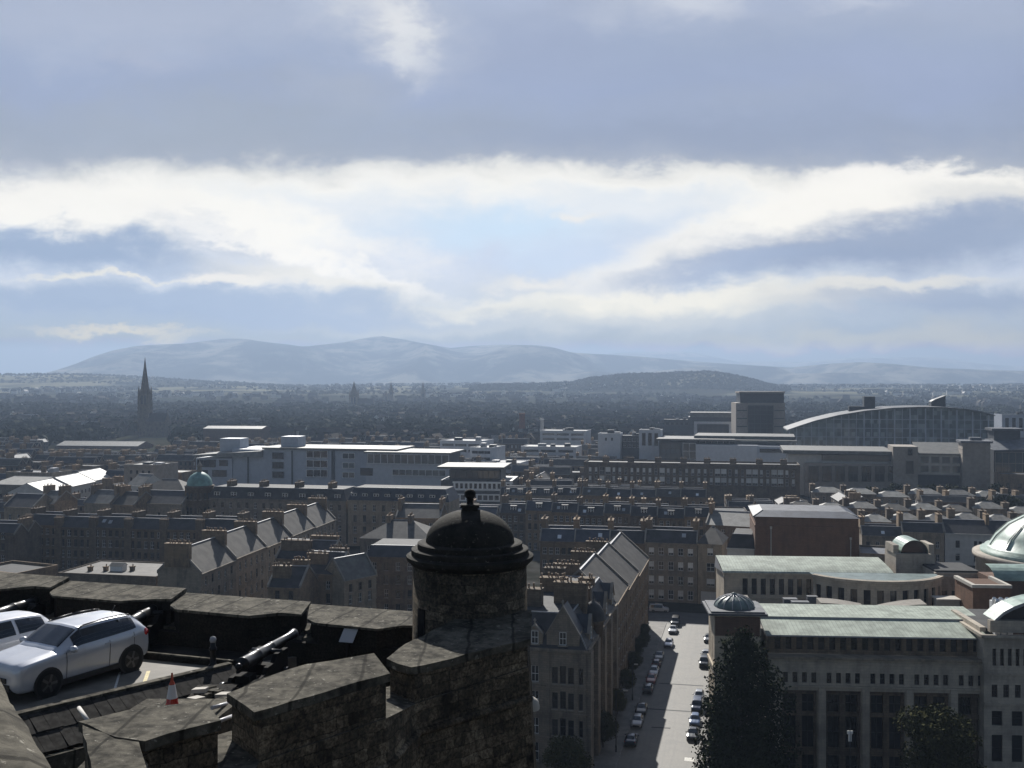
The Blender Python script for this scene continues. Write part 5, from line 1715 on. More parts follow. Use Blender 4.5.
mb = MB(); mb.lathe([(2.4, 28.9), (2.2, 31.0), (2.7, 31.1), (1.2, 32.4), (.2, 33.4), (0, 34.5)], 16); mb.build('lantern', ['stone_trim_pale'], ch)

# ------------------------------------------------------------------ modern buildings in the middle distance


def block(root, name, pxa, pxb, Da, Db, dep, ytop, ybot, mat, rz, org, zbase=None):
    """a box part given by picture columns; Da front distance"""
    inv = Matrix.Rotation(-rz, 2)
    q0 = inv @ (Vector((xat(pxa, Da), Da)) - org); q1 = inv @ (Vector((xat(pxb, Db), Db)) - org)
    z1 = zat(ytop, Da); z0 = zat(ybot, Da) if zbase is None else zbase
    mb = MB(); y = min(q0.y, q1.y)
    mb.box(q0.x, q1.x, y, y + dep, z0, z1)
    return mb.build(name, [mat], root), (q0.x, q1.x, y, z0, z1)


def strip(root, pxa, pxb, Da, Db, ytop, ybot, n, rz, org, pane='glass_blue', fr='frame_white', proud=.12, name='window_band', fw=.22, rows=1):
    inv = Matrix.Rotation(-rz, 2)
    q0 = inv @ (Vector((xat(pxa, Da), Da)) - org); q1 = inv @ (Vector((xat(pxb, Db), Db)) - org)
    y = min(q0.y, q1.y) - .45
    z1 = zat(ytop, Da); z0 = zat(ybot, Da)
    mb = MB()
    mb.box(q0.x, q1.x, y - proud, y - .004, z0, z1, m=0)
    for i in range(n + 1):
        x_ = q0.x + (q1.x - q0.x) * i / n
        mb.box(x_ - fw / 2, x_ + fw / 2, y - proud - .2, y - proud - .003, z0, z1, m=1)
    for j in range(rows + 1):
        z_ = z0 + (z1 - z0) * j / rows
        mb.box(q0.x - fw, q1.x + fw, y - proud - .25, y - proud - .006, z_ - fw / 2, z_ + fw / 2, m=1)
    return mb.build(name, [pane, fr], root)


# white campus building
org = Vector((xat(194, 535), 535)); rz_ = math.atan2(505 - 535, xat(452, 505) - xat(194, 535))
wc = thing('campus_building', 'long white modern campus building with flat roofs, plant boxes and a glazed right end', 'building', (org.x, org.y, 0), rz_)
mark(org, rz_, 105, 34)
W_ = lambda px: 535 + (505 - 535) * (px - 194) / (452 - 194)
block(wc, 'left_wall', 196, 232, W_(196), W_(232), 26, 458, 0, 'panel_blue_grey', rz_, org, -1)
block(wc, 'main_wall', 232, 395, W_(232) + 1, W_(395) + 1, 28, 449.0, 0, 'panel_blue_grey', rz_, org, -1)
block(wc, 'right_wall', 366, 452, W_(366) - 6, W_(452) - 6, 26, 463, 0, 'render_white', rz_, org, -1)
mb = MB()
inv = Matrix.Rotation(-rz_, 2)
q0 = inv @ (Vector((xat(194, W_(194)), W_(194) - 1.5)) - org); q1 = inv @ (Vector((xat(262, W_(262)), W_(262) - 1.5)) - org)
zt = zat(456, W_(210))
mb.prism([(q0.x, q0.y - 1), (q1.x, q0.y - 1), (q1.x, q0.y + 24), (q0.x + 5, q0.y + 24)], zt, 0, top=[zt + .6, zt + 3.2, zt + 5.2, zt + 1.2])
mb.build('oversailing_roof', ['roof_pale'], wc)
block(wc, 'main_roof', 262, 397, W_(262) - .5, W_(397) - .5, 30, 447.4, 449.2, 'roof_pale', rz_, org)
block(wc, 'plant_room', 220, 240, W_(220) + 8, W_(240) + 8, 10, 438.5, 452, 'panel_blue_grey', rz_, org)
block(wc, 'plant_room', 281, 298, W_(281) + 8, W_(298) + 8, 10, 436.5, 450, 'panel_blue_grey', rz_, org)
o_, bb = block(wc, 'glazed_roof', 364, 450, W_(364) - 7, W_(450) - 7, 28, 451.5, 453.2, 'roof_pale', rz_, org)
strip(wc, 368, 449, W_(368) - 6.2, W_(449) - 6.2, 453.6, 463, 12, rz_, org, name='clerestory_window', proud=.05)
block(wc, 'glazed_storey', 367, 449, W_(367) - 5.5, W_(449) - 5.5, 22, 453.4, 463.2, 'dark_cladding', rz_, org)
for pa_, pb_, ya, yb, n in ((198, 216, 459.5, 466.5, 3), (220, 228, 460, 465.5, 1), (198, 208, 470, 476, 2), (213, 227, 470, 476, 2)):
    strip(wc, pa_, pb_, W_(pa_), W_(pb_), ya, yb, n, rz_, org, 'glass_dark', 'frame_dark', name='window')
for ya in (452.5, 462.0, 471.5):
    strip(wc, 273, 284, W_(273) + .9, W_(284) + .9, ya, ya + 6, 2, rz_, org, 'glass_dark', 'frame_dark', name='window')
    strip(wc, 307, 328, W_(307) + .9, W_(328) + .9, ya - 2, ya + 5, 3, rz_, org, 'glass_dark', 'frame_white', name='window')
    strip(wc, 343, 355, W_(343) + .9, W_(355) + .9, ya + .5, ya + 6, 2, rz_, org, 'glass_blue', 'frame_white', name='window')
for pa_, pb_ in ((332, 335), (248, 249.2), (292, 293.2)):
    strip(wc, pa_, pb_, W_(pa_) + .9, W_(pb_) + .9, 450.5, 484, 1, rz_, org, 'dark_cladding', 'dark_cladding', name='wall_slot', fw=.05)
strip(wc, 361, 373, W_(361) - 6, W_(373) - 6, 468, 475, 1, rz_, org, 'glass_dark', 'frame_dark', name='window')
strip(wc, 393, 446, W_(393) - 6, W_(446) - 6, 469, 475, 8, rz_, org, 'glass_blue', 'frame_white', name='window')

pa, rz_, L_ = line(438, 428, 512, 424)
pv_ = thing('rooftop_pavilion_block', 'flat-roofed block with a glazed top storey and white band directly behind the turret dome', 'building', (pa.x, pa.y, 0), rz_)
mark(pa, rz_, L_, 24)
org = pa
block(pv_, 'wall', 441, 512, 428, 424, 22, 480, 0, 'dark_cladding', rz_, org, -1)
block(pv_, 'top_storey', 450, 501, 431, 428, 16, 469, 481, 'dark_cladding', rz_, org)
block(pv_, 'roof', 437, 504, 427, 423.5, 24, 466.6, 468.6, 'roof_pale', rz_, org)
strip(pv_, 450, 500, 431, 428, 470, 478, 9, rz_, org, 'glass_blue', 'frame_dark', name='window_band')
strip(pv_, 455, 511, 428, 424.5, 482, 489, 12, rz_, org, 'glass_dark', 'frame_white', name='window_band', fw=.8)
strip(pv_, 455, 511, 428, 424.5, 494, 500, 10, rz_, org, 'glass_dark', 'frame_white', name='window_band', fw=.6)
# flat white roofs and small white block
for pa_, Da, pb_, Db, yt, rt, lab in ((521, 620, 576, 612, 447, 'roof_pale', 'low block with a long glaring white roof in the centre of the city'),
                                     (440, 600, 482, 592, 441, 'lead_roof', 'rounded grey office block right of the white campus building'),
                                     (540, 720, 586, 712, 431, 'roof_pale', 'brown block with a thin bright roof edge left of the white flats'),
                                     (476, 520, 520, 514, 463, 'lead_roof', 'flat grey-roofed block between the turret and the white roofs'),
                                     (470, 540, 492, 536, 448, 'roof_pale', 'small white rendered block at the end of the campus building')):
    pa, rz_, L_ = line(pa_, Da, pb_, Db)
    house('office_block', lab, 'building', pa, rz_, L_, 22, zat(yt, Da), 'flat', .5, 'render_white' if 'white' in lab else 'dark_cladding', rt, cornice=False,
          front=openings(L_, 3, L_ * .27, [(zat(yt, Da) - 3.0, 1.5), (zat(yt, Da) - 6.4, 1.5)], 1), styles=('bare',))
for pa_, Da, pb_, Db, yt, lab in ((598, 606, 620, 603, 434, 'white rendered flats with blank end wall, left of the pair'), (639, 602, 661, 599, 430.5, 'white slab block with tall dark window strips')):
    pa, rz_, L_ = line(pa_, Da, pb_, Db)
    z_ = zat(yt, Da)
    house('flats', lab, 'building', pa, rz_, L_, 14, z_, 'flat', .5, 'render_white', 'roof_pale', front=openings(L_, 3, 2.2, [(z_ - 9, 7.5)], 1) if 'slab' in lab else openings(L_, 2, 1.2, [(z_ - 4, 1.8)], 3), styles=('bare',), cornice=False)
pa, rz_, L_ = line(617, 612, 642, 609)
house('flats', 'grey-green glazed flats between the two white blocks', 'building', pa, rz_, L_, 12, zat(436, 612), 'flat', .4, 'dark_cladding', 'lead_roof', front=openings(L_, 5, 2.0, [(zat(436, 612) - 3.4, 2.2), (zat(436, 612) - 7, 2.2)], .5), styles=('white',), cornice=False)
bc = thing('brick_chimney', 'tall square reddish-brown brick chimney among the far houses left of centre', 'chimney', (xat(522, 900), 900, 0))
mb = MB(); mb.prism([(-2.6, -2.6), (2.6, -2.6), (2.6, 2.6), (-2.6, 2.6)], -1, zat(414, 900)); mb.box(-3, 3, -3, 3, zat(414, 900), zat(414, 900) + .8); mb.build('stack', ['brick_red'], bc)
wcm = thing('white_chimney', 'slim white flue standing up from the brown block in the centre', 'chimney', (xat(542, 760), 760, 0))
mb = MB(); mb.lathe([(1.5, -1), (1.4, zat(420, 760)), (1.6, zat(420, 760) + .1), (1.6, zat(420, 760) + .8), (0, zat(420, 760) + .8)], 14); mb.build('flue', ['render_white'], wcm)
pa, rz_, L_ = line(56, 850, 138, 840)
house('long_shed', 'long low shed with a white strip of roof in front of the church spire', 'building', pa, rz_, L_, 26, zat(445.5, 850), 'gable', 3.2, 'brick_brown', 'roof_pale', cornice=False, skew=False)
pa, rz_, L_ = line(203, 900, 262, 892)
house('long_shed', 'distant low shed with a thin white roof right of the church spire', 'building', pa, rz_, L_, 22, zat(428.5, 900), 'gable', 2.0, 'brick_brown', 'roof_pale', cornice=False, skew=False)

# glass and stone office group, right of centre
pa, rz_, L_ = line(656, 580, 800, 560)
org = pa
gg = thing('finance_office', 'broad modern office with layered white roofs, green glass corner and pale blank walls', 'building', (pa.x, pa.y, 0), rz_)
mark(pa, rz_, L_, 46)
G_ = lambda px: 580 - 20 * (px - 656) / 144
block(gg, 'glass_corner', 659, 698, G_(659), G_(698), 30, 441, 0, 'dark_cladding', rz_, org, -1)
strip(gg, 661, 680, G_(661), G_(680), 443, 459, 4, rz_, org, 'glass_blue', 'frame_dark', rows=3, name='curtain_wall')
strip(gg, 683, 696, G_(683), G_(696), 443, 459, 2, rz_, org, 'glass_blue', 'frame_white', rows=2, name='curtain_wall')
block(gg, 'blank_wall', 696, 758, G_(696) - 4, G_(758) - 4, 30, 444.5, 0, 'render_white', rz_, org, -1)
block(gg, 'stone_wall', 757, 790, G_(757) - 4, G_(790) - 4, 30, 446, 0, 'panel_blue_grey', rz_, org, -1)
block(gg, 'roof_slab', 656, 735, G_(656) - 2, G_(735) - 2, 34, 438.6, 440.6, 'roof_pale', rz_, org)
block(gg, 'upper_storey', 700, 792, G_(700) + 10, G_(792) + 10, 30, 438.5, 446, 'panel_blue_grey', rz_, org)
block(gg, 'upper_roof', 694, 795, G_(694) + 8, G_(795) + 8, 34, 435.5, 438.2, 'roof_pale', rz_, org)
block(gg, 'upper_roof', 730, 797, G_(730) + 2, G_(797) + 2, 20, 439.8, 441.8, 'roof_pale', rz_, org)
strip(gg, 700, 735, G_(700) + 10, G_(735) + 10, 439.2, 443.5, 6, rz_, org, 'glass_blue', 'frame_white', name='window_band')
strip(gg, 760, 786, G_(760) - 4, G_(786) - 4, 449, 452, 4, rz_, org, 'glass_dark', 'frame_dark', name='window_band')
# framed office behind
pa, rz_, L_ = line(688, 800, 738, 792)
org = pa
fo = thing('framed_office', 'dark office with a bright white portal frame on its front, left of the brown tower', 'building', (pa.x, pa.y, 0), rz_)
mark(pa, rz_, L_, 30)
block(fo, 'wall', 688, 738, 800, 792, 28, 417, 0, 'dark_cladding', rz_, org, -1)
block(fo, 'roof', 690, 740, 799, 791, 30, 412.5, 417.2, 'roof_pale', rz_, org)
block(fo, 'portal_post', 694, 697, 797, 796.5, 3, 423, 445, 'render_white', rz_, org)
block(fo, 'portal_post', 729, 733, 791.5, 791, 3, 423, 445, 'render_white', rz_, org)
block(fo, 'portal_beam', 694, 733, 796.6, 791, 3, 421.5, 424, 'render_white', rz_, org)
strip(fo, 698, 728, 800, 793, 425, 434, 6, rz_, org, 'glass_dark', 'frame_dark', name='window_band')
pa, rz_, L_ = line(664, 840, 690, 836)
house('office_block', 'small dark office with two thin bright roof edges left of the framed office', 'building', pa, rz_, L_, 20, zat(420, 840), 'flat', .5, 'dark_cladding', 'roof_pale', front=openings(L_, 5, 2.4, [(zat(420, 840) - 4, 2)], 1), styles=('bare',), cornice=False)
# brown tower
pa, rz_, L_ = line(736, 742, 785, 738)
org = pa
tw = thing('office_tower', 'square brown stone office tower with a dark recessed glass centre and plant room on top', 'tower', (pa.x, pa.y, 0), rz_)
mark(pa, rz_, L_, 34)
block(tw, 'wall', 736, 785, 742, 738, 34, 403, 0, 'concrete_brown', rz_, org, -1)
block(tw, 'plant_room', 740, 784, 747, 743, 26, 393, 403.5, 'dark_cladding', rz_, org)
block(tw, 'roof_slab', 739, 785, 745.5, 741.5, 28, 391.5, 393.2, 'concrete_brown', rz_, org)
strip(tw, 748, 773, 740.2, 738.4, 405.5, 437, 4, rz_, org, 'glass_dark', 'frame_dark', rows=7, name='curtain_wall')
for y_ in (410, 418, 426): strip(tw, 737, 747, 741, 740.3, y_, y_ + .8, 1, rz_, org, 'dark_cladding', 'dark_cladding', name='joint_band', fw=.02); strip(tw, 774, 784, 738, 737.4, y_, y_ + .8, 1, rz_, org, 'dark_cladding', 'dark_cladding', name='joint_band', fw=.02)
# glass hall with the long curved roof
pa, rz_, L_ = line(787, 612, 994, 588)
org = pa
gh = thing('glass_hall', 'long glass-walled hall under a thin curved arching roof, brown tower beside it', 'building', (pa.x, pa.y, 0), rz_)
mark(pa, rz_, L_, 40)
AR = [(0, zat(429.5, 612)), (.06, zat(425.5, 610)), (.14, zat(420.3, 608)), (.25, zat(415.0, 606)), (.38, zat(410.6, 603)), (.52, zat(407.6, 600)), (.65, zat(406.6, 597)), (.76, zat(406.9, 594)), (.86, zat(408.6, 592)), (.94, zat(411.5, 590)), (1.0, zat(415.0, 588))]
zf = lambda f_: float(np.interp(f_, [a_[0] for a_ in AR], [a_[1] for a_ in AR]))
rb = MB(); gl = MB(); mu = MB()
n = 48
for i in range(n):
    f0, f1 = i / n, (i + 1) / n
    x0, x1 = L_ * f0, L_ * f1
    z0, z1 = zf(f0), zf(f1)
    rb.smooth.add(len(rb.f)); rb.quad((x0, -3, z0), (x1, -3, z1), (x1, 40, z1), (x0, 40, z0))
    rb.quad((x0, -3, z0 - .5), (x1, -3, z1 - .5), (x1, -3, z1), (x0, -3, z0)); rb.quad((x0, -3, z0 - .5), (x0, 40, z0 - .5), (x1, 40, z1 - .5), (x1, -3, z1 - .5))
    gl.quad((x0, 0, -1), (x1, 0, -1), (x1, 0, z1 - .53), (x0, 0, z0 - .53))
gl.quad((L_, 0, -1), (L_, 38, -1), (L_, 38, zf(1) - .95), (L_, 0, zf(1) - .95)); gl.quad((0, 38, -1), (0, 0, -1), (0, 0, zf(0) - .95), (0, 38, zf(0) - .95))
for i in range(27):
    f_ = (i + .3) / 27
    big = i % 2 == 0 and i > 8
    w_ = .38 if big else .18
    mu.box(L_ * f_ - w_, L_ * f_ + w_, -.5 if big else -.25, -.004, 0, zf(f_) - 1.0, m=0)
for z_ in (zat(437.5, 600), zat(428.5, 600), zat(419.5, 600)):
    fs = [i / 200 for i in range(201) if zf(i / 200) - 1.5 > z_]
    mu.box(L_ * fs[0], L_ * fs[-1], -.3, -.006, z_ - .16, z_ + .16, m=0)
gl.build('glass_wall', ['glass_hall'], gh); rb.build('curved_roof', ['lead_roof'], gh); mu.build('mullion', ['panel_blue_grey'], gh)
mb = MB(); x_ = L_ * .405; mb.box(x_, x_ + 6.5, 20, 28, zf(.4) - 1, zat(396.5, 620)); mb.box(x_ - 9, x_, 20, 26, zf(.38) - 1, zf(.38) + 2.2); mb.build('roof_cowl', ['dark_cladding'], gh)
mb = MB(); x0, x1 = L_ * .735, L_ * .805; mb.quad((x0, 18, zf(.74) - 1), (x1, 18, zf(.8) - 1), (x1, 18, zat(395.5, 612)), (x0 + 2, 18, zat(399.5, 612)), (x0, 18, zat(401.5, 612)))
mb.quad((x0, 26, zf(.74) - 1), (x0, 26, zat(401.5, 612)), (x0 + 2, 26, zat(399.5, 612)), (x1, 26, zat(395.5, 612)), (x1, 26, zf(.8) - 1)); mb.quad((x0 + 2, 18, zat(399.5, 612)), (x1, 18, zat(395.5, 612)), (x1, 26, zat(395.5, 612)), (x0 + 2, 26, zat(399.5, 612)))
mb.quad((x1, 18, zf(.8) - 1), (x1, 26, zf(.8) - 1), (x1, 26, zat(395.5, 612)), (x1, 18, zat(395.5, 612))); mb.quad((x0, 18, zf(.74) - 1), (x0, 18, zat(401.5, 612)), (x0, 26, zat(401.5, 612)), (x0, 26, zf(.74) - 1)); mb.quad((x0, 18, zat(401.5, 612)), (x0 + 2, 18, zat(399.5, 612)), (x0 + 2, 26, zat(399.5, 612)), (x0, 26, zat(401.5, 612)))
mb.build('roof_cowl', ['dark_cladding'], gh)
# pale stone office in front of it
pa, rz_, L_ = line(783, 492, 918, 478)
org = pa
so = thing('stone_office', 'pale tan stone office with a flat oversailing roof and square-pillared front below the glass hall', 'building', (pa.x, pa.y, 0), rz_)
mark(pa, rz_, L_, 40)
S_ = lambda px: 492 - 14 * (px - 783) / 135
block(so, 'upper_wall', 788, 898, S_(788) + 5, S_(898) + 5, 30, 454, 0, 'render_pale', rz_, org, -1)
o_, bb = block(so, 'lower_wall', 805, 902, S_(805), S_(902), 6, 463, 0, 'concrete_brown', rz_, org, -1)
block(so, 'stair_tower', 893, 918, S_(893) - 1.5, S_(918) - 1.5, 18, 446.5, 0, 'concrete_brown', rz_, org, -1)
block(so, 'roof', 783, 895, S_(783) + 2, S_(895) + 2, 40, 450, 453.5, 'roof_pale', rz_, org)
strip(so, 822, 893, S_(822) + 5, S_(893) + 5, 454.6, 460, 12, rz_, org, 'glass_blue', 'frame_dark', name='window_band')
for i in range(7):
    pa_ = 809 + i * 13.2
    strip(so, pa_, pa_ + 9, S_(pa_), S_(pa_ + 9), 466, 481, 2, rz_, org, 'glass_dark', 'frame_dark', name='window', rows=2)
strip(so, 908, 912, S_(908) - 1.5, S_(912) - 1.5, 449, 455, 1, rz_, org, 'glass_dark', 'frame_dark', name='window'); strip(so, 906, 913, S_(906) - 1.5, S_(913) - 1.5, 461, 473, 1, rz_, org, 'glass_dark', 'frame_dark', name='window')
pa, rz_, L_ = line(917, 484, 968, 478)
org = pa
gl2 = thing('glazed_link', 'glass-fronted link under a pale sloping metal roof beside the banded stone tower', 'building', (pa.x, pa.y, 0), rz_)
mark(pa, rz_, L_, 24)
block(gl2, 'wall', 918, 967, 484, 478.5, 22, 453, 0, 'dark_cladding', rz_, org, -1)
strip(gl2, 919, 962, 484, 479, 455, 473, 4, rz_, org, 'glass_blue', 'stone_trim_pale', name='window_band', fw=1.2, rows=2)
mb = MB(); zz = zat(453, 484); mb.quad((-.5, -1.5, zz), (L_ + .5, -1.5, zz), (L_ + .5, 16, zz + 4.5), (-.5, 16, zz + 4.5)); mb.quad((-.5, -1.5, zz - .5), (L_ + .5, -1.5, zz - .5), (L_ + .5, -1.5, zz), (-.5, -1.5, zz)); mb.build('roof', ['roof_pale'], gl2)
bt_ = thing('banded_stone_tower', 'square tower of banded brown stone with a thin flat cap right of the glazed link', 'tower', (xat(980, 470), 476, 0), rz_)
FOOT.append((xat(980, 470), 476, 10))
mb = MB(); hw = 6.0; mb.box(-hw, hw, -hw, hw, -1, zat(443, 470)); 
for q_ in range(10): mb.box(-hw - .12, hw + .12, -hw - .12, hw + .12, 8 + q_ * 2.0, 8.35 + q_ * 2.0)
mb.build('wall', ['concrete_brown'], bt_)
mb = MB(); mb.box(-hw - 1, hw + 1, -hw - 1, hw + 1, zat(443, 470), zat(441, 470)); mb.box(-2, 3, -2, 3, zat(441, 470), zat(438, 470)); mb.build('roof', ['lead_roof'], bt_)
pa, rz_, L_ = line(994, 480, 1060, 474)
org = pa
ro = thing('glazed_office', 'dark-glazed office with a sloping roof at the right edge beside the banded tower', 'building', (pa.x, pa.y, 0), rz_)
mark(pa, rz_, L_, 24)
block(ro, 'wall', 994, 1060, 480, 474, 20, 450, 0, 'dark_cladding', rz_, org, -1)
strip(ro, 995, 1056, 480, 474.5, 452, 474, 9, rz_, org, 'glass_blue', 'stone_trim', name='window_band', rows=2)
mb = MB(); zz = zat(450, 480); mb.quad((-.5, -1.5, zz), (L_ + .5, -1.5, zz + 1.5), (L_ + .5, 16, zz + 6), (-.5, 16, zz + 4.6)); mb.quad((-.5, -1.5, zz - .5), (L_ + .5, -1.5, zz + 1), (L_ + .5, -1.5, zz + 1.5), (-.5, -1.5, zz)); mb.build('roof', ['lead_roof'], ro)
block(ro, 'penthouse', 994, 1020, 492, 490, 12, 430.5, 440, 'dark_cladding', rz_, org); block(ro, 'penthouse_roof', 992, 1023, 491, 489, 14, 428.5, 430.8, 'lead_roof', rz_, org)
pa, rz_, L_ = line(1002, 700, 1040, 696)
house('office_block', 'small blue-white office with vertical windows far right above the sloping roofs', 'building', pa, rz_, L_, 18, zat(415, 700), 'flat', .5, 'panel_blue_grey', 'roof_pale', front=openings(L_, 5, 2.4, [(zat(415, 700) - 9, 7)], 1), styles=('bare',), cornice=False)
pa, rz_, L_ = line(1000, 452, 1040, 448)
house('town_house', 'small brown-fronted building below the glazed office at the right edge', 'building', pa, rz_, L_, 12, zat(475, 452), 'flat', .5, 'sandstone_brown', 'felt_roof', front=openings(L_, 3, 1.4, [(8, 2.2)], .8), styles=('sill',))

# ------------------------------------------------------------------ church spires


def spire(px, D, ytop, yeave, ybase, w, label, mat='sandstone_dark', nave=True):
    z = lambda y: zat(y, D)
    zg = float(terrain(xat(px, D), D))
    root = thing('church', label, 'church', (xat(px, D), D, 0))
    FOOT.append((xat(px, D), D, w * 2))
    zt, ze = z(ytop), z(yeave)
    h = w / 2
    mb = MB()
    mb.box(-h, h, -h, h, zg - 3, ze)
    for sx in (-1, 1):
        for sy in (-1, 1):
            mb.box(sx * h - .9, sx * h + .9, sy * h - .9, sy * h + .9, zg - 3, ze + w * .08)
            mb.lathe([(1.15, ze + w * .08), (.75, ze + w * .42), (0, ze + w * 1.0)], 6, (sx * h, sy * h), smooth=False)
    for sy in (-1,):
        mb.box(-h * .55, -h * .12, -h - .15, -h - .02, ze - w * 1.1, ze - w * .15, m=1); mb.box(h * .12, h * .55, -h - .15, -h - .02, ze - w * 1.1, ze - w * .15, m=1)
    mb.build('tower', [mat, 'glass_dark'], root)
    sb = MB()
    sb.lathe([(h * 1.12, ze), (h * .62, ze + (zt - ze) * .42), (h * .32, ze + (zt - ze) * .7), (.15, zt)], 8, smooth=False)
    for k_ in range(4):
        a_ = R(45 + 90 * k_) + R(45)
        q = 1.02
        sb.prism([(h * .9 * math.cos(a_) - .9, h * .9 * math.sin(a_) - .9), (h * .9 * math.cos(a_) + .9, h * .9 * math.sin(a_) - .9), (h * .9 * math.cos(a_) + .9, h * .9 * math.sin(a_) + .9), (h * .9 * math.cos(a_) - .9, h * .9 * math.sin(a_) + .9)], ze, 0, top=[ze + w * .5] * 4)
    sb.build('spire', [mat], root)
    if nave:
        nb = MB(); hz = max(zg + 8, ze - w * 3.0); q = w * .9
        nb.box(h, h + w * 2, -q, q, zg - 3, hz); nb.quad((h, -q - .4, hz), (h + w * 2, -q - .4, hz), (h + w * 2, 0, hz + q), (h, 0, hz + q), m=1); nb.quad((h, 0, hz + q), (h + w * 2, 0, hz + q), (h + w * 2, q + .4, hz), (h, q + .4, hz), m=1); nb.quad((h + w * 2, -q, hz), (h + w * 2, q, hz), (h + w * 2, 0, hz + q)); nb.quad((h, -q, hz), (h, 0, hz + q), (h, q, hz))
        nb.build('nave', [mat, 'slate_roof'], root)
    return root


spire(145, 1050, 357.5, 394, 445, 9.5, 'tall dark stone church with a soaring needle spire rising above the horizon at left', 'sandstone_dark')
spire(354, 1900, 381, 396, 412, 15, 'dark distant church with a short broad spire, leftmost of the three small spires', 'sandstone_dark')
spire(391, 2300, 381.5, 391, 405, 7.5, 'thin distant church spire, middle of the three small spires', 'sandstone_dark', False)
spire(423, 2300, 381.5, 393, 405, 9, 'needle-like distant church spire, rightmost of the three small spires', 'sandstone_dark', False)
spire(386, 2320, 391, 396, 405, 8, 'stubby domed tower close to the left of the thin middle spire', 'sandstone_dark', False)
# ------------------------------------------------------------------ trees


def crown_mesh(name, n, leaf, lobes, mat, seed, core=0.35):
    """leaf-sized faces scattered through clumps; lobes = (x, y, z, rx, ry, rz, weight)"""
    r = np.random.default_rng(seed)
    w = np.array([l[6] for l in lobes], float); w /= w.sum()
    idx = r.choice(len(lobes), n, p=w)
    L = np.array(lobes)[idx]
    d = r.normal(size=(n, 3)); d /= np.linalg.norm(d, axis=1)[:, None]
    rad_ = (core + (1 - core) * r.random(n) ** .6)
    # twiggy clumps inside each lobe
    P = L[:, :3] + d * rad_[:, None] * L[:, 3:6]
    P += r.normal(size=(n, 3)) * leaf * .5
    a = r.normal(size=(n, 3)); a /= np.linalg.norm(a, axis=1)[:, None]
    b_ = np.cross(a, d + r.normal(size=(n, 3)) * .6); b_ /= np.linalg.norm(b_, axis=1)[:, None] + 1e-9
    s = leaf * (.6 + .8 * r.random(n))[:, None]
    V_ = np.stack([P - a * s, P - b_ * s * .62, P + a * s, P + b_ * s * .62], 1).reshape(-1, 3)
    me = bpy.data.meshes.new(name)
    me.from_pydata(V_.tolist(), [], np.arange(4 * n).reshape(-1, 4).tolist())
    me.materials.append(MATS[mat])
    return me


def trunk_mesh(h, r, limbs, seed):
    rd = random.Random(seed)
    mb = MB()
    p = Vector((0, 0, -.6)); q = Vector((.05 * h * rd.uniform(-1, 1), .05 * h * rd.uniform(-1, 1), h * .5))
    mb.tube(p, q, r, r * .72, 9); mb.tube(q, (q.x * 1.4, q.y * 1.4, h), r * .72, r * .25, 8)
    for i in range(limbs):
        t_ = .35 + .6 * i / limbs; a_ = rd.uniform(0, 6.28)
        s_ = Vector((q.x * t_ * 1.4, q.y * t_ * 1.4, h * t_)); l_ = h * rd.uniform(.25, .42)
        mb.tube(s_, s_ + Vector((math.cos(a_) * l_ * .8, math.sin(a_) * l_ * .8, l_ * .75)), r * .4, r * .1, 6)
    return mb.mesh('trunk', ['bark'])


def lobes_round(h, w, n, seed, z0=.3):
    r = random.Random(seed)
    out_ = []
    for i in range(n):
        a_ = r.uniform(0, 6.28); q = r.uniform(.15, .62) * w / 2; z = h * (z0 + (1 - z0) * r.uniform(.12, .82))
        taper = 1 - abs((z / h - .58)) * .7
        rr = w * r.uniform(.15, .26)
        out_.append((math.cos(a_) * q * taper, math.sin(a_) * q * taper, z, rr, rr, rr * .8, rr ** 2))
    return out_


def lobes_cone(h, w, n, seed):
    r = random.Random(seed)
    out_ = []
    for i in range(n):
        f = (i + .5) / n
        z = h * (.06 + .9 * f)
        q = w / 2 * (1 - f) ** .75 * r.uniform(.35, .85); a_ = i * 2.4 + r.uniform(-.4, .4)
        rr = w * (.09 + .16 * (1 - f)) * r.uniform(.8, 1.15)
        out_.append((math.cos(a_) * q, math.sin(a_) * q, z, rr, rr, rr * 1.25, rr ** 2))
    return out_


def tree(name, label, x, y, z, trunk, crown, rz=0, s=(1, 1, 1), group=None):
    t_ = thing(name, label, 'tree', (x, y, z), rz, group)
    put('trunk', trunk, t_); put('crown', crown, t_)
    t_.scale = s
    return t_


# the two big trees in front of the office range, and the shrub at the corner
D_ = 124
c1 = crown_mesh('crown', 52000, .22, lobes_cone(25.3, 13.5, 46, 3) + lobes_round(18.5, 15, 26, 8, .05) + lobes_round(12, 14, 12, 18, .02) + [(-1.0, 0, 22.8, 2.0, 2.0, 2.2, 5), (.9, 0, 22.0, 2.2, 2.2, 2.4, 5), (-2.4, 0, 19.0, 2.4, 2.4, 2.8, 5), (.8, .3, 21.4, 2.1, 2.1, 2.4, 4), (-1.2, 0, 20.2, 2.2, 2.2, 2.6, 4), (2.4, 0, 18.6, 2.4, 2.4, 2.8, 5), (-2.6, 0, 16.8, 2.5, 2.5, 3, 5)] + [(4.2, 0, 15.5, 2.4, 2.4, 3.4, 6), (3.4, 0, 18.2, 1.7, 1.7, 2.4, 3), (4.6, -.5, 10, 2.6, 2.6, 4, 7)], 'leaf_dark', 2, .25)
tree('evergreen_tree', 'tall dark conical tree standing before the left end of the pale office range', xat(746, D_), D_ + 1, -.6, trunk_mesh(20, .5, 0, 3), c1)
D_ = 121
c2 = crown_mesh('crown', 24000, .2, lobes_round(16.2, 11.5, 34, 21, .22), 'leaf_olive', 4, .3)
tree('broadleaf_tree', 'rounded olive-green tree in front of the office range near the bottom right corner', xat(940, D_), D_, 0, trunk_mesh(12, .4, 12, 9), c2)
D_ = 119
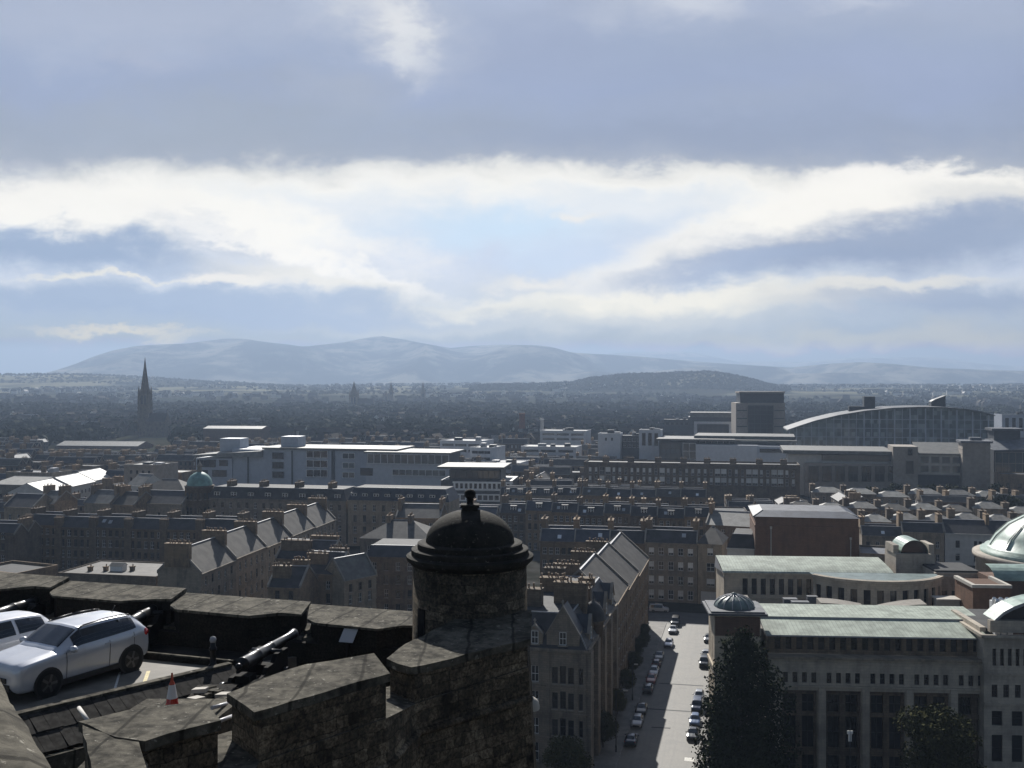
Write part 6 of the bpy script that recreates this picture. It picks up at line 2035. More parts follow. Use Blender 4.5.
c3 = crown_mesh('crown', 9000, .19, lobes_round(8, 6, 16, 5, .2), 'leaf_dark', 9, .3)
tree('broadleaf_tree', 'low dark tree at the foot of the office pilasters right of the tall conical tree', xat(800, D_) + 1, D_, 0, trunk_mesh(6, .25, 8, 5), c3)
tree('broadleaf_tree', 'low dark tree filling the bottom edge between the two bigger trees', xat(868, 120), 119, 0, trunk_mesh(6, .25, 8, 6), c3, 1.4, (1.1, 1.1, .92))
D_ = 136
c4 = crown_mesh('crown', 9000, .16, lobes_round(7.4, 8.0, 18, 15, .1), 'leaf_olive', 12, .2)
tree('garden_tree', 'small yellowish tree at the foot of the dark corner block', xat(568, D_), D_, 0, trunk_mesh(4, .18, 8, 2), c4)
tree('garden_tree', 'dark street tree against the corner block beside the lower parked cars', xat(604, 150), 151, 0, trunk_mesh(4, .18, 8, 2), c4, 2.1, (.7, .7, .8))
for i, s_ in enumerate((14, 26, 38, 50, 60)):
    p = st(-2.6, s_)
    tree('garden_tree', f'{ORD[i]} dark front-garden tree from the camera along the left pavement of the street', p[0], p[1], 0, trunk_mesh(4, .16, 6, 2), c4, i * 1.3, (.5, .5, .62), 'front-garden trees on the left pavement')

# middle-distance trees (copies of a few crowns)
mids = []
for i in range(5):
    mids.append((trunk_mesh(6, .22, 6, 30 + i), crown_mesh('crown', 900, .62, lobes_round(11, 9, 15, 40 + i, .2), ['leaf_dark', 'leaf_mid', 'leaf_dark', 'leaf_olive', 'leaf_mid'][i], 50 + i, .4)))
rt = random.Random(4)
for i in range(22):
    px = 868 + i * 6.6 + rt.uniform(-3, 3); D_ = 446 + rt.uniform(-8, 6)
    tm = mids[i % 5]
    s_ = rt.uniform(.75, 1.05)
    tree('broadleaf_tree', 'dark leafy tree in the belt between the small hipped terraces and the tan stone office', xat(px, D_), D_, 0, tm[0], tm[1], rt.uniform(0, 6), (s_, s_, s_ * .95), 'tree belt above the hipped terraces')
for px, D_, s_ in ((985, 395, .9), (1000, 398, 1), (1016, 396, 1.1), (672, 318 - 14, .5), (690, 302, .55), (565, 316, .6), (580, 305, .5), (618, 300, .45)):
    tm = mids[int(px) % 5]
    tree('broadleaf_tree', 'small garden tree in the back greens between the rows of tenements', xat(px, D_), D_, 0, tm[0], tm[1], px, (s_, s_, s_), 'trees in the back greens')

# ------------------------------------------------------------------ the crowded rooftops in between
LIM = [(185, 456, 536, 489), (430, 520, 423, 500), (578, 805, 476, 496), (648, 805, 582, 465), (770, 1060, 497, 491), (26, 164, 420, 494), (515, 580, 610, 453), (590, 668, 598, 447),
       (684, 740, 790, 441), (730, 792, 736, 437), (780, 1000, 586, 444), (50, 150, 838, 450), (120, 170, 1040, 446), (990, 1060, 690, 437), (200, 300, 890, 438), (470, 560, 700, 452)]


def cap_height(px, D, halfw):
    h = 99.0
    for a, b2, dm, y in LIM:
        if D < dm - 2 and px + halfw > a and px - halfw < b2:
            h = min(h, zat(y, D))
    return h


protos = []
for i in range(12):
    r_ = random.Random(70 + i)
    L_, dep_, H_, rh_ = r_.uniform(15, 25), r_.uniform(10, 12.5), 10.5, 2.6
    rt_ = ['slate_roof', 'slate_brown', 'slate_roof', 'slate_roof', 'slate_brown', 'slate_blue', 'slate_roof', 'lead_roof', 'slate_brown', 'slate_roof', 'felt_roof', 'slate_brown'][i]
    n0 = len(FOOT)
    root = house('tenement_house', 'proto', 'building', (0, 0), 0, L_, dep_, H_, 'M' if i not in (7, 10) else 'flat', rh_ if i not in (7, 10) else .5, 'far_front', rt_,
                 stacks=((.5, dep_ / 2, 'v', 4.6, 1.5, 2.5, 5), (L_ * .52, dep_ / 2, 'v', 4.6, 1.5, 2.5, 5)) if i not in (7, 10) else ((L_ * .3, 4, 'u', 3, 1.1, 0, 4),), cornice=False)
    del FOOT[n0:]
    protos.append((root, L_, dep_, H_ + (rh_ if i not in (7, 10) else 1) + 2.2))
rf_ = random.Random(99)
nfill = 0
used_proto = set()
Dv = 350.0
while Dv < 800 and nfill < 232:
    ang = R(-12) if int(Dv) % 2 else R(-8)
    x = xat(-40, Dv)
    while x < xat(1070, Dv):
        pi = rf_.randrange(12)
        root, L_, dep_, top = protos[pi]
        y = Dv + math.tan(ang) * (x - xat(512, Dv)) * .35 + rf_.uniform(-4, 4)
        a_ = ang + (R(90) if rf_.random() < .22 else 0)
        cxm, cym = x + L_ / 2 * math.cos(a_) - dep_ / 2 * math.sin(a_), y + L_ / 2 * math.sin(a_) + dep_ / 2 * math.cos(a_)
        px = 512 + 1000 * cxm / cym
        ch_ = cap_height(px, cym, L_ / cym * 600)
        sz = rf_.uniform(.85, 1.2)
        if ch_ < top * sz: sz = ch_ / top
        if sz < .45 or taken(cxm, cym, 7.5) or cym < 345:
            x += 6 + rf_.uniform(0, 4)
            continue
        o = root if pi not in used_proto else copy_tree(root)
        used_proto.add(pi)
        o.location = (x, y, 0); o.rotation_euler.z = a_; o.scale = (1, 1, sz)
        if px < 330: lab, g = 'slated stone tenement among the packed roofs left of the white campus building', 'packed roofs on the left'
        elif px < 600: lab, g = 'slated stone tenement among the packed roofs in the centre beyond the turret dome', 'packed roofs in the centre'
        else: lab, g = 'slated stone tenement among the packed roofs around the modern offices on the right', 'packed roofs on the right'
        tag(o, lab, 'building', g)
        nfill += 1
        FOOT.append((cxm, cym, 9))
        x += L_ + (0.3 if rf_.random() < .7 else 9)
    Dv += 31
for i in range(12):
    if i not in used_proto:
        for ch in list(protos[i][0].children): bpy.data.objects.remove(ch)
        bpy.data.objects.remove(protos[i][0])
print('fill', nfill)

# trees among those roofs
nt = 0
for i in range(400):
    D_ = rf_.uniform(430, 1000); px = rf_.uniform(-20, 1040); x = xat(px, D_)
    s_ = rf_.uniform(.6, 1.15)
    if taken(x, D_, 4.5) or cap_height(px, D_, 8) < 10.5 * s_: continue
    tm = mids[rf_.randrange(5)]
    tree('broadleaf_tree', 'dark leafy tree standing between the roofs of the middle distance', x, D_, float(terrain(x, D_)), tm[0], tm[1], rf_.uniform(0, 6), (s_, s_, s_), 'trees between the roofs')
    nt += 1
    if nt > 130: break
print('midtrees', nt)

# ------------------------------------------------------------------ far suburbs: one mass of roofs, one mass of woods
fm = MB()
wallm = ['far_front', 'far_wall', 'render_pale']; roofm = ['far_roof', 'far_wall', 'roof_mid', 'far_roof']
cnt = 0
for i in range(7000):
    u_ = rf_.random()
    D_ = 780 * (4700 / 780) ** u_
    px = rf_.uniform(-60, 1085)
    x = xat(px, D_)
    dens = float(vnoise(x, D_, 260, 8))
    if dens < .50 or (1500 < D_ < 2500 and rf_.random() < .55): continue
    far_ = D_ > 2500
    if far_ and float(vnoise(x, D_, 420, 21)) < .5: continue
    L_, dep_, H_ = rf_.uniform(9, 26), rf_.uniform(8, 11), rf_.uniform(5, 9.5) if D_ > 1500 else rf_.uniform(7, 12)
    if D_ < 1150 and (taken(x, D_, 10) or cap_height(px, D_, 10) < H_ + 5): continue
    if 3000 < D_ and (570 < px < 770 and 3150 < D_): continue
    if D_ > 3650 and px < 260 and rf_.random() < .7: continue
    z = float(terrain(x, D_)) - 1
    a_ = rf_.choice((R(-12), R(78), R(-12), R(20), R(-35)))
    ca, sa = math.cos(a_), math.sin(a_)
    T = lambda u, v, w: (x + u * ca - v * sa, D_ + u * sa + v * ca, z + w)
    l, d, h = L_ / 2, dep_ / 2, H_ + 1
    rh_ = dep_ * rf_.uniform(.42, .55); wm = 2 if rf_.random() < .05 else (rf_.choice((0, 1)) if D_ < 1500 else 1); rm = 3 + rf_.choice((0, 0, 0, 1, 1, 1, 0, 2 if rf_.random() < .3 else 0, 1))
    if far_: wm = rf_.choice((1, 2, 2)); rm = 3 + rf_.choice((0, 1, 2))
    fm.quad(T(-l, -d, 0), T(l, -d, 0), T(l, -d, h), T(-l, -d, h), m=wm)
    fm.quad(T(l, -d, 0), T(l, d, 0), T(l, d, h), T(l, 0, h + rh_), T(l, -d, h), m=wm)
    fm.quad(T(-l, d, 0), T(-l, -d, 0), T(-l, -d, h), T(-l, 0, h + rh_), T(-l, d, h), m=wm)
    fm.quad(T(l, d, 0), T(-l, d, 0), T(-l, d, h), T(l, d, h), m=wm)
    fm.quad(T(-l, -d, h), T(l, -d, h), T(l, 0, h + rh_), T(-l, 0, h + rh_), m=rm)
    fm.quad(T(l, d, h), T(-l, d, h), T(-l, 0, h + rh_), T(l, 0, h + rh_), m=rm)
    cnt += 1
print('far houses', cnt)
fo_ = fm.build('distant_rooftops', wallm + roofm); tag(fo_, 'mass of far-off suburban roofs spreading below the hills', 'rooftops', kind='stuff')

pts = []
r_ = np.random.default_rng(3)
N = 26000
u_ = r_.random(N); Dd = 800 * (5300 / 800) ** u_; pxx = r_.uniform(-80, 1100, N)
Dd[16000:21000] = r_.uniform(3050, 3850, 5000); pxx[16000:21000] = r_.uniform(470, 790, 5000)
Dd[21000:23000] = r_.uniform(3700, 4500, 2000); pxx[21000:23000] = r_.uniform(-80, 300, 2000)
Dd[23000:] = r_.uniform(950, 2100, 3000); pxx[23000:] = r_.uniform(-80, 620, 3000)
xx = (pxx - 512) / 1000 * Dd
dens = vnoise(xx, Dd, 230, 8) * .6 + vnoise(xx, Dd, 600, 12) * .4
hill = ((pxx > 470) & (pxx < 790) & (Dd > 3050) & (Dd < 4000))
braid = (pxx < 290) & (Dd > 3700) & (Dd < 5000)
keep = ((dens < .60) & ((Dd < 2500) | (dens < .42))) | hill | (braid & (r_.random(N) < .4)) | ((pxx > -80) & (pxx < 560) & (Dd > 950) & (Dd < 2300) & (r_.random(N) < .75))
capy = np.full(N, -500.0)
for a_, b2, dm, y in LIM:
    m_ = (pxx > a_ - 6) & (pxx < b2 + 6) & (Dd < dm + 30)
    capy[m_] = np.maximum(capy[m_], y)
zz = terrain(xx, Dd)
hh = r_.uniform(8, 14, N)
hh = np.where((Dd < 2200), hh * 1.3, hh)
topy = 384 + 1000 * (55 - zz - hh) / Dd
keep &= topy > np.maximum(capy, np.where(Dd < 2400, 398 + 5 * vnoise(xx, Dd, 60, 2), -500))
xx, Dd, zz, hh = xx[keep], Dd[keep], zz[keep], hh[keep]
n = len(xx)
K = 15
d = r_.normal(size=(n, K, 3)); d /= np.linalg.norm(d, axis=2)[:, :, None]
d[:, :, 2] = np.abs(d[:, :, 2]) * .9 - .15
rad_ = (hh * .5)[:, None, None]
P = np.stack([xx, Dd, zz + hh * .45], 1)[:, None, :] + d * rad_ * np.array([1.0, 1.0, 1.05]) * r_.uniform(.6, 1.0, (n, K, 1))
a = r_.normal(size=(n, K, 3)); a /= np.linalg.norm(a, axis=2)[:, :, None]
b_ = np.cross(a, d); b_ /= np.linalg.norm(b_, axis=2)[:, :, None] + 1e-9
s = rad_ * .42
V_ = np.stack([P - a * s, P - b_ * s, P + a * s, P + b_ * s], 2).reshape(-1, 3)
me = bpy.data.meshes.new('distant_woods')
nf = n * K
me.vertices.add(4 * nf); me.vertices.foreach_set('co', V_.ravel())
me.loops.add(4 * nf); me.loops.foreach_set('vertex_index', np.arange(4 * nf))
me.polygons.add(nf); me.polygons.foreach_set('loop_start', np.arange(nf) * 4); me.polygons.foreach_set('loop_total', np.full(nf, 4))
me.update()
me.materials.append(MATS['leaf_dark'])
wo = put('distant_woods', me); tag(wo, 'far-off dark woods and garden trees between the suburbs and the hills', 'woods', kind='stuff')
print('far trees', n)
# ------------------------------------------------------------------ the castle battery in the foreground
TZ = 47.0
# rock the battery stands on
rk, t, b = principled('crag')
co = t.new('ShaderNodeTexCoord').outputs['Object']
f = t.noise(co, .35, 7, .7)
t.link(t.mix(t.smooth(f, .4, .6), (.03, .03, .026), (.075, .07, .058)), b.inputs['Base Color'])
b.inputs['Roughness'].default_value = .95
bp = t.new('ShaderNodeBump'); bp.inputs['Distance'].default_value = .5; t.link(f, bp.inputs['Height']); t.link(bp.outputs[0], b.inputs['Normal'])
nx, ny = 50, 40
vs, fs = [], []
for i in range(nx):
    for j in range(ny):
        x = -90 + 160 * i / (nx - 1); y = -60 + 172 * j / (ny - 1)
        f_ = min(1, max(0, (105 - y) / 66)); e_ = min(1, max(0, (62 - x) / 40)) * min(1, max(0, (x + 95) / 30))
        z = -2 + 40 * f_ ** 1.1 * e_ + (float(vnoise(x, y, 7, 3)) - .5) * 5 * e_ * min(1, (112 - y) / 20)
        if y < 34: z = min(z, 38)
        vs.append((x, y, z))
for i in range(nx - 1):
    for j in range(ny - 1):
        fs.append((i * ny + j, (i + 1) * ny + j, (i + 1) * ny + j + 1, i * ny + j + 1))
me = bpy.data.meshes.new('castle_rock'); me.from_pydata(vs, [], fs); me.materials.append(rk)
tag(put('castle_rock', me), kind='structure')

# terrace with its parking lines
plain('terrace_paving', (0.17, 0.155, 0.13), 0.75, var=0.3, scale=0.9)
tp = [(-12.4, 23.0), (-7.9, 27.95), (-6.0, 29.6), (-2.4, 28.6), (-2.8, 30.0), (-30, 38.2), (-44, 30), (-30, 20), (-14.5, 20.7)]
sheet('terrace', tp, TZ, 'terrace_paving', thick=9)


def ground_line(p, q, w, mat, name='bay_line', z=TZ + .004):
    p, q = Vector(p), Vector(q); d = (q - p).normalized(); n = Vector((-d.y, d.x)) * w / 2
    return sheet(name, [p - n, q - n, q + n, p + n], z, mat)


HD = Vector((.5, .866)); HN = Vector((.866, -.5))          # parked-car axis and its right-hand normal


def g(px, py):
    D = (EYE - TZ) / ((py - 384) / 1000.0)
    return Vector((xat(px, D), D))


ground_line(g(148.5, 671), g(141.5, 691), .10, 'line_yellow')
ground_line(g(120, 672), g(113, 695), .06, 'line_white')

# far battlement
fb_p0 = Vector((-33.5, 37.5)); fb_p1 = Vector((-2.75, 28.25))
fd = fb_p1 - fb_p0; fL = fd.length; frz = math.atan2(fd.y, fd.x)
fbw = thing('battlement_wall', 'long dark battery wall with thick splayed merlons and pale tops behind the cannons', 'wall', (fb_p0.x, fb_p0.y, TZ), frz)
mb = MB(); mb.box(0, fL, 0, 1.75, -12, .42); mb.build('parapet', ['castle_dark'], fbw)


def fu(px, v=0.0):
    """distance along the battlement of the point seen at picture column px"""
    k_ = (px - 512) / 1000.0
    ox, oy = fb_p0.x - math.sin(frz) * v, fb_p0.y + math.cos(frz) * v
    c_, s_ = math.cos(frz), math.sin(frz)
    return (k_ * oy - ox) / (c_ - k_ * s_)


def merlon(root, pxa, pxb, ztop, first=True):
    a, b2 = fu(pxa), fu(pxb)
    w = b2 - a
    # the embrasure cheeks run with the guns, askew to the wall
    k_ = -.46
    poly = [(a + .28, .02), (a + w * .62, -.08), (a + w * .84 + k_ * .5, .5), (b2 - .02 + k_ * .6, .6), (b2 + .12 + k_ * 1.75, 1.75), (a - .1 + k_ * 1.75, 1.75), (a + .02 + k_ * .4, .4)]
    mb = MB()
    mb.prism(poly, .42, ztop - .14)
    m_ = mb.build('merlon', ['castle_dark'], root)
    cx_, cy_ = sum(p[0] for p in poly) / len(poly), sum(p[1] for p in poly) / len(poly)
    q = [(p[0] + (.09 if p[0] > cx_ else -.09), p[1] + (.09 if p[1] > cy_ else -.09)) for p in poly]
    cb = MB()
    r_ = random.Random(pxa)
    # coping laid as separate slabs, the joints showing
    cb.prism(q, ztop - .137, 0, top=[ztop + (.0 if p[1] > 1 else -.06) + r_.uniform(-.02, .02) for p in q])
    n = 8
    o = cb.build('coping', ['coping_stone'], m_)
    return m_


for pa_, pb_, z_ in ((-150, -70, 1.5), (-62, 44, 1.47), (49, 167, 1.36), (171, 299, 1.2), (310, 420, 1.12)):
    merlon(fbw, pa_, pb_, z_)
sb = MB()
for pa_, pb_ in ((40, 49), (165, 171), (297, 312)):
    sb.prism([(fu(pa_) - .3, .3), (fu(pb_) + .3, .3), (fu(pb_) - .5, 1.9), (fu(pa_) - 1.1, 1.9)], .42, .5)
sb.build('embrasure_sill', ['coping_stone'], fbw)
# small pale plaque on the wall and the kerb at its foot
a = fu(350)
mb = MB(); mb.quad((a - .22, -.28, .62), (a + .22, -.28, .62), (a + .3, -.06, 1.0), (a - .14, -.06, 1.0)); mb.box(a - .03, a + .05, -.22, -.12, 0, .66, m=1)
pq = mb.build('information_board', ['render_white', 'black_iron'], None, (fb_p0.x, fb_p0.y, TZ), frz); tag(pq, 'small tilted white information board in the dark against the battery wall left of the turret', 'sign')
kp0, kp1 = Vector((-14.5, 30.3)), Vector((-7.9, 28.15))
kb = MB(); kd = (kp1 - kp0); kb.box(0, kd.length, 0, .22, 0, .16); kb.box(0, kd.length, .03, .12, 0.16, .2, m=1)
kk = kb.build('gun_kerb', ['castle_dark', 'coping_stone'], None, (kp0.x, kp0.y, TZ + .003), math.atan2(kd.y, kd.x)); kk['kind'] = 'structure'

plain('wall_shadow_sheet', (0.03, 0.028, 0.025), 0.95, var=0.4, scale=1.5, spec=0.1)
sheet('wall_shadow_sheet', [(-14.5, 30.45), (-7.9, 28.35), (-6.2, 29.5), (-14.2, 32.2)], TZ + .006, 'wall_shadow_sheet')  # dark sheet over the paving, painting in the battery wall's cast shadow
# slated slope below the terrace edge
plain('old_slates', (0.034, 0.032, 0.029), 0.9, var=0.5, scale=5, spec=0.08)
p0, p1 = Vector((-13.2, 22.1)), Vector((-7.85, 28.02))
dd = p1 - p0; L_ = dd.length; dn = dd.normalized(); nn = Vector((dn.y, -dn.x))
srz = math.atan2(dd.y, dd.x)
sr = thing('slated_lean_to', 'narrow lean-to roof of dark old slates along the edge of the parking terrace', 'roof', (p0.x, p0.y, TZ), srz)
sl = MB(); r_ = random.Random(3)
rows_ = 2; W_s = 1.15; drop = .62
for j in range(rows_):
    x = -.3 * (j % 2)
    y0, y1 = -W_s * j / rows_, -W_s * (j + 1) / rows_ - .05
    z0, z1 = .12 - drop * j / rows_, .12 - drop * (j + 1) / rows_
    while x < L_:
        w_ = r_.uniform(.24, .36); e_ = r_.uniform(-.012, .018)
        sl.quad((x + .006, y1, z1 + .012 + e_), (x + w_ - .006, y1, z1 + .012 + e_), (x + w_ - .006, y0, z0 + .006), (x + .006, y0, z0 + .006))
        sl.quad((x + .006, y1, z1 - .01), (x + w_ - .006, y1, z1 - .01), (x + w_ - .006, y1, z1 + .012 + e_), (x + .006, y1, z1 + .012 + e_))
        x += w_
sl.build('slates', ['old_slates'], sr)
cb = MB(); cb.box(-.2, L_, -.02, .2, -.4, .18); cb.box(-.2, L_, -W_s - .18, -W_s - .04, -1.2, -drop + .06); cb.build('edge_stone', ['coping_stone'], sr)
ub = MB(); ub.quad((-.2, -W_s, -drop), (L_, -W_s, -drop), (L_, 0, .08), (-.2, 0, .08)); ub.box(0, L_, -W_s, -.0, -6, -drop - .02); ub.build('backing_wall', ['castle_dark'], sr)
pr = MB(); qa = at(79, 708, 23.6); qb = at(88, 721, 22.4); pr.tube(qa, qb, .05, seg=7); o = pr.build('pale_pipe', ['render_pale']); tag(o, 'short pale pipe lying over the dark slates beside the near merlon', 'pipe')

# ledge behind the near wall, with the cone and the stacked slabs
lz = 47.76
lg = sheet('wall_walk', [(-7.9, 20.4), (-5.2, 23.6), (-4.6, 26.2), (-6.6, 26.4), (-9.3, 23.4), (-9.2, 21.0)], lz - .9, 'coping_stone', thick=4)
mb = MB(); mb.prism([(-8.6, 21.6), (-6.4, 21.6), (-6.2, 23.0), (-8.4, 23.0)], lz - .9, lz); o = mb.build('stone_block', ['coping_stone']); tag(o, 'low rough stone block behind the near merlon, carrying the traffic cone', 'stone block')
cone = thing('traffic_cone', 'orange traffic cone with a broad white band standing behind the near merlon', 'cone', (xat(172, 22.3), 22.3, lz))
mb = MB(); mb.prism([(-.2, -.2), (.2, -.2), (.2, .2), (-.2, .2)], 0.002, .035); mb.build('base', ['rubber'], cone)
def cr_(z): return .155 - .125 * z / .76
mb = MB(); mb.lathe([(cr_(.0), .035), (cr_(.24), .24)], 20, m=2); mb.lathe([(cr_(.24), .24), (cr_(.54), .54)], 20, m=1); mb.lathe([(cr_(.54), .54), (cr_(.78), .64), (.02, .795)], 20)
mb.build('cone_body', ['cone_orange', 'cone_white', 'tail_red'], cone)
r_ = random.Random(8)
for i in range(9):
    px, py, D = ((196, 698, 23.4), (203, 694, 23.9), (210, 690, 24.4), (200, 689, 24.0), (208, 687, 24.6), (216, 691, 24.2), (224, 694, 24.0), (222, 699, 23.6), (188, 701, 23.1))[i]
    p = at(px, py, D); w_, d_ = r_.uniform(.26, .44), r_.uniform(.2, .3)
    mb = MB(); mb.prism([(-w_ / 2, -d_ / 2), (w_ / 2 * .9, -d_ / 2 * .8), (w_ / 2, d_ / 2), (-w_ / 2 * .8, d_ / 2 * .9)], -.07, .02, top=[.02, .035, .02, .01])
    o = mb.build('stone_slab', ['coping_stone' if i % 3 else 'stone_trim_pale'], None, p, r_.uniform(-.8, .8)); tag(o, 'flat stone slab in the loose pile beside the traffic cone', 'slab', 'loose pile of slabs')
mb = MB(); mb.prism([(xat(180, 23) - .1, 23.1), (xat(232, 24) - .1, 23.3), (xat(236, 25), 25.2), (xat(190, 24.5), 25.1)], lz - .9, 47.45); o = mb.build('rubble_base', ['castle_dark']); tag(o, 'dark rough stonework under the pile of pale slabs', 'stonework')
for (a_, b2) in (((212, 708, 21.8), (236, 701, 23.2)), ((214, 723, 21.0), (236, 715, 22.4))):
    mb = MB(); mb.tube(at(*a_), at(*b2), .045, seg=6); o = mb.build('scaffold_tube', ['lead_trim']); tag(o, 'short grey metal tube spanning the gap beside the near merlon', 'tube', 'metal tubes in the gap')

# bollard-like post
bo = thing('iron_post', 'short black iron post with a pale knob at the end of the kerb', 'post', (xat(213, 28.05), 28.05, TZ))
mb = MB(); mb.lathe([(.13, 0), (.13, .12), (.085, .16), (.08, .5), (.11, .54), (.11, .6), (.075, .64), (.07, .74), (.0, .75)], 14); mb.build('shaft', ['black_iron'], bo)
mb = MB(); mb.lathe([(.0, .74), (.075, .76), (.095, .83), (.07, .9), (.0, .93)], 14); mb.build('knob', ['lead_trim'], bo)


# cannons
def cannon(label, breech, muzzle, s=1.0):
    b0, m0 = Vector(breech), Vector(muzzle)
    d = (m0 - b0); L = d.length; rz = math.atan2(d.y, d.x)
    root = thing('cannon', label, 'cannon', (b0.x, b0.y, TZ), rz, 'cannons on the battery')
    zb = b0.z - TZ; rise = (m0.z - b0.z) / L
    mb = MB()
    prof = [(0, .0), (.02, .1), (.06, .13), (.1, .2), (.1, .28), (.16, .285), (.18, .265), (.9, .255), (.92, .275), (.98, .275), (1.0, .25), (1.75, .215), (1.77, .235), (1.83, .235), (1.85, .205), (L - .34, .165), (L - .3, .19), (L - .2, .175), (L - .12, .215), (L, .225), (L, .1), (L - .4, .09)]
    seg = 20; i0 = len(mb.v)
    for x, r in prof:
        for k_ in range(seg):
            a_ = 2 * math.pi * k_ / seg
            mb.v.append((x, r * math.cos(a_) * s, zb + rise * x + r * math.sin(a_) * s))
    for q in range(len(prof) - 1):
        for k_ in range(seg):
            k2 = (k_ + 1) % seg
            mb.smooth.add(len(mb.f)); mb.f.append((i0 + q * seg + k_, i0 + (q + 1) * seg + k_, i0 + (q + 1) * seg + k2, i0 + q * seg + k2)); mb.m.append(0)
    mb.lathe([(0, -.16), (.07, -.14), (.09, -.08), (.06, .0)], 12, (0, 0))
    for k_ in range(len(mb.v) - 48, len(mb.v)):      # turn the cascabel knob to lie along the barrel
        x, y, z = mb.v[k_]; mb.v[k_] = (z, y, zb + x)
    mb.tube((1.55, -.42, zb + rise * 1.55 - .04), (1.55, .42, zb + rise * 1.55 - .04), .075, seg=10)
    mb.build('barrel', ['black_iron'], root)
    cb = MB()
    for sy in (-1, 1):
        prof2 = [(-.3, .2), (1.95, .2), (1.95, zb - .02), (1.3, zb - .02), (1.1, zb - .2), (.7, zb - .22), (.6, zb - .36), (.2, zb - .38), (.1, zb - .52), (-.3, zb - .54)]
        y0, y1 = (sy * .30, sy * .42) if sy > 0 else (-.42, -.30)
        n = len(prof2); i0 = len(cb.v)
        cb.v += [(x, y0, z) for x, z in prof2] + [(x, y1, z) for x, z in prof2]
        cb.f.append(tuple(i0 + k_ for k_ in range(n))); cb.m.append(0); cb.f.append(tuple(i0 + n + k_ for k_ in reversed(range(n)))); cb.m.append(0)
        for k_ in range(n):
            k2 = (k_ + 1) % n; cb.f.append((i0 + k2, i0 + k_, i0 + n + k_, i0 + n + k2)); cb.m.append(0)
    cb.box(-.2, .1, -.29, .29, .22, .4); cb.box(1.5, 1.8, -.29, .29, .22, .5); cb.box(.1, .5, -.2, .2, .3, max(.34, zb - .3))
    cb.build('carriage', ['wood_dark'], root)
    for x in (.05, 1.65):
        for sy in (-1, 1):
            wb = MB(); wb.tube((0, -.06, 0), (0, .06, 0), .22, seg=16); wb.tube((0, -.09, 0), (0, .09, 0), .05, seg=8)
            wb.build('wheel', ['black_iron'], root, (x, sy * .5, .22))
    return root


cannon('nearest black cannon, pointing out through the gap left of the turret', (-6.85, 25.2, 47.9), (-6.2, 28.45, 47.9), .64)
cannon('black cannon half hidden behind the silver car, aimed through the middle gap', (-11.36, 29.5, 47.9), (-11.18, 32.2, 47.97), .64)
cannon('black cannon at the left edge behind the white car', (-15.9, 30.6, 47.9), (-15.42, 33.2, 47.95), .64)

# near battlement: the wall below the look-out
nbw = thing('battlement_wall', 'near rubble wall with heavy worn copings running from the bottom edge to the turret', 'wall', (0, 0, 0))


def mer(poly, zs, zb, cop=.16, mat='castle_rubble', over=.07):
    mb = MB(); z_ = zs if isinstance(zs, (list, tuple)) else [zs] * len(poly)
    mb.prism(poly, zb, 0, top=[q - cop for q in z_])
    m_ = mb.build('merlon', [mat], nbw)
    cx_, cy_ = sum(p[0] for p in poly) / len(poly), sum(p[1] for p in poly) / len(poly)
    q = [(p[0] + over * (1 if p[0] > cx_ else -1), p[1] + over * (1 if p[1] > cy_ else -1)) for p in poly]
    # coping with worn, slightly wavy edges
    qq, zz = [], []
    r_ = random.Random(int(cx_ * 100))
    for i in range(len(q)):
        a, b2 = Vector(q[i]), Vector(q[(i + 1) % len(q)]); za, zb_ = z_[i], z_[(i + 1) % len(q)]
        n = max(1, int((b2 - a).length / .35))
        for k_ in range(n):
            f = k_ / n; p = a.lerp(b2, f)
            j = 0 if k_ == 0 else 1
            qq.append((p.x + r_.uniform(-.025, .025) * j, p.y + r_.uniform(-.025, .025) * j)); zz.append(za + (zb_ - za) * f + r_.uniform(-.02, .02))
    cb = MB(); cb.prism(qq, 0, 0, top=zz)
    n = len(qq)
    for i in range(n):
        x, y, z = cb.v[i]; cb.v[i] = (x, y, zz[i] - cop + .003)
    cb.build('coping', ['coping_stone'], m_)
    return m_


# L-shaped merlon at bottom left
mer([(-6.62, 15.5), (-5.75, 14.75), (-5.42, 14.65), (-4.56, 15.5), (-5.07, 16.25), (-5.93, 15.95), (-6.1, 15.9)], [49.8] * 7, 46.0)
mer([(-6.58, 15.42), (-4.95, 11.9), (-4.35, 12.3), (-5.42, 14.62), (-5.78, 14.7)], [49.79, 49.8, 49.8, 49.79, 49.79], 46.0)
mer([(-4.95, 13.4), (-4.1, 13.0), (-3.7, 13.55), (-4.55, 14.1)], [49.42] * 4, 46.0)
# long middle merlon
mer([(-5.07, 18.1), (-4.32, 17.1), (-2.42, 19.2), (-2.86, 20.15), (-3.2, 20.0), (-4.0, 19.6), (-4.74, 18.75)], [49.42, 49.4, 49.42, 49.55, 49.5, 49.48, 49.46], 45.0)
# merlon joined to the turret
mer([(-2.62, 21.5), (-2.02, 20.85), (.36, 23.0), (.42, 25.2), (-1.2, 25.0), (-2.35, 22.7)], [49.12, 49.1, 49.15, 49.3, 49.25, 49.12], 45.0)
